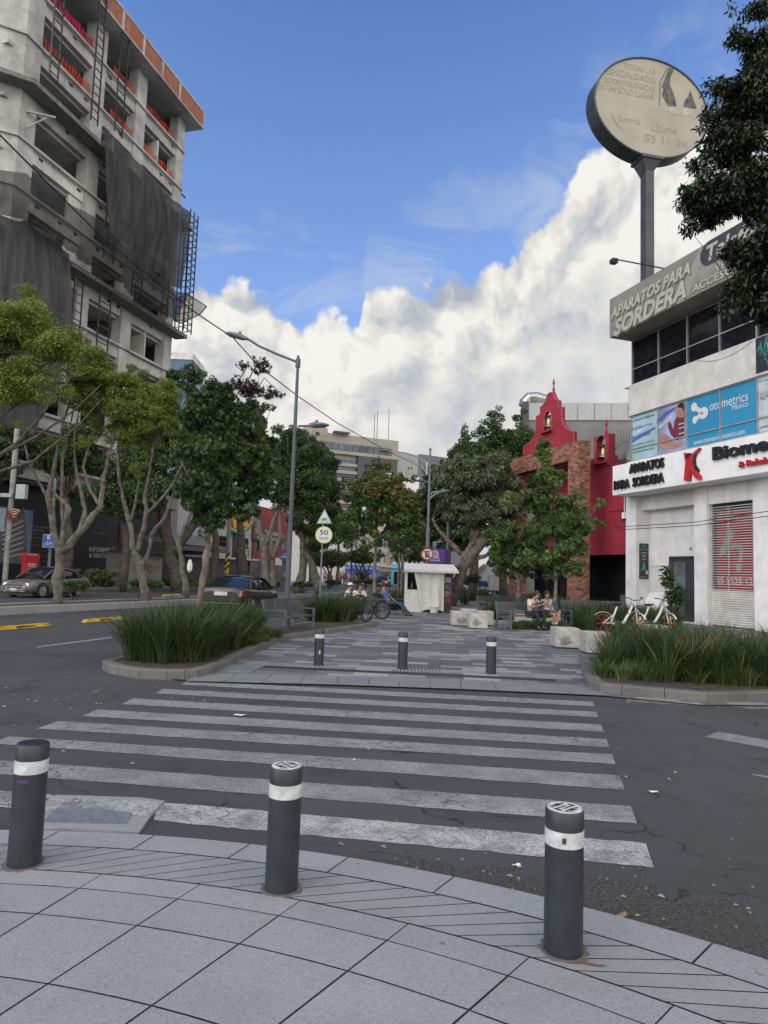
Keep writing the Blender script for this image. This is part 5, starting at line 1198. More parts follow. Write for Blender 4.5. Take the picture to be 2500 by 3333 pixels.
for i in range(10): b = MB(); b.box(xs[i]+.25, xs[i+1]-.25, -.5, -.01, zw0, zw1); b.build('window', M_win, hp)
b = MB(); b.box(xs[0]-.3, x1, -1.2, -.0, zw0-.9, zw0-.02); b.build('ledge', M_bei, hp)
fh = (cr3(640, 430)[1]-cr3(640, 590)[1])/2.0
xw0, xw1 = cr3(420, 450)[0], cr3(690, 450)[0]
for k in range(8):
    z = zw0-1.2-fh*(k+1); b = MB(); b.box(xw0, xw1, -.4, -.01, z, z+fh*.52); b.build('window', M_win if k < 2 else M_glassd, hp)
    b = MB(); b.box(xw0-1, xw1+.5, -1.0, -.41, z-fh*.42, z-.05); b.build('balcony', M_bei, hp)
b = MB(); xd0, xd1 = cr3(700, 450)[0], cr3(1120, 470)[0]; b.box(xd0, xd0+2, -1.3, 0, 10, zw0-1); b.box(xd1-2, xd1, -1.3, 0, 10, zw0-1); b.box(xd0, xd1, -1.31, 0, zw0-3.2, zw0-1.01); b.box(xd0+2, xd1-2, -.3, 0, 10, zw0-3.2); b.build('dark_frame', M_drk, hp)
for k in range(9):
    z = zw0-4-fh*(k+1); b = MB(); b.box(xd0+2.3, xd1-2.3, -.5, -.31, z, z+fh*.55); b.build('window', M_win, hp)
for xx, h in ((cr3(1090, 200)[0], 10), (cr3(935, 200)[0], 8), (cr3(965, 200)[0], 9)): b = MB(); b.bar((xx, 3, zt2), (xx, 3, zt2+h), .13); b.build('antenna', M_drk, hp)
FR2 = Frame(D(1355, 1870, 230), 60)
g2 = thing('grey_tower', 'plain grey block with a darker glass side right of the beige block', 'building', FR2.O, FR2.rz)
def cr4(x, y, yo=0.0): return cr3(x, y, yo, FR2)
x0, x1 = cr4(1140, 450)[0], cr4(1530, 450)[0]; z1 = cr4(1355, 420)[1]
b = MB(); b.box(0, x1-x0+8, 0, 30, 0, z1); b.build('dark_face', mat('blue_grey_cladding', (0.13, 0.15, 0.17), var=.08, vs=.1), g2)
b = MB(); b.box(x0, -.02, .5, 30, 0, z1-.3); b.build('pale_face', mat('pale_grey_cladding', (0.31, 0.32, 0.33), var=.05, vs=.1), g2)
for k in range(6): b = MB(); b.box(1, x1-x0+6, -.3, -.01, z1-6-k*5, z1-4-k*5); b.build('window', M_win, g2)
P = D(575, 1848, 120); bt_ = thing('blue_glass_tower', 'small glimpse of a glass-sided block just past the unfinished building', 'building', (P.x, P.y, 0), 0)
Ft = Frame((P.x, P.y), 90)
(xa, za), (xb_, zb_) = Ft.p(553, 1148), Ft.p(625, 1155); b = MB(); b.box(xa-8, xb_, 0, 8, 0, za-1.2); b.build('glass_wall', mat('tower_glass', (0.05, 0.12, 0.20), rough=.2), bt_); b = MB(); b.box(xa-8, xb_+.2, -.2, 8, za-1.19, za); b.build('roof_band', M_cc2, bt_)
# white banner wall and shops at the far end of the avenue
P = D(1300, 1866, 150); bl_w = thing('banner_wall', 'white wall with pink and red printed banner seen through the middle tree', 'building', (P.x, P.y, 0), 0)
Fb = Frame((P.x, P.y), 90)
(xa, za), (xb_, zb_) = Fb.p(1180, 1530), Fb.p(1360, 1700); b = MB(); b.box(xa, xb_, 0, 10, 0, za-1); b.build('wall', mat('bright_wall', (0.62, 0.62, 0.62), var=.05), bl_w)
b = MB(); b.box(xa+4, xb_-3, -.2, -.01, za-8, za-.5); b.build('pink_banner', mat('pink_banner', (0.52, 0.20, 0.20), c2=(.7, .65, .65), vs=.3), bl_w)
def shop(px0, px1, pyt, dist, c_, nm, lb, sign=None):
    P = D((px0+px1)/2, 1866, dist); F_ = Frame((P.x, P.y), 90); (xa, za), (xb_, _) = F_.p(px0, pyt), F_.p(px1, pyt)
    e = thing(nm, lb, 'shop', (P.x, P.y, 0), 0); b = MB(); b.box(xa, xb_, 0, 6, 0, za); b.build('wall', mat(nm, c_, var=.06), e)
    b = MB(); b.box(xa+(xb_-xa)*.2, xa+(xb_-xa)*.75, -.05, -.001, .1, za*.62); b.build('doorway', M_glassd, e); b = MB(); b.box(xa-.1, xb_+.1, -.25, -.06, za*.78, za*.92); b.build('fascia', mat(nm+'_fascia', tuple(x*.6+.15 for x in c_)), e); return e
shop(1128, 1235, 1838, 112, (0.03, 0.13, 0.50), 'blue_shop', 'bright blue shopfront beyond the median behind the crowd')
shop(1275, 1318, 1835, 118, (0.05, 0.38, 0.52), 'turquoise_shop', 'small turquoise shopfront right of the red car')
shop(1236, 1272, 1850, 125, (0.30, 0.18, 0.12), 'brown_shop', 'narrow brown shop between the blue and turquoise ones')
shop(1030, 1127, 1800, 130, (0.40, 0.38, 0.36), 'pale_shop', 'pale shop front left of the blue shop behind the crowd')
# footbridge ramp on the right
P = D(1640, 1880, 85); fb = thing('footbridge_ramp', 'pale concrete ramp climbing to the right behind the plaza shrubs', 'ramp', (P.x, P.y, 0), 0)
Fz = Frame((P.x, P.y), 95)
def cz_(x, y): return Fz.p(1300+x/3.16, 1300+y/3.16)
b = MB(); pts = [cz_(650, 1900), cz_(880, 1720), cz_(1140, 1640), cz_(1140, 1900)]; b.prismy([(x, max(0, z)) for x, z in pts], 0, 2.5); b.build('ramp_wall', mat('ramp_grey', (0.34, 0.35, 0.37), var=.08, vs=.2), fb)
b = MB(); p0, p1 = cz_(740, 1815), cz_(880, 1705); b.bar((p0[0], -.2, p0[1]), (p1[0], -.2, p1[1]), .2, .5); b.build('brown_rail', mat('ramp_brown', (0.20, 0.12, 0.08)), fb)
# ================================================================ street furniture
M_bol = mat('bollard_grey', (0.024, 0.030, 0.037), rough=.42, var=.12, vs=9, streak=.0, speck=.08, spk=60)
M_band2 = mat('reflective_band', (0.50, 0.53, 0.53), rough=.5, var=.12, vs=14)
M_cast = mat('cast_cap', (0.58, 0.58, 0.55), rough=.5, metal=.1, var=.15, vs=20)
M_rust = mat('rust', (0.10, 0.035, 0.015), rough=.9)
M_scuff = mat('scuff_white', (0.5, 0.5, 0.5), rough=.8)
HB = .66; RB = .0875
def bollard(p, label, group, cap=M_cast, det=True, HB=.645):
    e = thing('bollard', label, 'bollard', (p.x, p.y, .02), random.uniform(0, 6), group)
    b = MB(); b.lathe([(RB, -.03), (RB, HB-.155)], 40); b.build('post', M_bol, e, smooth=True)
    b = MB(); b.lathe([(RB+.0012, HB-.155), (RB+.0012, HB-.085)], 40); b.build('reflective_band', M_band2, e, smooth=True)
    b = MB(); b.lathe([(RB, HB-.085), (RB, HB-.008), (RB-.003, HB-.002), (RB-.006, HB)], 40); b.build('collar', M_bol, e, smooth=True)
    b = MB(); b.lathe([(RB-.006, HB-.004), (RB-.008, HB+.003)], 40); cp = b.build('cap', cap, e)
    if det:
        b = MB(); z0, z1 = HB+.001, HB+.0045
        for x0, x1, y0, y1 in ((-.05, .02, .006, .013), (-.02, .05, -.013, -.006), (-.022, .022, .030, .052), (-.022, .022, -.052, -.030), (-.060, -.048, -.018, .018), (.048, .060, -.018, .018)):
            b.box(x0, x1, y0, y1, z0, z1)
        for a in (.8, 2.37, 3.94, 5.5): b.cyl(.055*math.cos(a), .055*math.sin(a), z0, z1, .008, n=10)
        b.build('cast_emblem', M_iron, cp)
        b = MB(); rr = random.Random(int(p.x*100))
        pts = []
        for i in range(26): a = 2*PI*i/26; r = RB+.004+rr.uniform(.006, .03); pts.append((r*math.cos(a), r*math.sin(a)))
        b.prism(pts, -.015, .006); b.build('mortar_collar', M_kerb, e)
    return e
def mark_on(e, az_, z, w_, h, m, name):
    b = MB(); r = RB+.0022; n = 6; a0 = math.atan2(-e.location.y, -e.location.x)-e.rotation_euler.z+az_
    rr = random.Random(3); top = []; bot = []
    for i in range(n+1): a = a0+(i/n-.5)*w_/r; top.append((r*math.cos(a), r*math.sin(a), z+h/2*(1-abs(i/n-.5))*rr.uniform(.6, 1.2))); bot.append((r*math.cos(a), r*math.sin(a), z-h/2*rr.uniform(.5, 1.2)))
    b.grid([bot, top]); b.build(name, m, e)
gN = 'near bollards on the pavement corner'; gF = 'far bollards along the plaza edge'
bl1 = bollard(G(78, 2812, .02), 'near bollard with purple scribble, at the left edge of the photo', gN, M_iron, HB=.66)
bl2 = bollard(G(915, 2892, .02), 'middle near bollard with pale cap, plain of scribble or rust', gN, HB=.635)
bl3 = bollard(G(1833, 3095, .02), 'near bollard with a rust stain on its white band, right of the other two', gN, HB=.63)
mark_on(bl3, 0, .63-.118, .018, .035, M_rust, 'rust_stain')
mark_on(bl1, -.5, HB-.19, .06, .02, mat('purple_ink', (0.12, 0.03, 0.25), rough=.6), 'ink_scribble')
for i, (p, lb) in enumerate((((1037, 2166), 'far bollard with a white scuff, nearest the bench and lamp post'), ((1310, 2178), 'far bollard in the middle of the plaza edge'), ((1598, 2194), 'far bollard nearest the right planter and concrete cubes'))):
    e = bollard(G(*p, .02), lb, gF, M_iron, det=False)
    if i == 0: mark_on(e, .1, .25, .03, .09, M_scuff, 'scuff')
# concrete cubes
M_cube = mat('cast_concrete', (0.40, 0.395, 0.37), rough=.9, var=.12, vs=4, streak=.25, bump=.4, bs=30)
M_stain = mat('water_stain', (0.24, 0.235, 0.22), rough=.9, var=.2, vs=6)
CUBS = [((1498, 2039), 'concrete cube with a pale drawing, leftmost of the four together'), ((1557, 2048), 'stained concrete cube in front of the other three in its cluster'), ((1579, 2037), 'concrete cube at the right of the cluster of four'), ((1528, 2028), 'concrete cube at the back of the cluster of four'),
        ((1849, 2112), 'concrete cube before the seated couple with a grey stain low down'), ((1953, 2131), 'concrete cube standing half behind the right planter grass'), ((2148, 2096), 'concrete cube mostly hidden by grass, in front of the white bicycles'),
        ((1707, 2030), 'concrete cube seen through the bench under the seated man'), ((1800, 2030), 'concrete cube seen through the bench behind the seated woman')]
for k, (p, lb) in enumerate(CUBS):
    q = G(*p, .02); s = .6; e = thing('concrete_cube', lb, 'concrete seat', (q.x, q.y+.3, .02), R_(random.uniform(-4, 1)), 'concrete cube seats on the plaza')
    b = MB(); b.box(-.30, .30, -.3, .3, .03, .50); b.build('block', M_cube, e, bevel=.012)
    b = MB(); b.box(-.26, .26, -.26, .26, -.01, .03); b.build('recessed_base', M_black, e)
    if k in (0, 1, 4): 
        b = MB(); rr = random.Random(k); cx = rr.uniform(-.1, .1); pts = [(cx+.17*math.cos(a)*rr.uniform(.6, 1.2), .2+.12*math.sin(a)*rr.uniform(.6, 1.2)) for a in np.linspace(0, 2*PI, 18)[:-1]]; b.prismy(pts, -.3035, -.3005); b.build('stain', M_stain, e)
# benches
M_bench = mat('bench_grey', (0.085, 0.098, 0.112), rough=.42, var=.1)
def bench(p, rz, L=1.8, label='', grp='grey slatted metal benches on the plaza'):
    e = thing('park_bench', label, 'bench', (p[0], p[1], .02), rz, grp)
    b = MB()
    for i in range(7): y = -.30+i*.075; b.box(-L/2, L/2, y, y+.045, .43+.015*abs(i-3)*.4, .455+.015*abs(i-3)*.4)
    b.build('seat', M_bench, e)
    b = MB()
    for i in range(8):
        t = i/7; y = .255+.10*t+.02*t*t; z = .50+.36*t; b.box(-L/2, L/2, y, y+.022, z, z+.042)
    b.build('backrest', M_bench, e)
    for s in (-1, 1):
        x = s*(L/2+.02); b = MB(); b.box(x-.02, x+.02, -.36, -.30, -.02, .66); b.box(x-.02, x+.02, -.30, .34, .62, .66)
        b.build('armrest', M_bench, e)
        b = MB(); b.bar((x, .34, -.02), (x, .26, .45), .045, .06); b.bar((x, .26, .45), (x, .37, .90), .04, .06); b.bar((x, -.33, .42), (x, .28, .42), .05, .04); b.build('leg', M_bench, e)
    b = MB(); b.bar((0, -.28, .41), (0, .28, .41), .04); b.bar((0, .26, .43), (0, .36, .88), .03); b.build('brace', M_bench, e)
    return e
nA0, nA1, nA2 = G(855, 2068), G(943, 2073), G(1017, 2056)
dA = (nA2-nA1).normalized(); hA = math.atan2(dA.y, dA.x)
cA = (nA0+nA2)/2
bench((cA.x, cA.y), R_(72)+0.0, 1.75, 'slatted bench by the tall lamp post, seen from behind its near end')
def rzb(a, b_): d = b_-a; return math.atan2(d.y, d.x)
c0, c1 = G(1660, 2056), G(1862, 2050); rB = rzb(c0, c1); cB = (c0+c1)/2; nB = Vector((-math.sin(rB), math.cos(rB), 0))
LB = (c1-c0).length; BP = cB+nB*.33
bench((BP.x, BP.y), rB, LB-.1, 'slatted bench carrying the young couple')
c0, c1 = G(1579, 2012), G(1735, 2006); rC = rzb(c0, c1); m_ = (c0+c1)/2+Vector((0, .33, 0)); bench((m_.x, m_.y), rC, (c1-c0).length, 'empty slatted bench behind the couple, over the left grass')
p = D(1925, 2010, 27.5); bench((p.x, p.y), R_(-6), 2.2, 'slatted bench mostly hidden behind grass, right of the couple')
p = G(1283, 2004); bench((p.x-.25, p.y+.45), R_(62), 1.5, 'slatted bench on which the man in the blue shirt sits')
p = G(1150, 2012); bench((p.x, p.y), R_(20), 1.7, 'bench behind the grass clump, hidden by two men and parked bicycles')

# lamp posts
M_lamp = mat('lamp_slate', (0.055, 0.07, 0.085), rough=.4, var=.1, vs=2)
M_head = mat('lamp_head', (0.12, 0.14, 0.16), rough=.4)
M_lens = mat('lamp_lens', (0.45, 0.45, 0.42), rough=.3)
P0_ = G(930, 2048, .02)
def zat_(px, py, Y): return D(px, py, Y)
lp1 = thing('street_lamp', 'tall slate street lamp with one high arm over the road and one low arm', 'street lamp', P0_)
W = lambda x, y, Y: D(x, y, Y)-P0_
top = W(968, 1158, P0_.y); 
b = MB(); b.tube([(0, 0, 0), (0, 0, .9), (0, 0, top.z)], [.088, .082, .042], 16); b.lathe([(.075, top.z-.35), (.075, top.z-.1)], 12); b.build('pole', M_lamp, lp1, smooth=True)
b = MB(); b.box(-.22, .22, -.22, .22, 0, .03); b.lathe([(.14, .03), (.115, .16), (.10, .2)], 16); b.build('base_plate', M_lamp, lp1)
def head(pts, w_, par, hd):
    b = MB(); a, c = Vector(pts[0]), Vector(pts[1]); t = (c-a).normalized(); s_ = t.cross(Vector((0, 0, 1))).normalized(); u = s_.cross(t)
    L_ = (c-a).length; rows = [(0, .05, .05), (.12, .07, .07), (.3, .15, .085), (.75, .17, .06), (1.0, .06, .03)]
    R__ = []
    for f, ww, hh in rows:
        o = a+t*L_*f; R__.append([o+s_*ww*w_*q_+u*hh*r_ for q_, r_ in ((-1, 0), (-.7, 1), (.7, 1), (1, 0), (.8, -.6), (-.8, -.6), (-1, 0))])
    b.grid(R__); b.poly(R__[0][:-1]); b.poly(R__[-1][:-1]); hdo = b.build('lamp_head', M_head, par)
    b = MB(); o = a+t*L_*.55-u*.055; b.add([o+t*L_*.28*i+s_*.11*w_*j for i, j in ((-1, -1), (1, -1), (1, 1), (-1, 1))], [(0, 1, 2, 3)]); b.build('lens', M_lens, hdo)
    b = MB(); o = a+t*L_*.4+u*.07; b.tube([o, o+u*.09], .05, 8); b.build('photocell', M_head, hdo); return hdo
Y1 = lambda t: P0_.y+t*.26
a1 = [W(966, 1178, Y1(0)), W(900, 1152, Y1(.6)), W(840, 1125, Y1(1.2)), W(815, 1108, Y1(1.4)), W(803, 1103, Y1(1.5))]
b = MB(); b.tube(a1, .035, 10); b.build('arm', M_lamp, lp1, smooth=True); head((W(806, 1104, Y1(1.5)), W(734, 1085, Y1(2.1))), 1.0, lp1, 0)
b = MB(); b.tube([W(971, 1387, P0_.y), W(1008, 1386, P0_.y-.1)], .03, 10); b.build('arm', M_lamp, lp1, smooth=True); head((W(1004, 1386, P0_.y-.1), W(1070, 1384, P0_.y-.2)), 1.0, lp1, 0)
# overhead cable from the building to beyond
M_cab = mat('black_cable', (0.012, 0.012, 0.013), rough=.6)
def cable(name, label, pts, r, sag=0.0):
    P_ = []
    for i in range(len(pts)-1):
        for k in range(12): P_.append(pts[i].lerp(pts[i+1], k/12))
    P_.append(pts[-1]); o = P_[0].copy(); b = MB(); b.tube([q-o for q in P_], r, 6); c = b.build('strand', M_cab, None); c.name = name; c.location = o; tag(c, label, 'cable'); return c
cable('overhead_cable', 'long black overhead cable slanting down from the top left across the lamp post', [D(-60, 395, 19), D(0, 440, 20), D(330, 770, 25), D(640, 1020, 30), D(760, 1100, 32), D(840, 1190, 34), D(970, 1290, 38), D(1100, 1378, 45), D(1250, 1462, 60), D(1390, 1530, 80)], .028)
cable('service_wire', 'upper of two thin wires running to the white building shutter', [D(1950, 1719, 30.5), D(2260, 1700, 28.0), D(2560, 1655, 25.0)], .016)
cable('service_wire', 'lower of two thin wires running to the white building shutter', [D(1950, 1728, 30.4), D(2260, 1711, 27.9), D(2560, 1672, 24.9)], .016)
cable('service_wire', 'thin wire from the arched lamp into the dark trees on the right', [D(1398, 1640, 35), D(1500, 1690, 36), D(1640, 1745, 38)], .016)
# arched lamps
M_galv = mat('pale_galvanised', (0.30, 0.33, 0.36), rough=.4, metal=.2); M_galvd = mat('grey_pole', (0.13, 0.155, 0.175), rough=.45)
YL = 35.0; Pb = D(1389, 1880, YL); Pb.z = .02
lp2 = thing('street_lamp', 'arched double-arm street lamp rising behind the white kiosk', 'street lamp', Pb)
W2 = lambda x, y, Y=YL: D(x, y, Y)-Pb
b = MB(); tp = W2(1393, 1465); b.tube([(0, 0, 0), (0, 0, tp.z*.5), (0, 0, tp.z*.5+.05), (0, 0, tp.z)], [.11, .10, .07, .05], 12); b.lathe([(.02, tp.z-.02), (.08, tp.z+.04), (.02, tp.z+.12)], 10); b.build('pole', M_galvd, lp2)
arcL = [W2(1389, 1508), W2(1370, 1494), W2(1345, 1482), W2(1315, 1473), W2(1290, 1470), W2(1262, 1469)]; arcR = [W2(1389, 1542), W2(1378, 1525), W2(1358, 1507), W2(1330, 1490)]
b = MB(); b.tube(arcL, .035, 8); b.tube(arcR, .03, 8); b.bar(W2(1389, 1504), W2(1389, 1546), .1)
for i, j in ((1, 1), (2, 2), (3, 3)): b.bar(arcL[i], arcR[j], .025)
b.build('arm', M_galv, lp2); head((W2(1268, 1469), W2(1236, 1467)), 1.2, lp2, 0)
arc3 = [W2(1396, 1630), W2(1404, 1618), W2(1418, 1608), W2(1432, 1603)]; arc4 = [W2(1396, 1612), W2(1406, 1604), W2(1420, 1600), W2(1432, 1601)]
b = MB(); b.tube(arc3, .03, 8); b.tube(arc4, .03, 8); b.bar(W2(1396, 1608), W2(1396, 1634), .09)
for i in (1, 2): b.bar(arc3[i], arc4[i], .02)
b.build('arm', M_galv, lp2); head((W2(1428, 1602), W2(1463, 1598)), 1.2, lp2, 0)
Pb3 = D(1455, 1880, 41); Pb3.z = .02; lp3 = thing('street_lamp', 'thin grey street lamp behind the purple box', 'street lamp', Pb3); W3 = lambda x, y: D(x, y, 41)-Pb3
b = MB(); tp = W3(1460, 1600); b.tube([(0, 0, 0), (0, 0, tp.z)], [.12, .07], 10); b.build('pole', M_galvd, lp3)
b = MB(); b.tube([W3(1459, 1602), W3(1440, 1588), W3(1400, 1570), W3(1380, 1566)], .035, 8); b.build('arm', M_galv, lp3); head((W3(1384, 1567), W3(1350, 1563)), 1.2, lp3, 0)
# sign helpers
def sign_post(px, py_top, Y, r, label, cat='road sign', name='road_sign', z0=.02, m=M_galvd, group=None, rz=0.0):
    P = D(px, 1860, Y); P.z = z0; e = thing(name, label, cat, P, rz, group); t = D(px, py_top, Y)
    b = MB(); b.tube([(0, 0, 0), (0, 0, t.z-z0)], r, 10); b.build('post', m, e); return e, P
M_sw = mat('sign_white_sheet', (0.55, 0.57, 0.55), rough=.4, var=.02); M_lime = mat('sign_yellow_rim', (0.52, 0.58, 0.20), rough=.4); M_teal = mat('sign_teal_rim', (0.08, 0.42, 0.36), rough=.4); M_sb = mat('sign_blue_sheet', (0.015, 0.11, 0.42), rough=.4); M_ink = mat('sign_ink', (0.01, 0.01, 0.01), rough=.5); M_sr = mat('sign_red_sheet', (0.45, 0.015, 0.02), rough=.4)
def bike_icon(par, cx, cz, s, y, m):
    b = MB()
    for x in (-.5, .5): b.ring((cx+x*s, y, cz), .32*s, .035*s, 'y', 20, 4)
    for p_, q_ in (((-.5, 0), (-.2, .42)), ((-.2, .42), (.3, .42)), ((-.5, 0), (0, 0)), ((0, 0), (.33, .45)), ((0, 0), (-.22, .5)), ((.5, 0), (.3, .55)), ((-.32, .52), (-.12, .52)), ((.3, .55), (.45, .6))):
        b.bar((cx+p_[0]*s, y, cz+p_[1]*s), (cx+q_[0]*s, y, cz+q_[1]*s), .06*s)
    b.build('bicycle_symbol', m, par)
e, P = sign_post(1045, 1700, 24.5, .03, 'round 50 km/h speed sign under a teal triangular bicycle sign')
Fs = Frame((P.x, P.y), 90)
def g7(x, y): v = Fs.p(1000+x/2.37, 1400+y/2.37, -.05); return (v[0], v[1]-.02)
cx, cz = g7(129, 808); r = .30
def dsc(par, m, nm, r, y0, y1, cx, cz): b = MB(); disc(b, cx, cz, r, r, y0, y1, 40); return b.build(nm, m, par)
dsc(e, M_lime, 'sign_rim', r, -.05, -.035, cx, cz); dsc(e, M_sw, 'sign_face', r*.88, -.056, -.0505, cx, cz)
text('50', (cx-.145, cz+.0, cx+.145, cz+.175), M_ink, e, y=-.058, ext=.002, bold=.01); text('km/h', (cx-.15, cz-.17, cx+.15, cz-.055), M_ink, e, y=-.058, ext=.002)
tri = [g7(135, 606), g7(192, 722), g7(72, 722)]; b = MB(); b.prismy(tri, -.05, -.035); b.build('triangle_rim', M_teal, e)
c_ = (sum(t[0] for t in tri)/3, sum(t[1] for t in tri)/3); b = MB(); b.prismy([(c_[0]+(t[0]-c_[0])*.80, c_[1]+(t[1]-c_[1])*.80) for t in tri], -.056, -.0505); b.build('triangle_face', M_sw, e)
bike_icon(e, c_[0], c_[1]-.055, .16, -.06, M_ink)
# no parking sign on the arched lamp pole
e2 = thing('no_parking_sign', 'round red no-parking sign with a crossed E above the kiosk', 'road sign', (Pb.x, Pb.y, 0)); F5 = Frame((Pb.x, Pb.y), 90)
cx, cz = F5.p(1390.5, 1804, -.15); r = F5.p(1411, 1804, -.15)[0]-cx
dsc(e2, M_sr, 'sign_rim', r, -.17, -.14, cx, cz); dsc(e2, M_sw, 'sign_face', r*.80, -.178, -.171, cx, cz)
text('E', (cx-r*.30, cz-r*.5, cx+r*.38, cz+r*.5), M_ink, e2, y=-.18, ext=.003, bold=.03); b = MB(); b.bar((cx-r*.62, -.19, cz+r*.62), (cx+r*.62, -.19, cz-r*.62), r*.13, r*.13); b.build('slash', M_sr, e2)
# bicycle parking sign and its lamp pole on the far pavement
YE = 40.5; e, P = sign_post(158, 1560, YE, .09, 'pale street lamp pole by the dark hoarding carrying the blue sign', 'street lamp', 'street_lamp', .15, M_galvd)
b = MB(); t = D(183, 1562, YE)-P; u = D(165, 1553, YE)-P; b.tube([t, u], .05, 8); b.build('arm', M_galv, e); head((D(168, 1554, YE)-P, D(134, 1546, YE)-P), 1.3, e, 0)
e3 = thing('bicycle_parking_sign', 'blue square sign with an E over a white bicycle', 'road sign', (P.x, P.y, 0)); F6 = Frame((P.x, P.y), 96); e3.rotation_euler.z = F6.rz
def g8(x, y): return F6.p(x/3.318, 1600+y/3.318, -.1)
(x0, z1), (x1, z0) = g8(470, 460), g8(592, 606); b = MB(); b.box(x0, x1, -.13, -.10, z0, z1); b.build('sign_rim', M_sw, e3); b = MB(); b.box(x0+.025, x1-.025, -.14, -.131, z0+.025, z1-.025); b.build('sign_face', M_sb, e3)
w_ = x1-x0; text('E', (x0+w_*.36, z0+(z1-z0)*.62, x0+w_*.64, z0+(z1-z0)*.92), M_sw, e3, y=-.142, bold=.03); bike_icon(e3, (x0+x1)/2, z0+(z1-z0)*.22, w_*.46, -.15, M_sw)
# camera post with cabinet
YC = 38.0; e, P = sign_post(18, 1395, YC, .14, 'tall pale post with a grey cabinet and a small camera arm at the far left', 'camera post', 'camera_post', .15, mat('dull_galv', (0.25, 0.275, 0.27), var=.2, rough=.5))
F7 = Frame((P.x, P.y), 92)
def g9(x, y, yo=-.2): v = F7.p(x/3.318, 1600+y/3.318, yo); return (v[0], v[1]-.15)
b = MB(); (x0, z1), (x1, z0) = g9(178, -80), g9(265, 80); b.box(x0, x1, -.25, .1, z0, z1); b.build('cabinet', mat('cabinet_grey', (0.36, 0.40, 0.41), var=.05), e, bevel=.02)
b = MB(); (x0, z1), (x1, z0) = g9(12, 38), g9(130, 62); b.box(x0, x1, -.3, -.1, z0, z1+.1); b.build('camera_arm', M_galv, e)
b = MB(); b.lathe([(.3, 0), (.3, .12), (.16, .3), (.14, .6)], 8); b.build('base', M_galvd, e)
e4 = thing('wifi_sign', 'small maroon wifi sign strapped to the camera post', 'sign', (P.x, P.y, 0), F7.rz)
(x0, z1), (x1, z0) = F7.p(85/3.318, 1600+197/3.318, -.2), F7.p(188/3.318, 1600+300/3.318, -.2); b = MB(); b.box(x0, x1, -.22, -.17, z0, z1); b.build('panel', mat('maroon_sheet', (0.16, 0.015, 0.03)), e4)
cx, cz = (x0+x1)/2+.1, z0+(z1-z0)*.25
b = MB()
for r in (.18, .3, .42): b.tube([(cx+r*math.cos(a), -.23, cz+r*math.sin(a)) for a in np.linspace(R_(45), R_(135), 8)], .03, 4)
b.cyl(cx, -.23, cz-.02, cz+.05, .05); b.build('wifi_symbol', mat('pale_gold', (0.5, 0.38, 0.2)), e4)
# grey street stall with graffiti on the far pavement
P = D(470, 1880, 50); P.z = .15; st_ = thing('shuttered_stall', 'small grey shuttered stall with pink graffiti before the hoarding', 'stall', P, R_(60)); F8 = Frame((P.x, P.y), 30)
def g10(x, y, yo=0.0): v = F8.p(x/3.318, 1600+y/3.318, yo); return (v[0], v[1]-.15)
st_.rotation_euler.z = F8.rz
x0, x1 = -1.1, 1.5; zt = g10(1450, 660)[1]
M_shg = mat('stall_grey', (0.24, 0.25, 0.245), var=.15, streak=.3); b = MB(); b.box(-1.6, 1.6, 0, 2.2, 0, zt); b.build('stall_body', M_shg, st_)
b = MB(); b.box(-1.75, 1.75, -.5, 2.3, zt, zt+.08); b.build('stall_roof', mat('stall_roof', (0.1, .09, .08)), st_)
b = MB()
for i in range(16): b.box(-1.45, 1.45, -.02, -.001, .15+i*.12, .15+i*.12+.08)
b.build('shutter', mat('stall_shutter', (0.34, 0.33, 0.30), var=.1), st_)
b = MB(); rr = random.Random(4)
for (cx, cz, r) in ((-.5, 1.45, .2), (0, 1.5, .22), (.45, 1.4, .18), (-.2, .95, .2), (.3, .95, .17)): b.ring((cx, -.04, cz), r, .03, 'y', 12, 4)
b.build('graffiti', mat('graffiti_pink', (0.35, 0.05, 0.09)), st_)
b = MB()
for k in range(5): b.bar((-.9+.35*k, -.04, .3), (-.75+.35*k, -.04, .65), .04); b.bar((-.75+.35*k, -.04, .65), (-.62+.35*k, -.04, .35), .04)
b.build('graffiti', M_ink, st_)
# striped utility pole
YU = 61; e, P = sign_post(738, 1480, YU, .18, 'concrete utility pole with a black and yellow striped foot', 'utility pole', 'utility_pole', .15, mat('pole_concrete', (0.20, 0.21, 0.19), var=.1)); z0_, z1_ = D(741, 1865, YU).z-.15, D(746, 1805, YU).z-.15
M_sy = mat('stripe_yellow', (0.62, 0.42, 0.02)); b = MB(); b.lathe([(.19, z0_), (.19, z1_)], 16); b.build('yellow_band', M_sy, e)
for k in range(3):
    b = MB(); zz = z0_+.2+(z1_-z0_)*k/3; rows = []
    for dz in (0, .26): rows.append([(.196*math.cos(a), .196*math.sin(a), zz+dz+.22*math.cos(a)+.1) for a in np.linspace(0, 2*PI, 17)])
    b.grid(rows); b.build('black_stripe', M_ink, e)
# bus stop sign
e, P = sign_post(925, 1800, 60, .05, 'small blue bus stop sign seen left of the tall lamp post', z0=.15); F9 = Frame((P.x, P.y), 90); (x0, z1), (x1, z0) = F9.p(913, 1799, -.1), F9.p(937, 1823, -.1); z0 -= .15; z1 -= .15
b = MB(); b.box(x0, x1, -.12, -.09, z0, z1); b.build('sign_face', M_sb, e); b = MB(); b.box(x0+.26, x1-.05, -.15, -.12, z0+.2, z1-.1); b.box(x0+.08, x0+.12, -.15, -.12, z0+.12, z0+.35); b.box(x0+.16, x0+.2, -.15, -.12, z0+.12, z0+.35); b.build('bus_symbol', M_sw, e)
b = MB(); b.box(x0+.3, x1-.09, -.16, -.151, z0+.33, z1-.16); b.build('bus_window', M_sb, e)
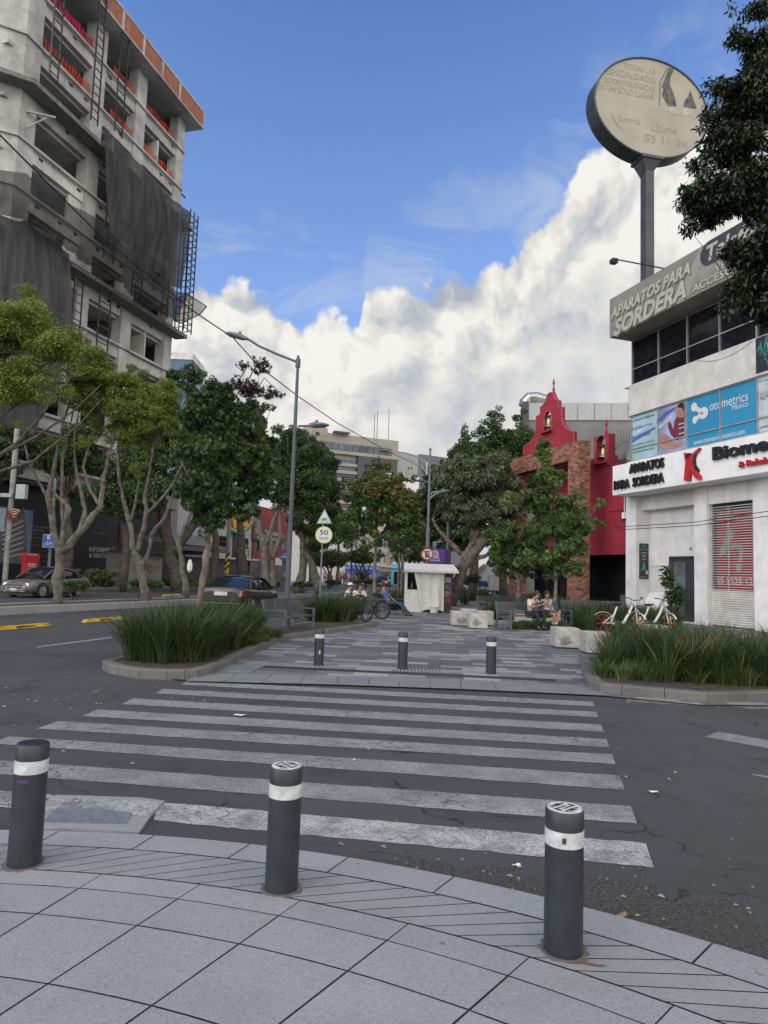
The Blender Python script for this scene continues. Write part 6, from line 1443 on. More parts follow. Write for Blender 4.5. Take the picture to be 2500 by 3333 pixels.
# black street lamp far centre
e, P = sign_post(1143, 1790, 70, .07, 'thin dark lamp with a bent arm beyond the speed sign', 'street lamp', 'street_lamp', .02, M_iron2); b = MB(); b.tube([D(1143, 1792, 70)-P, D(1148, 1775, 70)-P, D(1165, 1768, 70)-P], .06, 6); b.build('arm', M_iron2, e)

# ---------------------------------------------------------------- white kiosk
FK = Frame(G(1322, 1992), 86)
M_canv = mat('white_canvas', (0.66, 0.67, 0.65), rough=.75, var=.05, vs=1.5, streak=.08)
ks = thing('canvas_kiosk', 'white canvas covered newspaper kiosk with scalloped awning', 'kiosk', FK.O, FK.rz)
def gk(x, y, yo=0.0): return FK.p(1000+x/3.318, 1750+y/3.318, yo)
xl, xr = gk(1055, 600)[0], gk(1475, 600)[0]; xd = gk(1560, 600)[0]; zr0, zr1 = gk(1300, 362, -.35)[1], gk(1300, 312, 0)[1]+.05
xc0 = gk(1150, 370)[0]; xc1 = gk(1245, 780)[0]; zcn = gk(1150, 372)[1]
b = MB(); b.box(xl+.05, xr, 1.35, 1.4, .1, zcn); b.box(xr-.04, xr, .1, 1.4, .1, zcn); b.box(xl+.05, xl+.09, .8, 1.4, .1, zcn); b.box(xl+.05, xr, .05, 1.4, .06, .1); b.build('inner_panel', mat('kiosk_dark', (0.03, 0.03, 0.032)), ks)
b = MB(); b.box(xl-.02, xl+.1, -.02, .1, 0, zcn); b.build('corner_post', M_canv, ks)
b = MB(); b.box(xl+.1, xc1, 0, .06, .0, gk(1100, 560)[1]); b.build('counter_panel', M_canv, ks)
b = MB(); rows = []
for k in range(19):
    v = k/18; row = []
    for i in range(31):
        u = i/30; xa = xc0+(xc1-xc0)*v**1.3+.03*math.sin(v*5); x = xa+(xr-xa)*u; y = -.06-.05*math.sin(u*17+v*2)*(.3+v)-.18*math.exp(-((u-.55-.25*v)/.13)**2)*v; z = zcn*(1-v)+.07+(.10*math.sin(PI*u) if k == 18 else 0); row.append((x, y, z))
    rows.append(row)
b.grid(rows); b.build('canvas_curtain', M_canv, ks, smooth='all')
b = MB(); b.add([(xl-.12, -.40, zr0+.02), (xd+.25, -.40, zr0+.02), (xd+.1, 0.2, zr1+.08), (xl-.05, .2, zr1+.08), (xd+.1, 1.5, zr1+.02), (xl-.05, 1.5, zr1+.02)], [(0, 1, 2, 3), (3, 2, 4, 5)])
n = 22; 
for i in range(n):
    x0 = xl-.12+(xd+.37-xl)*i/n; x1 = xl-.12+(xd+.37-xl)*(i+1)/n; b.add([(x0, -.405, zr0+.03), (x1, -.405, zr0+.03), (x1, -.405, zr0-.04), ((x0+x1)/2, -.405, zr0-.085), (x0, -.405, zr0-.04)], [(0, 1, 2, 3, 4)])
b.build('awning', M_canv, ks)
b = MB(); b.box(xr+.01, xd, .0, 1.2, 0.05, zcn-.03); rk = b.build('magazine_rack', mat('rack_brown', (0.06, 0.035, 0.03)), ks)
cols_ = [(0.20, .05, .04), (.28, .22, .14), (.10, .12, .2), (.3, .3, .28), (.12, .05, .08)]
for k in range(5):
    b = MB()
    for i in range(3):
        z = .45+.32*k; x = xr+.04+i*(xd-xr-.08)/3; b.box(x, x+(xd-xr)/3-.05, -.03, -.001, z, z+.24)
    b.build('magazine_row', mat('magazine_%s' % 'abcde'[k], cols_[k], var=.4, vs=9), rk)
# seller inside is just visible as a dark bundle; bucket outside
q = gk(1370, 800, -.2); e = thing('bucket', 'white plastic bucket on the ground under the kiosk curtain', 'bucket', FK.w(q[0], -.2, .02), 0); b = MB(); b.lathe([(.17, 0), (.21, .26), (.215, .27)], 20); b.build('bucket_body', M_canv, e, smooth=True); b = MB(); b.ring((0, 0, .27), .215, .012, 'z', 20, 5); b.build('rim', M_canv, e)
# purple lottery stand
P = D(1432, 1866, 38.5); F10 = Frame((P.x, P.y), 92); lt = thing('lottery_stand', 'purple lottery stand top reading Lotería Nacional behind the kiosk', 'kiosk', F10.O, F10.rz)
def gl(x, y, yo=0.0): return F10.p(1000+x/2.37, 1400+y/2.37, yo)
(x0, z1), (x1, z0) = gl(920, 912), gl(1060, 1040); M_pur = mat('purple_panel', (0.075, 0.022, 0.21), rough=.5, var=.05); M_purd = mat('purple_dark', (0.03, 0.01, 0.08), rough=.5)
b = MB(); b.box(x0, x1, 0, 1.0, z0, z1); b.build('sign_box', M_pur, lt); b = MB(); b.box(x1+.001, x1+.35, .05, .95, z0, z1-.02); b.build('side_panel', M_purd, lt)
b = MB(); b.box(x0-.9, x1+.9, -.3, 1.3, z0-.16, z0-.01); b.build('stand_roof', M_iron2, lt); b = MB(); b.box(x0-.5, x1+.5, 0, 1, 0, z0-.17); b.build('stand_body', M_purd, lt)
def lt_(s, a, bb, c, d_): (xa, za), (xb_, zb_) = gl(a, c, -.01), gl(bb, d_, -.01); text(s, (xa, zb_, xb_, za), M_tx, lt, y=-.012, bold=.02, name='sign_lettering')
lt_('LOTERÍA', 948, 1022, 972, 992); lt_('NACIONAL', 942, 1028, 997, 1010)
cx, cz = gl(988, 955, -.01); b = MB(); b.ring((cx, -.02, cz), .17, .02, 'y', 20, 4); b.ring((cx, -.02, cz), .11, .012, 'y', 16, 4); b.build('round_emblem', M_tx, lt); text('LP', (cx-.07, cz-.06, cx+.07, cz+.07), M_tx, lt, y=-.012, name='emblem_letters')

# small litter
M_pap = mat('paper_white', (0.7, 0.7, 0.68), rough=.8)
def litter(p, s, label, m=M_pap, rz=0.0, cat='litter', name='paper_scrap'):
    q = G(*p, .005); e = thing(name, label, cat, (q.x, q.y, .0), rz); rr = random.Random(int(p[0])); b = MB(); n = 9
    pts = [(s*math.cos(2*PI*i/n)*rr.uniform(.5, 1.2), s*.45*math.sin(2*PI*i/n)*rr.uniform(.5, 1.2), .008+rr.uniform(0, .02)) for i in range(n)]
    b.add([(0, 0, .02)]+pts, [(0, i+1, (i+1) % n+1) for i in range(n)]); b.build('crumpled_sheet', m, e); 
litter((781, 2330), .12, 'crumpled white paper on the fourth crosswalk stripe'); litter((1805, 2140), .09, 'yellowish paper scrap on the paving in front of the concrete cube', mat('paper_cream', (0.6, 0.55, 0.35)))
litter((2130, 2582), .05, 'narrow white scrap on the road right of the crosswalk end')
litter((1157, 2477), .025, 'tiny white scrap on the crosswalk above the middle near bollard'); litter((1682, 2823), .03, 'white scrap in the gutter grit behind the rightmost near bollard')
litter((2020, 2990), .05, 'dry tan leaf on the pavement edge right of the near bollards', mat('dry_leaf', (0.30, 0.22, 0.10)), .5, 'leaf', 'dry_leaf'); litter((1660, 2906), .03, 'small dry leaf at the kerb left of the right near bollard', mat('dry_leaf', (0, 0, 0)), .9, 'leaf', 'dry_leaf')
litter((2455, 3170), .04, 'dry curled leaf near the right edge of the pavement', mat('dry_leaf', (0, 0, 0)), 2.0, 'leaf', 'dry_leaf')
b = MB(); q = G(1905, 3143, .02); e = thing('fallen_twig', 'brown twig at the foot of the rightmost near bollard', 'twig', (q.x, q.y, .028), R_(-6)); b.tube([(-.07, 0, 0), (-.02, .008, .004), (.05, -.004, 0), (.09, .003, 0)], [.003, .005, .004, .002], 5); b.build('stem', mat('twig_brown', (0.12, 0.06, 0.035)), e)
# scattered crumbs and fallen leaves nobody could count
b = MB(); rr = random.Random(11)
def crumb(q, s):
    a = rr.uniform(0, 6); c, d_ = math.cos(a)*s, math.sin(a)*s; b.add([(q.x-c, q.y-d_, q.z), (q.x-d_*.4, q.y+c*.4, q.z+s*.5), (q.x+c, q.y+d_, q.z), (q.x+d_*.4, q.y-c*.4, q.z+s*.1)], [(0, 1, 2, 3)])
for k in range(420):
    t = rr.random()
    if t < .4: q = G(rr.uniform(0, 760), rr.gauss(2265, 28)); q.z = .006
    elif t < .75: a = rr.uniform(25, 62); x_, y_ = pol(6.1+abs(rr.gauss(0, .35)), a); q = Vector((x_, y_, .008))
    else: q = G(rr.uniform(0, 2500), rr.uniform(2280, 2900)); q.z = .006
    if pix(q)[1] > 3400: continue
    crumb(q, rr.uniform(.006, .018)*(1+q.y/12))
tag(b.build('fallen_debris', mat('debris_pale', (0.30, 0.27, 0.22), c2=(0.08, 0.06, 0.04), vs=1.0)), 'scattered dry leaf crumbs and grit on the road and gutters', 'debris', kind='stuff')
# ================================================================ vehicles
M_tyre = mat('tyre_rubber', (0.018, 0.018, 0.019), rough=.8); M_rim = mat('alloy', (0.45, 0.46, 0.47), rough=.3, metal=.7)
M_cglass = mat('car_glass', (0.015, 0.018, 0.025), rough=.05, spec=.45); M_chrome = mat('chrome', (0.7, 0.7, 0.7), rough=.12, metal=1)
M_tail = mat('tail_red', (0.30, 0.012, 0.015), rough=.15, coat=.6); M_hl = mat('headlight', (0.45, 0.48, 0.5), rough=.12, metal=.3, coat=.6); M_plate = mat('plate_white', (0.5, 0.5, 0.48))
def paint(nm, c): return mat(nm, c, rough=.3, metal=.2, var=.03, coat=.45)
def sedan(label, P, heading, pm, L=4.55, Wd=.89, H=1.45, hood=.92, group=None, detail=True, spec='rear'):
    e = thing('parked_car' if spec == 'p' else 'sedan_car', label, 'car', (P.x, P.y, P.z), PI/2-R_(heading), group)
    k = L/4.6
    st = [(-2.30, .72, .50, .86), (-2.27, .80, .30, .98), (-2.05, .87, .25, 1.03), (-1.7, Wd, .22, 1.035), (-1.2, Wd+.01, .2, .99), (-.3, Wd, .2, .955), (.6, Wd, .2, .935), (1.1, Wd, .2, .91), (1.55, Wd-.01, .22, .84), (1.95, Wd-.05, .24, .76), (2.2, Wd-.14, .28, .66), (2.30, Wd-.30, .36, .56)]
    b = MB(); rows = []
    for x, w_, zb, zt in st:
        zt *= H/1.45; zm = (zb+zt)/2
        half = [(0, zt+.012), (w_*.45, zt+.006), (w_*.82, zt-.03), (w_*.94, zt-.085), (w_*.985, zt-.19), (w_, zm+.02), (w_*.985, zm-.10), (w_*.95, zb+.07), (w_*.84, zb), (0, zb)]
        rows.append([(x*k, -y, z) for y, z in half]+[(x*k, y, z) for y, z in half[-2:0:-1]]+[(x*k, -half[0][0], half[0][1])])
    b.grid(rows); b.poly(rows[0][:-1]); b.poly(rows[-1][:-1])
    bd = b.build('body', pm, e, smooth=True)
    bd.data.shade_smooth() if hasattr(bd.data, 'shade_smooth') else None
    # greenhouse
    gh = [(-1.78, .74, .98, .985), (-1.15, .78, .96, 1.30), (-.80, .78, .95, 1.41), (-.2, .78, .94, H), (.25, .78, .94, 1.435), (.55, .78, .93, 1.36), (1.28, .76, .90, .925)]
    def hull(sc_, dz):
        rows = []
        for x, wb_, zb, zt in gh:
            zt *= H/1.45; f = (zt-zb)/.5; wt = wb_-.17*max(0, min(1, f)); rows.append([(x*k, -wb_*sc_, zb-.02), (x*k, -(wt+.03)*sc_, zt-.07*min(1, f)+dz), (x*k, -wt*.86*sc_, zt+dz), (x*k, 0, zt+.02*min(1, f)+dz), (x*k, wt*.86*sc_, zt+dz), (x*k, (wt+.03)*sc_, zt-.07*min(1, f)+dz), (x*k, wb_*sc_, zb-.02)])
        return rows
    r_ = hull(1.0, 0); b = MB(); b.grid(r_); b.build('windows', M_cglass, e, smooth=True)
    r2 = hull(1.012, .008); b = MB()
    b.grid([[p for p in row[1:6]] for row in r2[2:5]])                                # roof
    for s in (0, 1):
        i = 1 if s == 0 else 5; j = 0 if s == 0 else 6
        rail = [Vector(r2[q][i]) for q in range(7)]
        for q in range(6): b.bar(rail[q], rail[q+1], .06, .05)
        b.bar(Vector(r2[3][i])+Vector((-.05, 0, 0)), Vector(r2[3][j])+Vector((-.05, 0, .02)), .07, .03)
        b.bar(Vector(r2[1][i]), Vector((r2[1][j][0]-.25, r2[1][j][1], r2[1][j][2]+.02)), .14, .03)
        for q in (0, 6): pass
    b.build('roof', pm, e)
    for s in (-1, 1):
        for x, nm in ((-1.35*k, 'wheel'), (1.38*k, 'wheel')):
            r = .325; y = s*(Wd-.09)
            b = MB(); prof = [(r-.09, -.10), (r-.02, -.105), (r, -.07), (r, .07), (r-.02, .105), (r-.09, .10)]; b.M = Matrix.Translation((x, y, r)) @ Matrix.Rotation(PI/2, 4, 'X'); b.lathe(prof, 28); wl = b.build('wheel', M_tyre, e, smooth=True)
            b = MB(); b.M = Matrix.Translation((x, y+s*.10, r)) @ Matrix.Rotation(PI/2, 4, 'X'); b.lathe([(r-.085, -.012), (r-.085, .012), (r-.11, .0)], 24); b.M = Matrix.Translation((x, y+s*.112, r))
            for q in range(7): a = 2*PI*q/7; b.bar((0, 0, 0), (math.cos(a)*(r-.10), 0, math.sin(a)*(r-.10)), .045, .03)
            b.M = None; b.build('rim', M_rim, wl)
            b = MB(); b.tube([(x+.385*math.cos(a), s*(Wd-.012), r+.385*math.sin(a)) for a in np.linspace(-.25, PI+.25, 16)], .035, 5); b.build('wheel_arch', M_black, e)
        b = MB(); b.box(.78*k-.1, .78*k+.08, s*(Wd+.02) if s > 0 else -(Wd+.16), s*(Wd+.16) if s > 0 else -(Wd+.02), .95, 1.08); b.build('mirror', pm, e, bevel=.03)
        for x in (-.55, .35): b = MB(); b.bar((x*k, s*(Wd+.012), .82), (x*k+.17, s*(Wd+.012), .825), .025); b.build('door_handle', M_chrome if pm is not None else pm, e)
        b = MB()
        for x in (-1.0, -.12, .92): b.bar((x*k, s*(Wd+.001), .32), (x*k, s*(Wd-.01), .86), .010)
        b.build('door_gap', M_black, e)
        yy = (lambda a, c: (min(s*a, s*c), max(s*a, s*c)))
        b = MB(); b.prismy([(-2.30*k, .68), (-2.26*k, .90), (-1.86*k, .93), (-1.80*k, .88), (-2.05*k, .70)], *yy(.60, Wd-.008)); b.v = [(x, (y if abs(y) < .65 else y*(1.0 if x > -2.1*k else .93)), z) for x, y, z in b.v]; b.build('taillight', M_tail, e)
        b = MB(); b.prismy([(2.21*k, .58), (2.17*k, .70), (1.72*k, .80), (1.62*k, .76), (1.95*k, .62)], *yy(.52, Wd-.045)); b.v = [(x, (y if abs(y) < .6 else y*(1.0 if x < 1.95*k else .87)), z) for x, y, z in b.v]; b.build('headlight', M_hl, e)
    b = MB(); b.box(-2.325*k, -2.29*k, -.26, .26, .70, .84); b.build('licence_plate', M_plate, e)
    b = MB(); b.box(-2.325*k, -2.28*k, -.42, .42, .855, .885); b.build('chrome_strip', M_chrome, e)
    b = MB(); b.box(-2.33*k, -2.25*k, -.78, .78, .40, .43); b.box(2.28*k, 2.33*k, -.6, .6, .30, .34); b.build('bumper_strip', M_chrome, e)
    b = MB(); b.prism([(2.24*k, -.45), (2.33*k, -.35), (2.33*k, .35), (2.24*k, .45)], .46, .62); b.build('grille', M_black, e)
    b = MB(); b.box(2.3*k, 2.345*k, -.40, .40, .53, .555); b.box(2.3*k, 2.345*k, -.1, .1, .52, .57); b.build('grille_bar', M_chrome, e)
    b = MB(); b.box(2.32*k, 2.345*k, -.2, .2, .36, .46); b.build('licence_plate', M_plate, e)
    b = MB(); b.box(-1.0, 1.9, -.75, .75, .12, .25); b.build('underbody', M_black, e); return e
rw = G(813, 1998); hd = R_(10); fwd = Vector((math.sin(hd), math.cos(hd), 0)); lf = Vector((-math.cos(hd), math.sin(hd), 0))
Pm = rw+fwd*1.35+lf*.82
sedan('dark graphite sedan seen from behind on the near lanes beside the grass planter', Pm, 10, paint('graphite_paint', (0.020, 0.023, 0.022)), 4.6, .88, 1.44)
P = D(205, 1947, 35.0); P.z = 0; sedan('silver grey sedan facing left on the far lanes under the nearest median tree', Vector((-16.75, 34.9, 0)), 180+14, paint('silver_grey_paint', (0.15, 0.147, 0.14)), 4.4, .86, 1.47)
P = D(1247, 1900, 95); P.z = 0; sedan('dark red car with lit headlights coming down the far lanes near the turquoise shop', P, 188, paint('red_car_paint', (0.22, 0.03, 0.03)), 4.4)
P = D(1320, 1895, 100); P.z = 0; sedan('blue car mostly hidden behind trunks to the right of the red car', P, 186, paint('blue_car_paint', (0.03, 0.05, 0.25)), 4.2)
P = D(1556, 1900, 62); P.z = .02; sedan('silver car partly hidden by the clipped bush beyond the bench walk', P, 170, paint('silver_paint', (0.32, 0.33, 0.33)), 4.3)
# white van / box behind bush at right
P = D(1620, 1880, 60); bx = thing('delivery_trailer', 'small white box trailer on the street behind the round bush', 'trailer', (P.x, P.y, 0), R_(-5)); b = MB(); b.box(-.75, .75, 0, 2.4, .6, 2.0); b.build('cargo_box', mat('trailer_white', (0.42, 0.43, 0.42), streak=.2), bx, bevel=.05)
b = MB(); b.box(-.8, .8, -.3, -.02, .5, .6); b.build('bumper', M_iron2, bx)
for s in (-1, 1): b = MB(); b.M = Matrix.Translation((s*.6, .8, .3)) @ Matrix.Rotation(PI/2, 4, 'Y'); b.lathe([(.2, -.08), (.3, -.08), (.3, .08), (.2, .08)], 16); b.build('wheel', M_tyre, bx)

# ---------------------------------------------------------------- bicycles
M_bw = mat('bike_white', (0.62, 0.62, 0.60), rough=.3, var=.03); M_br = mat('bike_red', (0.42, 0.02, 0.03), rough=.4); M_bo = mat('bike_orange', (0.55, 0.22, 0.02), rough=.4)
def tire(b, x, r, t, z=None): b.ring((x, 0, r), r-t, t, 'y', 32, 6)
def share_bike(P, rz, label, steer, sc_=1.0, rear=M_br, front=M_bo):
    e = thing('share_bicycle', label, 'bicycle', P, rz, 'white share bicycles parked by the entrance'); e.scale = (sc_,)*3
    r = .30; xr, xf = -.53, .53
    b = MB(); tire(b, xr, r, .022); w1 = b.build('rear_wheel', M_tyre, e)
    b = MB(); b.ring((xr, 0, r), r-.05, .014, 'y', 28, 5)
    for q in range(6): a = 2*PI*q/6+.2; b.bar((xr, 0, r), (xr+(r-.05)*math.cos(a), 0, r+(r-.05)*math.sin(a)), .028, .018)
    b.M = Matrix.Translation((xr, 0, r)) @ Matrix.Rotation(PI/2, 4, 'X'); b.lathe([(.045, -.05), (.045, .05)], 12); b.M = None; b.build('rim', rear, w1)
    S = Matrix.Translation((xf, 0, 0)) @ Matrix.Rotation(steer, 4, 'Z') @ Matrix.Translation((-xf, 0, 0))
    b = MB(); b.M = S; tire(b, xf, r, .022); w2 = b.build('front_wheel', M_tyre, e)
    b = MB(); b.M = S; b.ring((xf, 0, r), r-.05, .014, 'y', 28, 5)
    for q in range(6): a = 2*PI*q/6; b.bar((xf, 0, r), (xf+(r-.05)*math.cos(a), 0, r+(r-.05)*math.sin(a)), .03, .02)
    b.build('rim', front, w2)
    b = MB(); b.tube([(-.12, 0, .80), (-.2, 0, .58), (-.30, 0, .33)][::-1], .028, 8)
    b.tube([(-.28, 0, .30), (-.05, 0, .26), (.08, 0, .34), (.22, 0, .60), (.33, 0, .86)], [.035, .045, .045, .04, .032], 10)
    for s in (-1, 1): b.tube([(xr, s*.06, r), (-.28, s*.04, .30)], .016, 6); b.tube([(xr, s*.06, r), (-.2, s*.03, .58)], .013, 6)
    b.build('frame', M_bw, e)
    b = MB(); b.M = S
    for s in (-1, 1): b.tube([(xf, s*.06, r), (xf-.08, s*.05, .66), (.36, 0, .78)], .02, 6)
    b.tube([(.36, 0, .78), (.32, 0, .98)], .022, 8); b.build('fork', M_bw, e)
    b = MB()
    for x, a0, a1, MM in ((xr, .15, 2.9, None), (xf, .5, 2.75, S)):
        b.M = MM; rows = []
        for a in np.linspace(a0, a1, 14): rows.append([(x+(r+.03)*math.cos(a), -.035, r+(r+.03)*math.sin(a)), (x+(r+.042)*math.cos(a), 0, r+(r+.042)*math.sin(a)), (x+(r+.03)*math.cos(a), .035, r+(r+.03)*math.sin(a))])
        b.grid(rows)
    b.M = None; b.build('mudguard', M_bw, e)
    b = MB(); b.M = S; b.tube([(.32, 0, .98), (.30, 0, 1.02), (.38, .12, 1.02), (.40, .25, 1.08), (.24, .30, 1.10)], .014, 6); b.tube([(.30, 0, 1.02), (.38, -.12, 1.02), (.40, -.25, 1.08), (.24, -.30, 1.10)], .014, 6)
    b.tube([(.32, .29, 1.09), (.20, .31, 1.10)], .02, 6); b.tube([(.32, -.29, 1.09), (.20, -.31, 1.10)], .02, 6); b.build('handlebar', M_iron2, e)
    b = MB(); b.tube([(-.12, 0, .80), (-.10, 0, .86)], .015, 6); b.add([(-.27, -.09, .90), (-.27, .09, .90), (-.05, .05, .91), (.05, .02, .90), (.05, -.02, .90), (-.05, -.05, .91), (-.22, 0, .84), (.02, 0, .86)], [(0, 1, 2, 3, 4, 5), (0, 6, 1), (1, 6, 7, 2), (2, 7, 3), (3, 7, 4), (4, 7, 5), (5, 7, 6, 0)]); b.build('saddle', M_black, e)
    b = MB(); b.M = S
    for z, d in ((.66, 0), (.80, .02), (.86, .03)): P4_ = [(.44-d, -.13-d), (.68+d, -.13-d), (.68+d, .13+d), (.44-d, .13+d)]; [b.bar((*P4_[i], z), (*P4_[(i+1) % 4], z), .012) for i in range(4)]
    for i in range(5):
        t = i/4; 
        for (xa, ya), (xb__, yb_) in (((.44, -.13), (.68, -.13)), ((.68, -.13), (.68, .13)), ((.68, .13), (.44, .13))): b.bar((xa+(xb__-xa)*t, ya+(yb_-ya)*t, .66), (xa+(xb__-xa)*t, (ya+(yb_-ya)*t)*1.15, .86), .007)
    b.build('basket', M_iron2, e)
    b = MB(); b.M = Matrix.Translation((-.08, -.05, .27)) @ Matrix.Rotation(PI/2, 4, 'X'); b.lathe([(.10, -.012), (.115, 0), (.10, .012)], 20); b.M = None; b.bar((-.08, -.08, .27), (.02, -.08, .14), .02); b.bar((-.08, .08, .27), (-.18, .08, .40), .02); b.box(-.04, .08, -.16, -.08, .13, .15); b.box(-.24, -.12, .08, .16, .39, .41); b.build('crankset', M_iron2, e)
    b = MB(); b.bar((-.35, .07, .28), (-.28, .12, .02), .018); b.build('kickstand', M_iron2, e)
    if rear is M_br: b = MB(); b.cyl(0, 0, 0, .004, .025, n=12); b.v = [(x*.0+.20+.0+z*0, -.045-z, .62+x*1.0+y*0) if False else (.20+x, -.046-z, .62+y) for x, y, z in b.v]; b.build('round_badge', M_br, e)
    return e
w0 = G(1960, 2060, .02); w1 = G(2083, 2064, .02)
share_bike(Vector(((w0.x+w1.x)/2, (w0.y+w1.y)/2, .02)), R_(-9), 'white share bicycle with a red rear wheel, left and nearer of the pair', R_(-62), 1.08)
w0 = G(2076, 2056, .02); share_bike(Vector((w0.x+.55, w0.y+.1, .02)), R_(-10), 'white share bicycle with a basket, right and farther of the pair, beside the potted plant', R_(-60), 1.06, M_tyre)
def bicycle(P, rz, label, fm, deco=False):
    e = thing('bicycle', label, 'bicycle', P, rz, 'bicycles leaning by the two men'); r = .34; xr, xf = -.52, .54
    for x, nm in ((xr, 'rear_wheel'), (xf, 'front_wheel')):
        b = MB(); tire(b, x, r, .026); wl = b.build(nm, M_tyre, e)
        b = MB(); b.ring((x, 0, r), r-.055, .011, 'y', 28, 5); b.build('rim', M_rim if deco else M_iron2, wl)
        b = MB()
        for q in range(18): a = 2*PI*q/18; b.bar((x, .02*(-1)**q, r), (x+(r-.05)*math.cos(a+.15), 0, r+(r-.05)*math.sin(a+.15)), .006)
        b.build('spoke', M_rim, wl)
    b = MB(); T = lambda a, c, w_=.017: b.tube([a, c], w_, 6)
    bb, st_, hd_, hb = (-.08, 0, .30), (-.20, 0, .78), (.36, 0, .80), (.40, 0, .68)
    T(bb, st_); T(st_, hd_); T(bb, hb, .02); T(hd_, hb)
    for s in (-1, 1): T((xr, s*.06, r), (bb[0], s*.03, bb[2]), .011); T((xr, s*.06, r), (st_[0], s*.02, st_[2]-.05), .010); b.tube([(hb[0], 0, hb[2]), (xf-.03, s*.05, .5), (xf, s*.05, r)], .013, 6)
    b.build('frame', fm, e)
    b = MB(); b.tube([st_, (-.22, 0, .88)], .013, 6); b.add([(-.36, -.07, .92), (-.36, .07, .92), (-.18, .03, .93), (-.07, .015, .91), (-.07, -.015, .91), (-.18, -.03, .93), (-.30, 0, .87), (-.1, 0, .88)], [(0, 1, 2, 3, 4, 5), (0, 6, 1), (1, 6, 7, 2), (2, 7, 3), (3, 7, 4), (4, 7, 5), (5, 7, 6, 0)]); b.build('saddle', M_black, e)
    b = MB(); b.tube([hd_, (.33, 0, .95)], .014, 6); b.tube([(.30, -.30, .98), (.36, -.15, .95), (.36, .15, .95), (.30, .30, .98)], .013, 6); b.build('handlebar', M_black, e)
    b = MB(); b.M = Matrix.Translation((-.08, -.05, .30)) @ Matrix.Rotation(PI/2, 4, 'X'); b.lathe([(.08, -.01), (.09, 0), (.08, .01)], 18); b.M = None; b.bar((-.08, -.07, .3), (.03, -.07, .16), .018); b.box(-.02, .08, -.15, -.07, .15, .17); b.build('crankset', M_iron2, e); return e
q = G(1191, 2025, .02); bicycle(Vector((q.x-.40, q.y+.36, .02)), R_(138), 'old bicycle with a pale rim and reddish spokes, wheel nearest the grass clump', mat('old_red_frame', (0.12, 0.03, 0.03)), True)
q = G(1243, 2016, .02); bicycle(Vector((q.x-.50, q.y+.18, .02)), R_(160), 'black mountain bicycle with a thick tyre, in front of the man in blue', M_black)

# ================================================================ people
def skin_mesh(verts, edges, radii, root=0, sub=1):
    me = bpy.data.meshes.new('t'); me.from_pydata([tuple(v) for v in verts], edges, []); o = bpy.data.objects.new('t', me); col2.objects.link(o)
    o.modifiers.new('s', 'SKIN'); 
    for i, r in enumerate(radii): sv = me.skin_vertices[0].data[i]; sv.radius = (r, r) if isinstance(r, (int, float)) else r; sv.use_root = (i == root)
    o.modifiers['s'].use_smooth_shade = True
    if sub: m_ = o.modifiers.new('u', 'SUBSURF'); m_.levels = sub; m_.render_levels = sub
    dg = ctx_dg(); r_ = bpy.data.meshes.new_from_object(o.evaluated_get(dg)); bpy.data.objects.remove(o); return r_
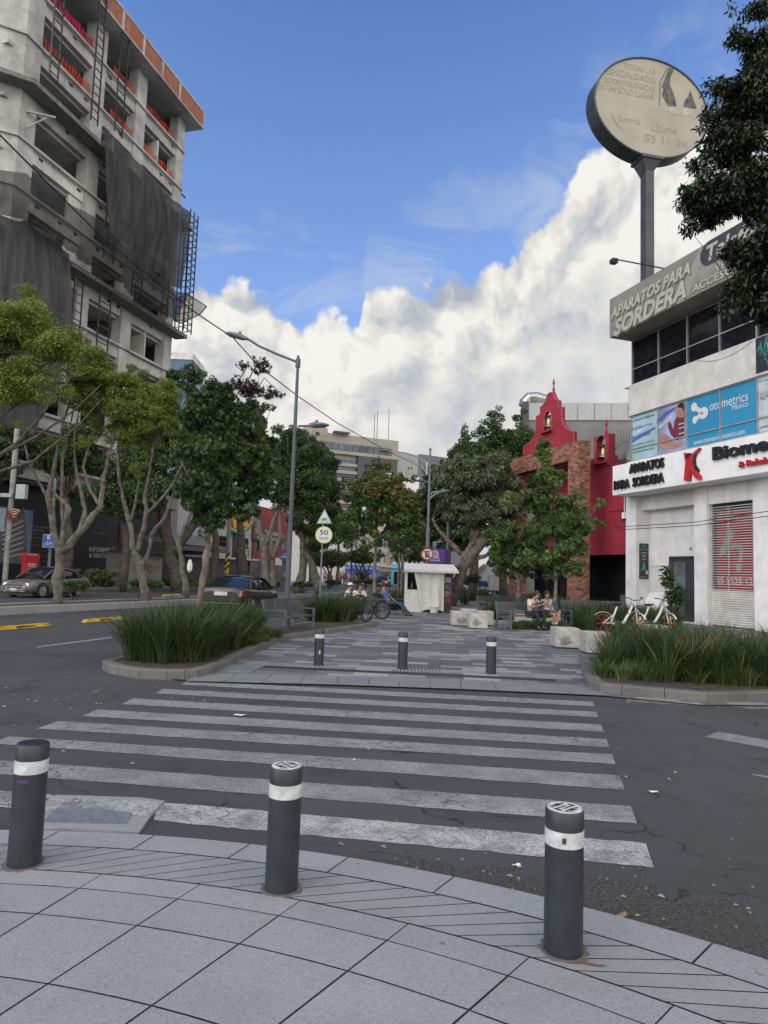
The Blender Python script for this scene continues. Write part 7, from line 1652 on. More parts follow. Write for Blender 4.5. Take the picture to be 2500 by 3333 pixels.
# people are assembled in a scratch scene so that evaluating them is quick
scr = bpy.data.scenes.new('scratch'); col2 = scr.collection
def ctx_dg():
    vl = scr.view_layers[0]; vl.update(); return vl.depsgraph
LIMBS = {'spine': ['pelvis', 'belly', 'chest', 'neck', 'jaw', 'face', 'crown']}
def figure(label, P, rz, J, cl, group=None, sex='m', cap=None, hands=True, sub=1):
    """J: joints (x to the figure's left, y forward, z up)."""
    e = thing('person', label, 'person', P, rz, group)
    V3 = {k: Vector(v) for k, v in J.items()}
    names = ['pelvis', 'belly', 'chest', 'neck', 'jaw', 'face', 'crown']
    vs = [V3[n] for n in names]; rd = [(.135, .105), (.125, .10), (.15, .105), (.052, .055), (.062, .07), (.076, .09), (.058, .07)]; ed = [(i, i+1) for i in range(6)]
    idx = {n: i for i, n in enumerate(names)}
    def chain(par, seq):
        p_ = idx[par]
        for n, r in seq: vs.append(V3[n]); rd.append(r); idx[n] = len(vs)-1; ed.append((p_, idx[n])); p_ = idx[n]
    for s in 'lr':
        chain('chest', [('sho_'+s, .062), ('elb_'+s, .040), ('wri_'+s, .026), ('hand_'+s, (.030, .02))])
        chain('pelvis', [('hip_'+s, .088), ('kne_'+s, .056), ('ank_'+s, .038), ('toe_'+s, (.04, .03))])
    me = skin_mesh(vs, ed, rd, 0, sub)
    # fingers and face joined to the same body mesh
    b = MB(); b.v = [tuple(v.co) for v in me.vertices]; b.f = [list(p.vertices) for p in me.polygons]; b.mi = [0]*len(b.f)
    if hands:
        for s in 'lr':
            w_, h = V3['wri_'+s], V3['hand_'+s]; d = (h-w_).normalized(); side = d.cross(Vector((0, 0, 1)));  side = side.normalized() if side.length > .1 else Vector((1, 0, 0)); dn = d.cross(side).normalized()
            if dn.z > 0: dn = -dn
            for k, l in enumerate((.062, .072, .068, .052)):
                o = h+side*(-.027+.018*k)+d*.01; b.tube([o-d*.02, o+d*l*.45+dn*.006, o+d*l*.8+dn*.022, o+d*l*.9+dn*.04], [.0095, .009, .008, .006], 6)
            sg = -1 if s == 'l' else 1; o = w_.lerp(h, .45)+side*.022*sg; b.tube([o, o+side*.022*sg+d*.02+dn*.008, o+side*.026*sg+d*.045+dn*.016], [.011, .010, .007], 6)
    f, jw, cr_ = V3['face'], V3['jaw'], V3['crown']; up = (cr_-jw).normalized(); fw = Vector(J.get('look', (0, 1, 0))); fw = (fw-up*fw.dot(up)).normalized(); sd = fw.cross(up)
    hc = f+up*.005
    b.tube([hc+fw*.078+up*.022, hc+fw*.098-up*.008, hc+fw*.088-up*.02], [.010, .014, .010], 6)
    for q in (-1, 1): b.tube([hc+sd*q*.072-fw*.01+up*.015, hc+sd*q*.082-fw*.01+up*.0, hc+sd*q*.076-fw*.005-up*.025], [.006, .013, .007], 6)
    bd = b.build('body', M_skin, e, smooth='all')
    b = MB()
    for q in (-1, 1): b.M = Matrix.Translation(hc+fw*.077+sd*q*.030+up*.018); b.lathe([(.001, -.007), (.008, 0), (.001, .007)], 8)
    b.M = None; b.bar(hc+fw*.083-up*.040-sd*.02, hc+fw*.083-up*.040+sd*.02, .008); b.build('face_feature', mat('face_dark', (0.06, 0.02, 0.02)), e)
    def garment(nm, m, seqs, extra, s_=1):
        vs = []; rd = []; ed = []; ix = {}
        for seq in seqs:
            pv = None
            for n, r in seq:
                key = n if isinstance(n, str) else None
                if key in ix and key is not None: cur = ix[key]
                else:
                    vs.append(V3[n] if key else Vector(n)); rd.append(r); cur = len(vs)-1
                    if key: ix[key] = cur
                if pv is not None: ed.append((pv, cur))
                pv = cur
        me = skin_mesh(vs, ed, rd, 0, s_); me.materials.append(m); me.name = nm; o = bpy.data.objects.new(nm, me); col.objects.link(o); o.parent = e; return o
    mid = lambda a, c, t: tuple(V3[a].lerp(V3[c], t))
    sl = cl.get('sleeve', 1.0)
    sp_ = [('pelvis', (.155, .122)), ('belly', (.145, .118)), ('chest', (.172, .125)), (mid('chest', 'neck', .62), (.085, .08))]
    arms = []
    for s in 'lr':
        seq = [('chest', (.172, .125)), ('sho_'+s, .080)]
        if sl <= .6: seq += [(mid('sho_'+s, 'elb_'+s, sl*1.6), .062)]
        else: seq += [('elb_'+s, .056), (mid('elb_'+s, 'wri_'+s, .92), .042)]
        arms.append(seq)
    garment('shirt', cl['shirt'], [sp_]+arms, 0)
    if cl.get('legs') is not None:
        t_ = cl.get('leglen', 1.0); sq = []
        for s in 'lr':
            q_ = [('pelvis', (.150, .118)), ('hip_'+s, .108)]
            if t_ < .5: q_ += [(mid('hip_'+s, 'kne_'+s, .72), .098)]
            else: q_ += [('kne_'+s, .076), (mid('kne_'+s, 'ank_'+s, .93), .062)]
            sq.append(q_)
        garment('trousers' if t_ > .5 else 'skirt', cl['legs'], sq, 0)
    for s in 'lr':
        a, t = V3['ank_'+s], V3['toe_'+s]; b = MB(); d = (t-a); d.z = 0; d = d.normalized() if d.length > .01 else Vector((0, 1, 0)); z0 = min(a.z-.09, t.z-.03)
        b.tube([a+Vector((0, 0, .10)), a+Vector((0, 0, 0)), a+Vector((0, 0, -.04))+d*.01], [.05, .05, .05], 8); b.tube([a-d*.06-Vector((0, 0, .045)), a-Vector((0, 0, .04)), t, t+d*.05], [.045, .052, .048, .03], 8); b.build('shoe', cl['shoe'], e, smooth='all')
        if cl.get('sock'): b = MB(); b.tube([a+Vector((0, 0, .05)), a+Vector((0, 0, .16))], [.045, .047], 8); b.build('sock', cl['sock'], e)
    # hair
    b = MB(); rows = []; hl = cl.get('hair_len', .0); n = 16
    for i in range(8):
        th = i/7*(PI*.60+hl*2); row = []
        for j in range(n+1):
            ph = 2*PI*j/n; d = sd*math.sin(ph)*math.sin(th)+fw*math.cos(ph)*math.sin(th)+up*math.cos(th); front = max(0, math.cos(ph)); 
            r = .108 if not (th > 1.15 and front > .25) else .086; row.append(hc+up*.028-fw*.012+Vector((d.x, d.y, d.z))*r*(1.0+.05*math.sin(j*5+i*3)))
        rows.append(row)
    b.grid(rows)
    if sex == 'f': b.tube([hc-fw*.09+up*.03, hc-fw*.13-up*.0, hc-fw*.11-up*.05], [.03, .045, .02], 8)
    b.build('hair', cl.get('hair', mat('hair_black', (0.012, 0.009, 0.008), rough=.5)), e, smooth='all')
    if cap:
        b = MB(); rows = []
        for i in range(6):
            th = i/5*PI*.5; rows.append([hc+up*.045+(sd*math.sin(2*PI*j/16)*math.sin(th)+fw*math.cos(2*PI*j/16)*math.sin(th)+up*math.cos(th)*.85)*.117 for j in range(17)])
        b.grid(rows); v0 = hc+up*.045; b.add([v0+fw*.10+sd*.08, v0+fw*.10-sd*.08, v0+fw*.19-sd*.05-up*.01, v0+fw*.19+sd*.05-up*.01], [(0, 1, 2, 3)]); b.build('cap', cap, e, smooth='all')
    return e
def seated(lean=.1, knees=.20, hipz=.52, back=0.0, feet=None, arms='lap', head_tilt=(0, 0), look=(0, 1, -.35), side=0.0, legout=.42):
    J = {}
    J['pelvis'] = (0, 0, hipz); J['belly'] = (side*.3, lean*.35, hipz+.16); J['chest'] = (side*.7, lean*.8, hipz+.36); J['neck'] = (side, lean*1.15+.02, hipz+.52)
    hx, hy = side+head_tilt[0], lean*1.3+.05+head_tilt[1]; J['jaw'] = (hx, hy+.02, hipz+.58); J['face'] = (hx*1.05, hy+.025, hipz+.66); J['crown'] = (hx*1.1, hy+.0, hipz+.745); J['look'] = look
    for s, q in (('l', 1), ('r', -1)):
        J['hip_'+s] = (q*.10, .06, hipz-.02); J['kne_'+s] = (q*knees, legout+.05, hipz+.01); fx_, fy_ = (feet or {'l': (.12, legout+.02), 'r': (-.12, legout+.02)})[s]; J['ank_'+s] = (fx_, fy_, .10); J['toe_'+s] = (fx_*1.1, fy_+.14, .05)
        J['sho_'+s] = (side*.7+q*.19, lean*.85, hipz+.44)
    if arms == 'phone':
        for s, q in (('l', 1), ('r', -1)): J['elb_'+s] = (q*.27, lean+.12, hipz+.22); J['wri_'+s] = (q*.09, lean+.33, hipz+.30); J['hand_'+s] = (q*.045, lean+.38, hipz+.33)
    elif arms == 'lap':
        for s, q in (('l', 1), ('r', -1)): J['elb_'+s] = (side*.5+q*.26, lean*.4+.02, hipz+.19); J['wri_'+s] = (q*.07, .25, hipz+.15); J['hand_'+s] = (q*.02, .30, hipz+.14)
    elif arms == 'spread':
        J['elb_l'] = (.34, -.12, hipz+.33); J['wri_l'] = (.46, -.18, hipz+.42); J['hand_l'] = (.52, -.18, hipz+.43); J['elb_r'] = (-.28, .02, hipz+.18); J['wri_r'] = (-.12, .22, hipz+.12); J['hand_r'] = (-.06, .27, hipz+.10)
    return J
def patterned(nm, ca, cb, s=22): 
    m = bpy.data.materials.new(nm); m.use_nodes = True; t = m.node_tree; t.nodes.clear(); K = NT(t); tcn = K.n('ShaderNodeTexCoord'); v = K.n('ShaderNodeTexVoronoi', {'Vector': tcn.outputs['Object'], 'Scale': float(s)}).outputs['Distance']
    p = K.n('ShaderNodeBsdfPrincipled', {'Base Color': K.mix(K.mr(v, .3, .45), ca, cb), 'Roughness': .8}); K.n('ShaderNodeOutputMaterial', {0: p.outputs[0]}); return m
M_floral = patterned('floral_shirt', (0.35, 0.12, 0.08), (0.62, 0.55, 0.48)); M_fldress = patterned('floral_dress', (0.30, 0.08, 0.04), (0.03, 0.02, 0.02), 26)
M_denim = mat('pale_denim', (0.30, 0.42, 0.55), rough=.85, var=.15, vs=6); M_jean = mat('dark_jeans', (0.035, 0.06, 0.11), rough=.85, var=.2, vs=5); M_blk = mat('black_cloth', (0.015, 0.015, 0.017), rough=.8)
M_shb = mat('blue_shirt', (0.075, 0.14, 0.30), rough=.8, var=.1); M_tee = mat('white_tee', (0.62, 0.63, 0.66), rough=.8, var=.06); M_boot = mat('black_boot', (0.02, 0.018, 0.016), rough=.5); M_sock = mat('white_sock', (.6, .6, .6)); M_shoew = mat('pale_shoe', (.45, .45, .45)); M_shoebr = mat('brown_shoe', (0.05, 0.035, 0.028))
def seat_pt(px, frac=.33): 
    q = G(px, 2052); c0, c1 = G(1660, 2056), G(1862, 2050); t = ((q-c0).dot(c1-c0))/(c1-c0).length_squared; return c0+(c1-c0)*t+nB*frac
s1 = seat_pt(1742, .36); figure('young man in a floral shirt looking down at his phone, seated on the bench', (s1.x, s1.y, .02), rB+PI, seated(.12, .17, .52, arms='phone', look=(0, 1, -.75), head_tilt=(0, .06)), {'shirt': M_floral, 'sleeve': .55, 'legs': M_blk, 'shoe': M_boot, 'hair_len': .15})
ph = thing('mobile_phone', 'dark phone held by the young man in the floral shirt', 'phone', (s1.x, s1.y, .02), rB+PI); b = MB(); b.box(-.04, .04, .495, .507, .86, .98); b.v = [(x, y+(z-.9)*.5, z) for x, y, z in b.v]; b.build('phone_body', M_black, ph)
bg_ = thing('handbag', 'dark blue leather bag on the lap of the young man with the phone', 'bag', (s1.x, s1.y, .02), rB+PI); b = MB(); b.prismy([(-.20, .60), (.20, .60), (.17, .86), (.08, .92), (-.08, .92), (-.17, .86)], .30, .42); b.build('bag_body', mat('navy_leather', (0.025, 0.035, 0.06), rough=.4), bg_, bevel=.03); b = MB(); b.tube([(-.10, .36, .90), (-.06, .36, 1.0), (.06, .36, 1.0), (.10, .36, .90)], .012, 6); b.build('strap', M_blk, bg_)
s2 = seat_pt(1806, .36); figure('young woman in a pale denim jacket and floral skirt leaning towards the man', (s2.x, s2.y, .02), rB+PI, seated(.10, .11, .52, arms='lap', look=(.6, 1, -.5), head_tilt=(.08, .02), side=.12, feet={'l': (.10, .40), 'r': (.0, .44)}), {'shirt': M_denim, 'sleeve': 1, 'legs': M_fldress, 'leglen': .4, 'shoe': M_boot, 'sock': M_sock}, sex='f')
q = G(1283, 2004); bp_ = Vector((q.x-.25, q.y+.45, 0)); figure('man in a blue shirt and dark cap lounging on a bench with legs stretched out', (bp_.x-.02, bp_.y-.1, .02), R_(-112), seated(-.22, .12, .50, arms='spread', look=(-.3, 1, 0), feet={'l': (.08, .88), 'r': (-.02, .92)}, legout=.48), {'shirt': M_shb, 'sleeve': .55, 'legs': M_jean, 'shoe': M_shoebr}, cap=M_blk)
q = G(1150, 2012); figure('man in a white t-shirt and white cap facing right behind the grass clump', (q.x-.30, q.y+.0, .02), R_(-80), seated(.05, .15, .52, arms='lap', look=(-.1, 1, 0)), {'shirt': M_tee, 'sleeve': .5, 'legs': M_jean, 'shoe': M_shoew}, cap=mat('cap_white', (.62, .62, .60)))
figure('man in a white t-shirt resting his hand on his chin beside the capped man', (q.x+.15, q.y+.12, .02), R_(-160), seated(.12, .17, .52, arms='phone', look=(0, 1, 0)), {'shirt': M_tee, 'sleeve': .5, 'legs': M_jean, 'shoe': M_shoew})
# seller inside the kiosk
q = gk(1130, 560, .9); P = FK.w(q[0], .9, .02)
def standing(stride=.0, arm=.0, turn=0.0, z=0.0):
    J = {'pelvis': (0, 0, .92), 'belly': (0, 0, 1.08), 'chest': (0, .01, 1.28), 'neck': (0, .02, 1.46), 'jaw': (0, .045, 1.52), 'face': (0, .05, 1.60), 'crown': (0, .03, 1.68), 'look': (turn, 1, 0)}
    for s, q in (('l', 1), ('r', -1)):
        st_ = stride*q; J['hip_'+s] = (q*.10, 0, .88); J['kne_'+s] = (q*.11, st_*.5+.03, .48); J['ank_'+s] = (q*.11, st_, .10+max(0, -st_)*.15); J['toe_'+s] = (q*.13, st_+.14, .05+max(0, -st_)*.05)
        J['sho_'+s] = (q*.19, 0, 1.40); J['elb_'+s] = (q*.25, -st_*.5*.7, 1.12); J['wri_'+s] = (q*.24, -st_*.8+.1+arm*.2, .90+arm*.35); J['hand_'+s] = (q*.235, -st_*.85+.13+arm*.24, .84+arm*.4)
    return J
figure('seller in dark clothes half hidden inside the white kiosk', (P.x, P.y, -.35+.02), R_(185), standing(0, .6), {'shirt': M_blk, 'sleeve': 1, 'legs': M_blk, 'shoe': M_boot}, hands=False)
# people gathered across the avenue
CL = [('white', (.6, .6, .6)), ('black', (.02, .02, .02)), ('grey', (.2, .2, .21)), ('red', (.4, .03, .03)), ('blue', (.05, .09, .25)), ('cream', (.5, .45, .35))]
PT = [('black', (.02, .02, .025)), ('blue', (.04, .07, .14)), ('grey', (.15, .15, .15)), ('khaki', (.25, .2, .13))]
crowd = [(1058, 92, 'white', 'black', .2), (1068, 96, 'white', 'blue', 0), (1076, 90, 'grey', 'black', .15), (1095, 98, 'cream', 'khaki', .2), (1106, 94, 'grey', 'grey', 0), (1115, 100, 'white', 'black', .2), (1124, 95, 'black', 'blue', .1), (1134, 97, 'white', 'khaki', 0), (1142, 91, 'white', 'grey', .25), (1151, 99, 'black', 'black', 0), (1158, 94, 'grey', 'blue', .2), (1206, 96, 'grey', 'black', .1), (1030, 88, 'red', 'grey', .2), (925, 72, 'black', 'black', 0), (975, 76, 'red', 'blue', .15), (862, 66, 'blue', 'black', 0)]
desc = {}
proto = {}
for i, (px, Y, a, c, sd_) in enumerate(crowd):
    P = D(px, 1880, Y); l_ = SL(P)[1]; z = .15 if l_ > 29.2 else (.24 if 16.6 < l_ < 18.4 else .02)
    lab = '%s figure, %s top, %s trousers, far off, %s' % (('tall', 'slim', 'standing', 'striding')[i % 4], a, c, ('leftmost', 'second from left', 'third from left', 'fourth from left', 'fifth from left', 'mid', 'fifth from right', 'fourth from right', 'third from right', 'second from right', 'rightmost', 'alone by the blue shop', 'apart at the left', 'past the lamp post', 'past the trunks', 'by the red building')[i])
    figure(lab, (P.x, P.y, z), R_([170, 10, 90, -80, 150, -20][i % 6]), standing(sd_*1.2), {'shirt': mat('cloth_'+a, dict(CL)[a]), 'sleeve': .5 if i % 2 else 1, 'legs': mat('legs_'+c, dict(PT)[c]), 'shoe': M_boot}, group='people across the avenue', hands=True, sub=0)
# parked motorbike with a delivery rider among them
P = D(1076, 1905, 82); P.z = .0
mb = thing('motorcycle', 'dark motorcycle with a rider coming down the far lanes before the crowd', 'motorcycle', P, R_(-100))
b = MB(); b.ring((-.65, 0, .3), .24, .07, 'y', 16, 6); b.ring((.65, 0, .3), .24, .07, 'y', 16, 6); b.build('wheel', M_tyre, mb); b = MB(); b.tube([(-.8, 0, .62), (-.3, 0, .72), (.1, 0, .78), (.35, 0, .75)], [.10, .14, .16, .1], 8); b.bar((.65, 0, .3), (.4, 0, 1.0), .08); b.bar((.38, -.3, 1.02), (.38, .3, 1.02), .04); b.box(-.3, .3, -.12, .12, .3, .62); b.build('body', M_black, mb)
figure('motorcycle rider in dark clothes with a white heart on the chest', (P.x, P.y+.1, .32), R_(180), seated(.1, .25, .52, arms='phone'), {'shirt': M_blk, 'sleeve': 1, 'legs': M_blk, 'shoe': M_boot}, cap=M_blk, sub=0)
bpy.data.scenes.remove(scr)
# ================================================================ vegetation
STAR = []
for k in range(5):
    a = PI/2+(k-2)*1.02; STAR.append((.62*math.cos(a-.36)*.55, .62*math.sin(a-.36)*.55)); STAR.append((math.cos(a)*(1 if k == 2 else .9), math.sin(a)*(1 if k == 2 else .9)))
STAR = [(0, -.12)]+STAR+[(.3*math.cos(PI/2+2*1.02+.5), .3*math.sin(PI/2+2*1.02+.5))]
SHP = {'kite': np.array([(0, 0, 0), (.30, .42, .06), (0, 1, -.05), (-.30, .42, .06)]), 'long': np.array([(0, 0, 0), (.17, .35, .04), (.11, .75, -.05), (0, 1, -.16), (-.11, .75, -.05), (-.17, .35, .04)]),
       'round': np.array([(0, 0, 0), (.36, .25, .05), (.38, .65, .03), (0, 1, -.04), (-.38, .65, .03), (-.36, .25, .05)]), 'star': np.array([(x*.75, y*.75+.25, -.10*abs(x)) for x, y in STAR]), 'needle': np.array([(-.05, 0, 0), (.05, 0, 0), (.07, .5, 0), (0, 1, -.08), (-.07, .5, 0)])}
def leaf_object(name, pos, size, shape, m, parent, rg, outc=None, droop=.3, up=.5, rnd=None, kind=None):
    n = len(pos); S = SHP[shape]; k = len(S)
    nrm = rg.normal(size=(n, 3)); nrm /= np.linalg.norm(nrm, axis=1)[:, None]
    nrm = nrm*.8+np.array([0, 0, up]); 
    if outc is not None: o = pos-outc; o /= (np.linalg.norm(o, axis=1)[:, None]+1e-6); nrm += o*.5
    nrm /= np.linalg.norm(nrm, axis=1)[:, None]
    ax = rg.normal(size=(n, 3)); 
    if outc is not None: ax += o*.9
    ax[:, 2] -= droop*1.6; ax -= nrm*(ax*nrm).sum(1)[:, None]; ax /= np.linalg.norm(ax, axis=1)[:, None]
    side = np.cross(ax, nrm); sz = size*rg.uniform(.6, 1.3, n)
    V = pos[:, None, :]+sz[:, None, None]*(S[None, :, 0:1]*side[:, None, :]+S[None, :, 1:2]*ax[:, None, :]+S[None, :, 2:3]*nrm[:, None, :])
    p0 = Matrix.LocRotScale(parent.location, parent.rotation_euler, parent.scale).inverted() if parent is not None else Matrix.Identity(4)
    off = np.array(parent.location) if parent is not None else np.zeros(3)
    V = (V-off).reshape(-1, 3)
    me = bpy.data.meshes.new(name); me.vertices.add(n*k); me.vertices.foreach_set('co', V.astype(np.float32).ravel())
    me.loops.add(n*k); me.loops.foreach_set('vertex_index', np.arange(n*k, dtype=np.int32)); me.polygons.add(n); me.polygons.foreach_set('loop_start', np.arange(0, n*k, k, dtype=np.int32))
    try: me.polygons.foreach_set('loop_total', np.full(n, k, dtype=np.int32))
    except Exception: pass
    me.update(calc_edges=True)
    at = me.attributes.new('rnd', 'FLOAT', 'FACE'); at.data.foreach_set('value', (rg.random(n) if rnd is None else rnd).astype(np.float32))
    me.materials.append(m); o = bpy.data.objects.new(name, me); col.objects.link(o)
    if parent is not None: o.parent = parent
    return o
def blobs(spec, Y, sub, rg, fill=.25, rel=(.20, .36)):
    """spec: pixel ellipses (x, y, rx, ry[, dY, weight]); returns sub-cluster centres and radii."""
    C_, R__ = [], []
    tot = sum(s[2]*s[3]*(s[5] if len(s) > 5 else 1) for s in spec)
    for s in spec:
        x, y, rx, ry = s[:4]; dy = s[4] if len(s) > 4 else 0; Yc = Y+dy
        c = np.array(D(x, y, Yc)); a = np.array([rx*Yc/FPX, min(rx, ry*1.2)*Yc/FPX*.95, ry*Yc/FPX]); k = max(3, int(sub*s[2]*s[3]*(s[5] if len(s) > 5 else 1)/tot))
        d = rg.normal(size=(k, 3)); d /= np.linalg.norm(d, axis=1)[:, None]; r = rg.uniform(fill, 1, k)**.5
        base = min(a); q = rg.uniform(rel[0], rel[1], k)*base
        C_.append(c+d*(r[:, None])*(a-q[:, None]*.75)); R__.append(q)
    return np.concatenate(C_), np.concatenate(R__)
def crown_pts(C_, R__, n, rg, shell=.45, flat=.8):
    w_ = R__**2.2; idx = rg.choice(len(R__), n, p=w_/w_.sum()); d = rg.normal(size=(n, 3)); d /= np.linalg.norm(d, axis=1)[:, None]; r = rg.uniform(shell, 1, n)**.6
    return C_[idx]+d*(r*R__[idx])[:, None]*np.array([1.15, 1.15, flat]), idx
def tree(name, label, base, limbs, spec, Y, m, bark, n, size, shape='kite', sub=60, seed=1, droop=.3, up=.5, rel=(.2, .36), twig=.012, cat='tree', group=None, fill=.25, ntw=None, flat=.8, basez=.02, shell=.45):
    rg = np.random.default_rng(seed); e = thing(name, label, cat, base, 0, group)
    b = MB(); nodes = []
    for lb in limbs:
        pts = []; rr = []
        for q in lb:
            p = D(q[0], q[1], Y+(q[3] if len(q) > 3 else 0)); pts.append(p); rr.append(q[2])
        P2, R2 = [], []
        for i in range(len(pts)-1):
            for t in (0, .33, .66):
                P2.append(pts[i].lerp(pts[i+1], t)+Vector(rg.normal(size=3)*rr[i]*.18*(0 if (i == 0 and t == 0) else 1))); R2.append((rr[i]+(rr[i+1]-rr[i])*t)*(1+.12*rg.normal()))
        P2.append(pts[-1]); R2.append(rr[-1]); b.tube(P2, R2, 9)
        for p, r in list(zip(P2, R2))[2:]: nodes.append((p, r))
    C_, R__ = blobs(spec, Y, sub, rg, fill, rel)
    if nodes:
        NP_ = np.array([tuple(p) for p, _ in nodes]); order = np.arange(len(C_)) if ntw is None else rg.choice(len(C_), min(ntw, len(C_)), replace=False)
        for i in order:
            c = C_[i]; d = np.linalg.norm(NP_-c, axis=1)+np.maximum(0, NP_[:, 2]-c[2])*1.5; j = int(d.argmin()); p = Vector(NP_[j]); q = Vector(c); mdl = p.lerp(q, .5)+Vector(rg.normal(size=3)*.06*(q-p).length)+Vector((0, 0, .06*(q-p).length))
            r0 = min(nodes[j][1]*.6, twig*(1+(q-p).length*.6)); b.tube([p, p.lerp(mdl, .5), mdl, mdl.lerp(q, .5), q], [r0, r0*.85, r0*.7, r0*.5, r0*.3], 5, cap=False)
    b.build('trunk', bark, e, world=True, smooth='all')
    pos, idx = crown_pts(C_, R__, n, rg, shell, flat); cr_ = rg.random(len(R__)); rnd = np.clip(.45*cr_[idx]+.6*rg.random(n)-.02, 0, 1)
    cc = C_.mean(0); leaf_object('crown', pos, size, shape, m, e, rg, C_[idx], droop, up, rnd); return e
M_bkp = mat('pale_bark', (0.135, 0.126, 0.112), rough=.95, var=.25, vs=5, streak=.35, bump=.6, bs=30)
M_bkd = mat('dark_bark', (0.09, 0.078, 0.065), rough=.95, var=.25, vs=5, streak=.3, bump=.6, bs=20)
M_bkm = mat('brown_bark', (0.16, 0.14, 0.115), rough=.95, var=.25, vs=5, streak=.3, bump=.6, bs=20)
LG = leafmat('light_green_leaves', (0.070, 0.120, 0.022), (0.24, 0.32, 0.060), (0.42, 0.48, 0.13), .45, .4)
LD = leafmat('dark_green_leaves', (0.020, 0.045, 0.014), (0.070, 0.122, 0.036), (0.14, 0.20, 0.06), .5, .2)
LM = leafmat('mid_green_leaves', (0.034, 0.068, 0.020), (0.105, 0.170, 0.045), (0.18, 0.24, 0.07), .5, .25)
LS = leafmat('sweetgum_leaves', (0.015, 0.036, 0.011), (0.052, 0.094, 0.030), (0.17, 0.20, 0.05), .4, .25)
LS2 = leafmat('maple_green_leaves', (0.030, 0.068, 0.020), (0.105, 0.180, 0.052), (0.27, 0.30, 0.09), .45, .28)
LA = leafmat('turning_leaves', (0.05, 0.07, 0.02), (0.15, 0.17, 0.05), (0.34, 0.16, 0.05), .5, .3)
LW = leafmat('grey_green_leaves', (0.065, 0.088, 0.048), (0.18, 0.215, 0.125), None, .6, .2)
LK = leafmat('glossy_dark_leaves', (0.005, 0.011, 0.004), (0.021, 0.036, 0.013), (0.055, 0.055, 0.022), .28, .12)
LP_ = leafmat('purple_young_leaves', (0.018, 0.014, 0.014), (0.05, 0.042, 0.034), None, .4, .2)
gm = 'trees along the avenue median'
# light green trees at the left
tree('street_tree', 'light green tree leaning in from the left edge with long dark bare branches', D(-330, 1960, 22.5), [[(-330, 1990, .16), (-300, 1750, .14), (-160, 1600, .11), (0, 1480, .085), (60, 1440, .06), (150, 1330, .04), (230, 1230, .02)], [(-160, 1600, .09), (-60, 1400, .07), (10, 1280, .05), (40, 1150, .03), (60, 1020, .02)], [(0, 1480, .06), (120, 1420, .045), (250, 1330, .03), (330, 1250, .015)], [(-200, 1620, .08), (-80, 1560, .06), (110, 1500, .05), (260, 1380, .03), (330, 1300, .015)], [(-60, 1400, .05), (90, 1290, .03), (160, 1150, .02)]],
     [(60, 1040, 120, 110), (170, 1110, 110, 110), (-60, 1120, 130, 160), (20, 1230, 150, 110), (150, 1260, 90, 80, 0, .6), (210, 1180, 60, 80), (-120, 1300, 110, 90), (60, 1380, 90, 45, 0, .5), (90, 950, 55, 50)], 22.5, LG, M_bkd, 68000, .078, 'kite', 190, 11, rel=(.22, .42), fill=.1, group=gm)
tree('street_tree', 'pale forked tree growing from the median beside the silver grey sedan', D(186, 1962, 24.6), [[(184, 1968, .19), (190, 1880, .155), (196, 1800, .16), (197, 1788, .15)], [(192, 1795, .12), (174, 1720, .10), (160, 1640, .095), (160, 1600, .09), (180, 1500, .06), (200, 1400, .04), (230, 1300, .025)], [(160, 1625, .06), (120, 1560, .05), (92, 1500, .045), (80, 1440, .03), (60, 1380, .02)], [(200, 1790, .10), (206, 1710, .085), (228, 1655, .08), (190, 1620, .06), (165, 1590, .05)], [(206, 1720, .06), (200, 1600, .055), (205, 1480, .045), (230, 1380, .03), (250, 1280, .02)], [(205, 1795, .13), (260, 1735, .11), (310, 1670, .10), (328, 1648, .095), (335, 1560, .07), (350, 1500, .055), (380, 1400, .035), (410, 1300, .02)], [(215, 1785, .10), (262, 1720, .085), (280, 1655, .08), (262, 1600, .06), (246, 1520, .05), (240, 1430, .035), (260, 1320, .02)], [(328, 1648, .07), (295, 1600, .055), (270, 1520, .045), (300, 1420, .03), (330, 1330, .02)]],
     [(300, 1180, 70, 90), (250, 1300, 90, 70, 0, .45), (380, 1260, 80, 90), (420, 1340, 90, 80), (330, 1370, 80, 55, 0, .4), (240, 1130, 60, 70), (440, 1240, 50, 60), (180, 1420, 60, 45, 0, .4), (170, 1620, 26, 34, 0, .25), (300, 1240, 90, 80), (330, 1300, 80, 60, 0, .6), (280, 1430, 60, 40, 0, .4), (480, 1330, 60, 70), (400, 1430, 70, 50, 0, .6)], 24.6, LG, M_bkp, 52000, .078, 'kite', 160, 12, rel=(.22, .42), fill=.1, group=gm)
tree('street_tree', 'pale twisted tree on the median in front of the grey stall', D(470, 1955, 29), [[(472, 1962, .19), (466, 1880, .16), (448, 1820, .155), (438, 1795, .145)], [(438, 1800, .13), (425, 1720, .10), (400, 1620, .08), (385, 1540, .065), (382, 1460, .045), (400, 1380, .025)], [(442, 1800, .12), (466, 1730, .10), (478, 1670, .09), (470, 1610, .07), (485, 1540, .06), (498, 1460, .04)], [(478, 1672, .07), (520, 1630, .06), (560, 1580, .05), (600, 1500, .03)], [(466, 1850, .10), (486, 1790, .085), (492, 1740, .08), (540, 1680, .065), (560, 1620, .055), (590, 1540, .03)], [(425, 1700, .05), (440, 1640, .045), (455, 1560, .035), (440, 1470, .02)]],
     [(460, 1370, 80, 70), (520, 1290, 70, 80), (550, 1390, 50, 80), (420, 1430, 50, 50, 0, .5), (500, 1460, 60, 40, 0, .4), (470, 1520, 60, 40, 0, .35), (380, 1400, 60, 60, 0, .6)], 29, LG, M_bkp, 32000, .09, 'kite', 100, 13, rel=(.22, .42), group=gm)
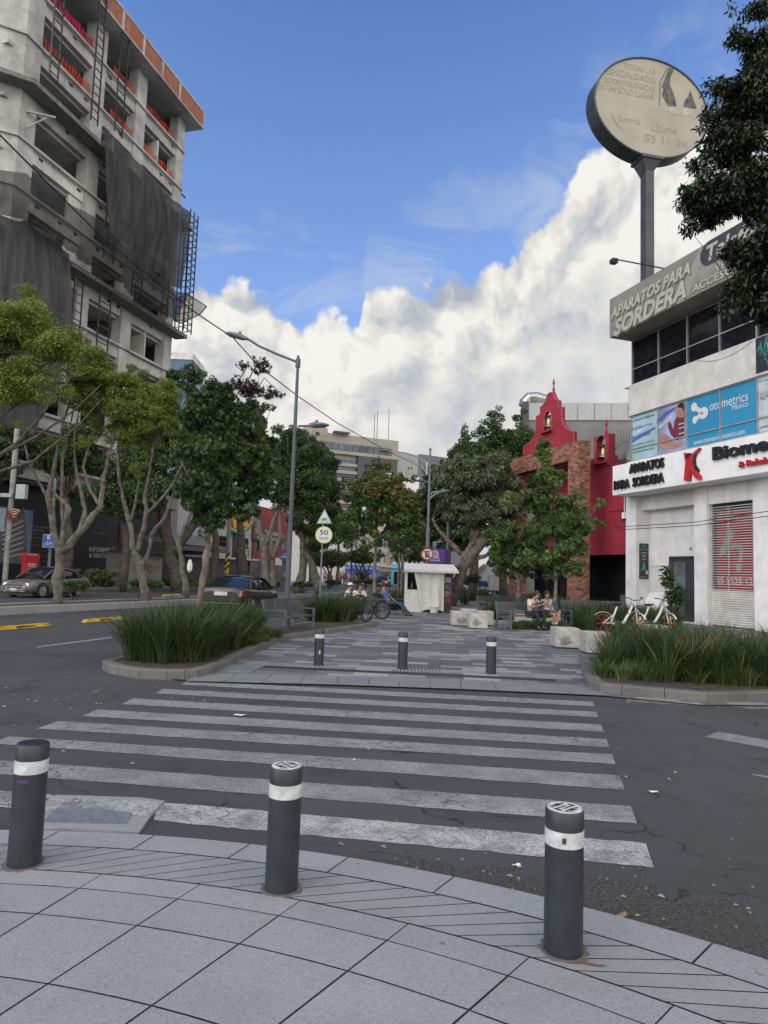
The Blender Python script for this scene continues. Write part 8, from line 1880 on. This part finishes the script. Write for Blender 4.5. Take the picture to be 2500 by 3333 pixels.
tree('street_tree', 'slender pale S-shaped trunk on the median left of the dark sedan', D(608, 1945, 32.5), [[(610, 1945, .19), (598, 1880, .13), (586, 1800, .12), (582, 1760, .11), (596, 1725, .09), (615, 1690, .08), (640, 1620, .05)]], [(650, 1560, 60, 60), (620, 1480, 60, 70)], 32.5, LM, M_bkp, 7000, .10, 'kite', 30, 14, group=gm)
e = thing('knotted_bag', 'white plastic bag hanging on the S-shaped pale trunk', 'bag', D(618, 1840, 32.3)); b = MB(); b.lathe([(.02, .28), (.10, .2), (.16, 0), (.15, -.22), (.02, -.34)], 10); b.v = [(x*.8, y*.5, z) for x, y, z in b.v]; b.build('plastic_film', M_canv, e)
# dark figs on the far pavement
tree('fig_tree', 'dark thick-trunked fig before the unfinished building, behind the pale trees', D(575, 1915, 47), [[(585, 1915, .55), (560, 1820, .40), (535, 1720, .38), (525, 1600, .30), (540, 1450, .2)], [(560, 1810, .35), (610, 1740, .30), (650, 1660, .25), (650, 1560, .15)]],
     [(590, 1220, 70, 60), (520, 1280, 60, 80), (640, 1260, 60, 70), (560, 1400, 110, 110), (650, 1420, 80, 110), (460, 1480, 90, 90), (560, 1540, 130, 90), (440, 1580, 60, 60)], 47, LD, M_bkd, 56000, .16, 'kite', 130, 21, rel=(.2, .34), droop=.2, group='dark figs on the far pavement')
tree('fig_tree', 'dark fig crown showing behind the sweetgum, right of the first fig', D(790, 1905, 52), [[(790, 1905, .4), (780, 1750, .3), (790, 1600, .2)]], [(800, 1400, 90, 90), (860, 1360, 50, 60), (760, 1500, 80, 90), (850, 1500, 80, 90)], 52, LD, M_bkd, 34000, .16, 'kite', 80, 22, group='dark figs on the far pavement')
for i, (x, Y, yc, rx, ry) in enumerate(((400, 44, 1580, 170, 130), (215, 42.5, 1480, 120, 80), (-40, 41, 1490, 150, 80), (690, 50, 1520, 90, 150))):
    tree('fig_tree', ('dark fig crown filling the gap behind the forked pale tree', 'dark fig crown between the forked pale tree and the unfinished building', 'dark fig crown at the far left behind the camera post', 'dark fig crown directly behind the foreground sweetgum')[i], D(x, 1915, Y), [[(x, 1925, .3), (x+10, 1750, .25), (x, 1620, .18)]], [(x, yc, rx, ry), (x+60, yc-60, rx*.6, ry*.8), (x-50, yc+20, rx*.6, ry*.7)], Y, LD, M_bkd, 17000, .17, 'kite', 60, 23+i, group='dark figs on the far pavement')
# foreground sweetgum
YS = 15.2
tree('sweetgum_tree', 'tall young sweetgum with star leaves standing in the left grass planter', D(636, 2072, YS), [[(636, 2072, .105), (648, 1980, .085), (662, 1880, .08), (676, 1780, .075), (690, 1680, .065), (705, 1560, .05), (720, 1420, .035), (740, 1300, .025), (800, 1200, .015)], [(705, 1560, .03), (780, 1460, .022), (850, 1380, .012)], [(690, 1660, .03), (620, 1560, .02), (580, 1480, .012)], [(725, 1400, .02), (820, 1290, .018), (860, 1230, .012), (925, 1290, .006)], [(800, 1250, .015), (840, 1180, .008)]],
     [(690, 1350, 95, 100), (760, 1400, 100, 110), (700, 1500, 120, 110), (800, 1500, 90, 110), (660, 1590, 95, 90), (760, 1620, 95, 80), (690, 1680, 85, 60), (840, 1440, 60, 90), (640, 1440, 60, 90), (720, 1260, 60, 55), (800, 1300, 50, 50), (840, 1580, 50, 60), (590, 1570, 34, 60), (690, 1740, 60, 26, 0, .5), (560, 1490, 34, 60), (600, 1380, 40, 50), (880, 1400, 44, 60), (650, 1290, 40, 40), (890, 1500, 36, 50), (820, 1660, 50, 40)], YS, LS, M_bkm, 27000, .105, 'star', 210, 31, droop=.55, up=.2, rel=(.22, .4), fill=.1, flat=.9, ntw=90)
_sw = [o for o in bpy.data.objects if o.name == 'sweetgum_tree'][0]
rg = np.random.default_rng(33); C_, R__ = blobs([(790, 1195, 24, 36), (850, 1185, 26, 45), (800, 1262, 50, 34), (870, 1275, 48, 24), (912, 1284, 26, 14), (760, 1240, 24, 26), (735, 1268, 30, 34)], YS, 30, rg, .1, (.8, 1.3)); pos, idx = crown_pts(C_, R__, 640, rg, .05)
leaf_object('top_shoots', pos, .10, 'star', LP_, _sw, rg, C_[idx], .7, .1)
b = MB()
for l in ([(745, 1330), (780, 1270), (800, 1200)], [(800, 1330), (840, 1260), (848, 1165)], [(800, 1300), (870, 1285), (930, 1288)], [(720, 1330), (740, 1270)]): b.tube([D(x, y, YS) for x, y in l], [.014, .009, .004][:len(l)], 5)
b.build('shoot_stem', M_bkm, _sw, world=True)
# clipped figs by the avenue
tree('fig_tree', 'dense dark fig with twin pale trunks left of the tall lamp post', D(868, 1935, 41), [[(866, 1940, .36), (866, 1890, .24), (860, 1800, .22), (850, 1730, .18), (825, 1640, .12), (818, 1560, .08)], [(862, 1780, .15), (890, 1700, .13), (915, 1630, .10), (930, 1560, .06)], [(890, 1938, .26), (889, 1890, .20), (886, 1820, .15), (900, 1780, .14), (915, 1740, .12), (912, 1660, .09), (925, 1590, .05)], [(886, 1820, .12), (882, 1740, .10), (905, 1650, .07)]],
     [(880, 1480, 75, 70), (960, 1470, 80, 80), (1010, 1480, 50, 60), (900, 1570, 90, 70), (990, 1580, 90, 90), (840, 1600, 50, 60), (930, 1640, 90, 45), (1000, 1660, 50, 50), (940, 1410, 50, 30)], 41, LD, M_bkp, 60000, .12, 'kite', 150, 41, rel=(.2, .33), droop=.1, group='dense figs on the median')
tree('fig_tree', 'dense dark fig rising behind the speed sign, right of the tall lamp post', D(985, 1925, 47), [[(975, 1930, .35), (985, 1860, .28), (990, 1790, .25), (975, 1700, .2), (960, 1620, .12)], [(1045, 1925, .35), (1025, 1870, .3), (1000, 1800, .25), (1010, 1700, .15)]],
     [(1010, 1450, 55, 60), (1055, 1500, 60, 60), (1080, 1580, 60, 70), (1040, 1620, 80, 80), (1070, 1690, 60, 60), (1000, 1700, 70, 70), (1030, 1760, 60, 50), (1030, 1400, 20, 24, 0, 1.5)], 47, LD, M_bkp, 56000, .125, 'kite', 140, 42, rel=(.2, .33), droop=.1, group='dense figs on the median')
# turning liquidambar in the middle
tree('sweetgum_tree', 'mid-plaza sweetgum turning yellow and red, behind the men with bicycles', D(1222, 1995, 29.5), [[(1222, 1996, .11), (1218, 1900, .09), (1222, 1820, .08), (1226, 1700, .06), (1235, 1600, .04), (1240, 1510, .02)], [(1222, 1780, .04), (1160, 1720, .03), (1120, 1680, .015)], [(1225, 1760, .04), (1300, 1700, .03), (1350, 1650, .015)], [(1230, 1650, .03), (1290, 1580, .02), (1330, 1530, .01)]],
     [(1240, 1570, 75, 70), (1200, 1640, 80, 70), (1290, 1650, 80, 70), (1160, 1710, 75, 55), (1260, 1720, 90, 55), (1340, 1700, 50, 60), (1130, 1760, 45, 35), (1210, 1780, 80, 35), (1310, 1770, 60, 40), (1150, 1600, 45, 60), (1235, 1510, 36, 34), (1330, 1560, 30, 46, 0, .5)], 29.5, LS2, M_bkm, 19000, .145, 'star', 140, 51, droop=.45, up=.3, rel=(.22, .4), fill=.15)
_sg = bpy.data.objects['sweetgum_tree.001']; rg = np.random.default_rng(52)
C_, R__ = blobs([(1240, 1600, 95, 90), (1300, 1640, 80, 80), (1350, 1700, 40, 70), (1240, 1530, 50, 40), (1335, 1550, 24, 40)], 29.3, 60, rg, .3, (.2, .4)); pos, idx = crown_pts(C_, R__, 5200, rg); leaf_object('turning_foliage', pos, .13, 'star', LA, _sg, rg, C_[idx], .45, .3)
# the big grey-green tree, cypresses and round bush
tree('pepper_tree', 'big grey-green drooping tree with a cut pale limb behind the kiosk', D(1460, 1985, 40), [[(1462, 1990, .42), (1480, 1920, .34), (1510, 1850, .30), (1550, 1790, .28), (1590, 1730, .22), (1620, 1660, .14)], [(1480, 1925, .25), (1500, 1850, .20), (1530, 1780, .17), (1545, 1760, .12), (1570, 1680, .08)], [(1500, 1805, .16), (1480, 1778, .14), (1445, 1745, .12), (1420, 1715, .10), (1408, 1690, .07)], [(1520, 1840, .18), (1560, 1815, .14), (1610, 1800, .10), (1660, 1780, .05)], [(1560, 1780, .14), (1520, 1700, .10), (1500, 1620, .06)]],
     [(1500, 1560, 95, 90), (1590, 1540, 90, 90), (1640, 1620, 70, 90), (1540, 1660, 90, 70), (1480, 1640, 60, 70), (1610, 1700, 80, 55), (1440, 1560, 45, 60), (1530, 1500, 70, 35), (1620, 1500, 50, 30), (1500, 1740, 36, 34, 0, .6), (1580, 1760, 50, 30)], 40, LW, M_bkm, 62000, .22, 'long', 240, 61, droop=.9, up=.1, rel=(.16, .30), fill=.15)
def spire(b_, x, ytop, ybase, rx): return [(x, ytop+(ybase-ytop)*t, max(6, rx*(.25+.85*t)), (ybase-ytop)*.16) for t in (.05, .2, .38, .58, .8)]
tree('cypress_tree', 'tall dark cypress with the highest pointed tops left of the crimson gable', D(1640, 1960, 52), [[(1640, 1960, .4), (1640, 1600, .25), (1630, 1450, .1)]], spire(0, 1612, 1325, 1620, 85)+spire(0, 1695, 1340, 1620, 80)+[(1650, 1450, 70, 60), (1700, 1440, 60, 70), (1600, 1480, 70, 60), (1650, 1560, 100, 90), (1700, 1480, 50, 60)], 52, LD, M_bkd, 85000, .19, 'kite', 150, 62, droop=-.4, up=.2, rel=(.35, .6), ntw=10, group='dark evergreens behind the plaza')
tree('cypress_tree', 'dark evergreen with two lower pointed tops, left of the tall cypress', D(1540, 1960, 50), [[(1540, 1960, .35), (1540, 1600, .25), (1540, 1480, .1)]], spire(0, 1563, 1368, 1620, 65)+spire(0, 1515, 1395, 1620, 65)+[(1530, 1480, 70, 60), (1540, 1560, 90, 90)], 50, LD, M_bkd, 60000, .19, 'kite', 120, 63, droop=-.4, up=.2, rel=(.35, .6), ntw=10, group='dark evergreens behind the plaza')
tree('evergreen_tree', 'dark evergreen mass behind the arched lamp, left of the grey-green tree', D(1400, 1940, 54), [[(1400, 1940, .3), (1400, 1750, .25), (1420, 1600, .15)]], [(1410, 1560, 45, 60), (1440, 1500, 36, 24), (1400, 1650, 70, 80), (1450, 1660, 70, 90), (1380, 1730, 60, 50), (1460, 1760, 60, 50), (1500, 1720, 80, 80)], 54, LD, M_bkd, 48000, .20, 'kite', 100, 64, rel=(.22, .36), group='dark evergreens behind the plaza')
tree('round_fig', 'rounded bushy small tree left of the sweetgum by the brick arch', D(1688, 1968, 29), [[(1692, 1970, .11), (1690, 1920, .10), (1685, 1880, .10), (1670, 1840, .06)], [(1690, 1900, .08), (1720, 1860, .06), (1740, 1820, .03)]], [(1640, 1760, 70, 65), (1700, 1800, 80, 70), (1620, 1830, 50, 45), (1680, 1860, 80, 30), (1660, 1710, 50, 36)], 29, LM, M_bkm, 22000, .085, 'round', 90, 65, droop=.4, rel=(.2, .36))
tree('sweetgum_tree', 'sweetgum with a pointed yellow-green top in front of the brick arch', D(1808, 1985, 27), [[(1808, 1990, .075), (1808, 1900, .065), (1806, 1820, .06), (1800, 1700, .045), (1785, 1560, .03), (1772, 1450, .015)], [(1805, 1800, .03), (1890, 1720, .02), (1960, 1630, .01)], [(1800, 1760, .03), (1720, 1700, .02), (1680, 1660, .01)]],
     [(1770, 1470, 36, 55), (1790, 1560, 55, 60), (1740, 1620, 55, 60), (1810, 1650, 80, 60), (1860, 1720, 75, 60), (1760, 1730, 90, 60), (1840, 1790, 85, 50), (1740, 1810, 80, 50), (1880, 1640, 36, 50), (1930, 1700, 45, 24), (1960, 1640, 22, 26), (1710, 1590, 40, 24), (1810, 1850, 90, 30), (1870, 1850, 50, 34), (1780, 1880, 50, 20), (1665, 1620, 36, 36, 0, .5)], 27, LS2, M_bkm, 20000, .125, 'star', 170, 66, droop=.45, up=.3, rel=(.22, .42), fill=.1)
_s3 = bpy.data.objects['sweetgum_tree.002']; rg = np.random.default_rng(67); C_, R__ = blobs([(1770, 1470, 36, 60), (1785, 1540, 44, 40), (1880, 1600, 20, 40), (1965, 1635, 20, 24), (1860, 1850, 50, 30), (1665, 1630, 36, 36)], 26.9, 40, rg, .2, (.3, .5)); pos, idx = crown_pts(C_, R__, 2400, rg); leaf_object('young_foliage', pos, .12, 'star', leafmat('young_leaves', (0.10, 0.14, 0.03), (0.22, 0.28, 0.08), (0.33, 0.33, 0.14), .5, .35), _s3, rg, C_[idx], .45, .3)
# overhanging tree at the top right
tree('overhanging_tree', 'dark glossy-leaved tree overhanging the upper right corner', Vector((6.6, 8.9, .02)), [[(2860, 2700, .22), (2840, 1900, .20), (2800, 1300, .17), (2740, 900, .14), (2650, 600, .10), (2560, 350, .07), (2480, 150, .04)], [(2760, 1000, .10), (2620, 820, .07), (2480, 700, .045), (2330, 640, .02), (2230, 640, .01)], [(2650, 600, .06), (2520, 500, .045), (2400, 430, .025), (2300, 380, .01)], [(2700, 900, .05), (2560, 940, .035), (2420, 980, .015)]],
     [(2520, 180, 110, 130), (2420, 120, 55, 70), (2450, 330, 120, 110), (2340, 300, 60, 60), (2310, 380, 60, 50), (2390, 470, 130, 80), (2290, 520, 60, 60), (2260, 640, 65, 70), (2350, 640, 120, 100), (2460, 620, 110, 120), (2250, 735, 45, 50), (2500, 800, 90, 110), (2420, 830, 75, 70), (2400, 930, 60, 60), (2370, 1000, 40, 50), (2540, 960, 110, 120), (2450, 990, 60, 60), (2390, 30, 30, 40), (2470, 40, 60, 60), (2225, 620, 30, 20), (2300, 270, 24, 24)], 8.9, LK, M_bkd, 60000, .078, 'long', 420, 71, droop=.8, up=.3, rel=(.26, .48), fill=.1, flat=.9, twig=.006, ntw=170)
# clipped shrubs on the median and far side
def shrub(label, x, ybase, Y, rx, ry, yc, seed, m=LD, n=3500, z=.24, name='clipped_shrub', group='clipped shrubs on the median', legs=3, size=None):
    P = D(x, ybase, Y); lim = [[(x+(i-1)*rx*.25, ybase, .03), (x+(i-1)*rx*.4, (ybase+yc)/2+ry*.3, .025), (x+(i-1)*rx*.6, yc, .012)] for i in range(legs)]
    return tree(name, label, P, lim, [(x, yc, rx, ry), (x-rx*.5, yc+ry*.1, rx*.5, ry*.8), (x+rx*.5, yc, rx*.5, ry*.9)], Y, m, M_bkd, n, size or (.035+.0012*Y), 'kite', 40, seed, rel=(.25, .5), cat='shrub', group=group, flat=.7)
lb = ['flat-topped clipped shrub beside the thick forked pale trunk', 'dark clipped shrub in the far pavement before the sales lettering', 'wide clipped shrub at the foot of the twisted pale tree', 'clipped shrub at the foot of the S-shaped trunk', 'clipped shrub just left of the tall lamp post foot', 'clipped shrub just right of the tall lamp post', 'low clipped shrub behind the white-shirted men', 'flat clipped shrub behind the man in blue', 'small pale green potted bush before the white shop']
shrub(lb[0], 250, 1955, 25.5, 48, 22, 1905, 81, LM); shrub(lb[1], 325, 1905, 38, 62, 20, 1868, 82, LM, z=.15); shrub(lb[2], 470, 1950, 29.5, 70, 16, 1900, 83, LM); shrub(lb[3], 640, 1935, 33, 55, 18, 1895, 84, LM)
shrub(lb[4], 885, 1930, 41.5, 30, 12, 1903, 85); shrub(lb[5], 985, 1928, 45, 36, 11, 1903, 86); shrub(lb[6], 1085, 1915, 56, 28, 9, 1895, 87); shrub(lb[7], 1195, 1912, 60, 52, 8, 1893, 88)
shrub(lb[8], 792, 1895, 58, 18, 14, 1872, 89, LG, 1800)
# mushroom clipped figs farther along the median
for i, (x, Y, rx, ry, yc) in enumerate(((1070, 62, 68, 36, 1818), (1165, 70, 50, 26, 1812), (1190, 76, 44, 22, 1815), (1318, 74, 52, 34, 1800), (1370, 80, 30, 30, 1800))):
    tree('clipped_fig', ('dark umbrella-clipped fig behind the speed sign post', 'umbrella-clipped fig right of the first, over the crowd', 'umbrella-clipped fig above the blue shop', 'umbrella-clipped fig above the red car', 'narrow clipped fig left of the kiosk roof')[i], D(x, 1915, Y), [[(x, 1915, .15), (x+3, 1870, .13), (x-8, 1840, .10)], [(x+3, 1870, .1), (x+14, 1838, .07)], [(x, 1880, .08), (x-22, 1840, .05)]], [(x, yc, rx, ry), (x-rx*.5, yc+4, rx*.5, ry*.8), (x+rx*.5, yc+2, rx*.5, ry*.85)], Y, LD, M_bkd, 6500, .17, 'kite', 50, 90+i, rel=(.3, .5), group='umbrella clipped figs on the median')
for i, (x, Y, yc, rx, ry) in enumerate(((1100, 95, 1720, 60, 70), (1010, 100, 1800, 30, 40), (1350, 100, 1760, 50, 60))):
    tree('distant_tree', ('distant street tree seen past the speed sign', 'distant street tree low behind the tall lamp post', 'distant street tree behind the arched lamp foot')[i], D(x, 1895, Y), [[(x, 1898, .25), (x, 1820, .2), (x+5, yc, .1)]], [(x, yc, rx, ry), (x+rx*.5, yc+20, rx*.6, ry*.6)], Y, LD, M_bkd, 7000, .3, 'kite', 50, 97+i, rel=(.25, .45), group='distant street trees')
for i, x in enumerate((1293, 1303)):
    P = D(x+2, 1960, 33.5+i*2); e = thing('tree_stake', ('left', 'right')[i]+' one of two thin straight trunks beside the kiosk', 'young tree', (P.x, P.y, .02), 0); t = D(x+9, 1800, 33.5+i*2); b = MB(); b.tube([(0, 0, 0), (0, 0, t.z)], [.07, .05], 8); b.build('trunk', M_bkm, e)
# small umbrella shrub right of the kiosk
shrub('pair-stemmed clipped bush on the path right of the kiosk', 1527, 1935, 43, 40, 20, 1885, 110, LD, 4000, .02, group=None, legs=2)

# ---------------------------------------------------------------- grasses
def inpoly(x, y, P_):
    c = np.zeros(len(x), bool); j = len(P_)-1
    for i in range(len(P_)):
        xi, yi, xj, yj = P_[i][0], P_[i][1], P_[j][0], P_[j][1]
        with np.errstate(divide='ignore', invalid='ignore'): c ^= ((yi > y) != (yj > y)) & (x < (xj-xi)*(y-yi)/(yj-yi+1e-12)+xi)
        j = i
    return c
GM = leafmat('grass_blades', (0.012, 0.027, 0.009), (0.058, 0.094, 0.028), (0.24, 0.22, 0.10), .45, .2)
GM2 = leafmat('fresh_grass_blades', (0.025, 0.050, 0.014), (0.10, 0.145, 0.042), (0.30, 0.30, 0.13), .5, .25)
def grass(name, label, poly, z0, h, nclump, per, wid, m, seed, spread=.55, lean=(0, 0)):
    rg = np.random.default_rng(seed); P_ = [(p[0], p[1]) for p in poly]; xs = [p[0] for p in P_]; ys = [p[1] for p in P_]
    cx, cy = [], []
    while len(cx) < nclump:
        x = rg.uniform(min(xs), max(xs), 400); y = rg.uniform(min(ys), max(ys), 400); k = inpoly(x, y, P_); cx += list(x[k]); cy += list(y[k])
    cx = np.array(cx[:nclump]); cy = np.array(cy[:nclump]); n = nclump*per; ci = np.repeat(np.arange(nclump), per)
    hs = h*rg.uniform(.66, 1.12, nclump)[ci]*rg.uniform(.55, 1.08, n); a = rg.uniform(0, 2*PI, n); r0 = np.abs(rg.normal(0, .07, n)); out = spread*rg.random(n)**.8*hs
    bx = cx[ci]+r0*np.cos(a); by = cy[ci]+r0*np.sin(a); dx, dy = np.cos(a), np.sin(a); perp = np.stack([-dy, dx, np.zeros(n)], 1); tw = rg.uniform(-1, 1, n)
    perp = perp*np.cos(tw)[:, None]+np.stack([dx, dy, np.zeros(n)], 1)*np.sin(tw)[:, None]
    bend = rg.random(n)**2.2; lv = [0, .3, .6, .85, 1.0]; ww = [.8, 1, .8, .45, 0.04]; V = np.zeros((n, 10, 3))
    for i, (t, w_) in enumerate(zip(lv, ww)):
        d = out*(t**1.7)*(1+bend*.6); zz = z0+hs*(t-bend*.42*t**3.0); p = np.stack([bx+dx*d+lean[0]*t*t*hs, by+dy*d+lean[1]*t*t*hs, zz], 1); q = perp*(wid*w_*.5)*rg.uniform(.95, 1.05)
        V[:, 2*i] = p-q; V[:, 2*i+1] = p+q
    me = bpy.data.meshes.new(name); me.vertices.add(n*10); me.vertices.foreach_set('co', V.astype(np.float32).ravel())
    f = np.array([[2*i, 2*i+1, 2*i+3, 2*i+2] for i in range(4)]); F_ = (np.arange(n)[:, None, None]*10+f[None]).reshape(-1); me.loops.add(len(F_)); me.loops.foreach_set('vertex_index', F_.astype(np.int32)); me.polygons.add(n*4); me.polygons.foreach_set('loop_start', np.arange(0, n*16, 4, dtype=np.int32))
    try: me.polygons.foreach_set('loop_total', np.full(n*4, 4, dtype=np.int32))
    except Exception: pass
    me.update(calc_edges=True); at = me.attributes.new('rnd', 'FLOAT', 'FACE'); at.data.foreach_set('value', np.repeat(np.clip(.35*rg.random(nclump)[ci]+.66*rg.random(n), 0, 1), 4).astype(np.float32)); me.materials.append(m)
    o = bpy.data.objects.new(name, me); col.objects.link(o); tag(o, label, 'grass', kind='stuff'); return o
def shrink(P_, k): c = sum((Vector((p[0], p[1], 0)) for p in P_), Vector())/len(P_); return [c+(Vector((p[0], p[1], 0))-c)*k for p in P_]
bedA = [p for p in inn1]
cutA = [G(350, 2172), G(400, 2185), G(560, 2196), G(640, 2190), G(690, 2175), G(755, 2142), G(830, 2108), G(800, 2075), B(17.2, 7.6), B(13.6, 7.75), B(12.3, 7.5)]
grass('ornamental_grass', 'dense dark green strappy grass in the left planter by the crosswalk', shrink(cutA, .90), .13, .86, 190, 120, .016, GM, 1, .75)
grass('ornamental_grass', 'short fresh groundcover at the right tip of the left planter', [G(800, 2130), G(905, 2095), G(880, 2075), G(800, 2085)], .13, .22, 60, 70, .012, GM2, 2, 1.0)
grass('ornamental_grass', 'arching green grass clump behind the bench and lamp post', [G(955, 2035), G(1120, 2040), G(1190, 1995), B(25.5, 7.9), B(20.5, 7.9)], .02, .98, 85, 100, .018, GM, 3, .75)
grass('ornamental_grass', 'dark grass behind the man in the blue shirt beside the kiosk', [G(1205, 1990), G(1360, 1990), G(1370, 1955), G(1210, 1960)], .02, 1.0, 60, 80, .024, GM, 4, .6)
bedD = [G(1975, 2215), G(2040, 2235), G(2200, 2250), G(2420, 2262), G(2540, 2260), Vector((8.2, 10.4, 0)), Vector((8.8, 13.8, 0)), Vector((7.1, 14.8, 0)), G(2010, 2160)]
grass('ornamental_grass', 'long straggly green grass filling the right corner planter', bedD, .13, .82, 165, 120, .016, GM, 5, .75)
grass('ornamental_grass', 'short paler tufts along the left front of the right planter', [G(1930, 2225), G(2060, 2245), G(2120, 2225), G(2000, 2170)], .13, .34, 34, 90, .012, GM2, 6, 1.0)
grass('ornamental_grass', 'loose pale stems along the kerb of the right planter', [G(2050, 2243), G(2520, 2268), G(2520, 2250), G(2080, 2225)], .13, .35, 34, 60, .010, GM2, 12, 1.2)
grass('ornamental_grass', 'green grass bed behind the white bicycles and right of the couple', [G(1915, 2062), G(2090, 2056), Vector((11.6, 26.6, 0)), Vector((9.5, 28.5, 0)), Vector((7.4, 27.5, 0))], .02, .92, 140, 80, .022, GM, 7, .6)
grass('ornamental_grass', 'dark grass behind the empty bench left of the couple', [G(1575, 2020), G(1700, 2022), G(1760, 2000), G(1590, 1990)], .02, .85, 60, 70, .024, GM, 8, .6)
grass('ornamental_grass', 'low lawn strip under the bench of the young couple', [G(1665, 2052), G(1860, 2055), G(1880, 2035), G(1680, 2032)], .02, .20, 150, 60, .014, GM2, 9, .9)
grass('ornamental_grass', 'tall grass bed along the walk beyond the kiosk', [G(1448, 1975), G(1500, 1975), G(1640, 1935), G(1640, 1912), G(1480, 1925)], .02, 1.0, 130, 60, .035, GM, 10, .55)
grass('ornamental_grass', 'grass bed at the foot of the brick arch behind the benches', [G(1640, 2000), G(1850, 2010), G(1900, 1985), G(1660, 1965)], .02, .9, 120, 60, .03, GM, 13, .55)
grass('ground_cover', 'dark low planting along the far pavement before the hoarding', [B(34, 30.2), B(60, 30.2), B(60, 32.5), B(34, 32.5)], .15, .7, 160, 50, .05, GM, 14, .8)
# potted dracaena by the door
q = FR.w(c5(532, 1990, -.35)[0], -.35, .02); e = thing('potted_plant', 'black pot of tall dracaena standing beside the grey entrance door', 'potted plant', q)
b = MB(); b.lathe([(.19, 0), (.26, .62), (.29, .66), (.27, .68)], 20); b.build('pot', M_black, e, smooth=True)
b = MB(); b.tube([(0, 0, .6), (-.05, 0, 1.2), (-.22, 0, 1.8)], .03, 6); b.tube([(0, 0, .6), (.1, 0, 1.1)], .03, 6); b.build('stem', M_bkm, e)
rg = np.random.default_rng(5); L0 = np.array(e.location); C_ = np.array([L0+np.array(v) for v in ((.12, 0, 1.15), (0, -.1, 1.0), (.2, 0, 1.35), (-.05, 0, 1.25), (-.2, 0, 1.7), (-.24, 0, 2.0), (-.26, 0, 2.3), (-.22, 0, 1.85))]); R__ = np.array([.3, .28, .26, .24, .14, .16, .14, .15]); pos, idx = crown_pts(C_, R__, 700, rg, .1)
leaf_object('foliage', pos, .26, 'long', LD, e, rg, C_[idx], .1, .6)
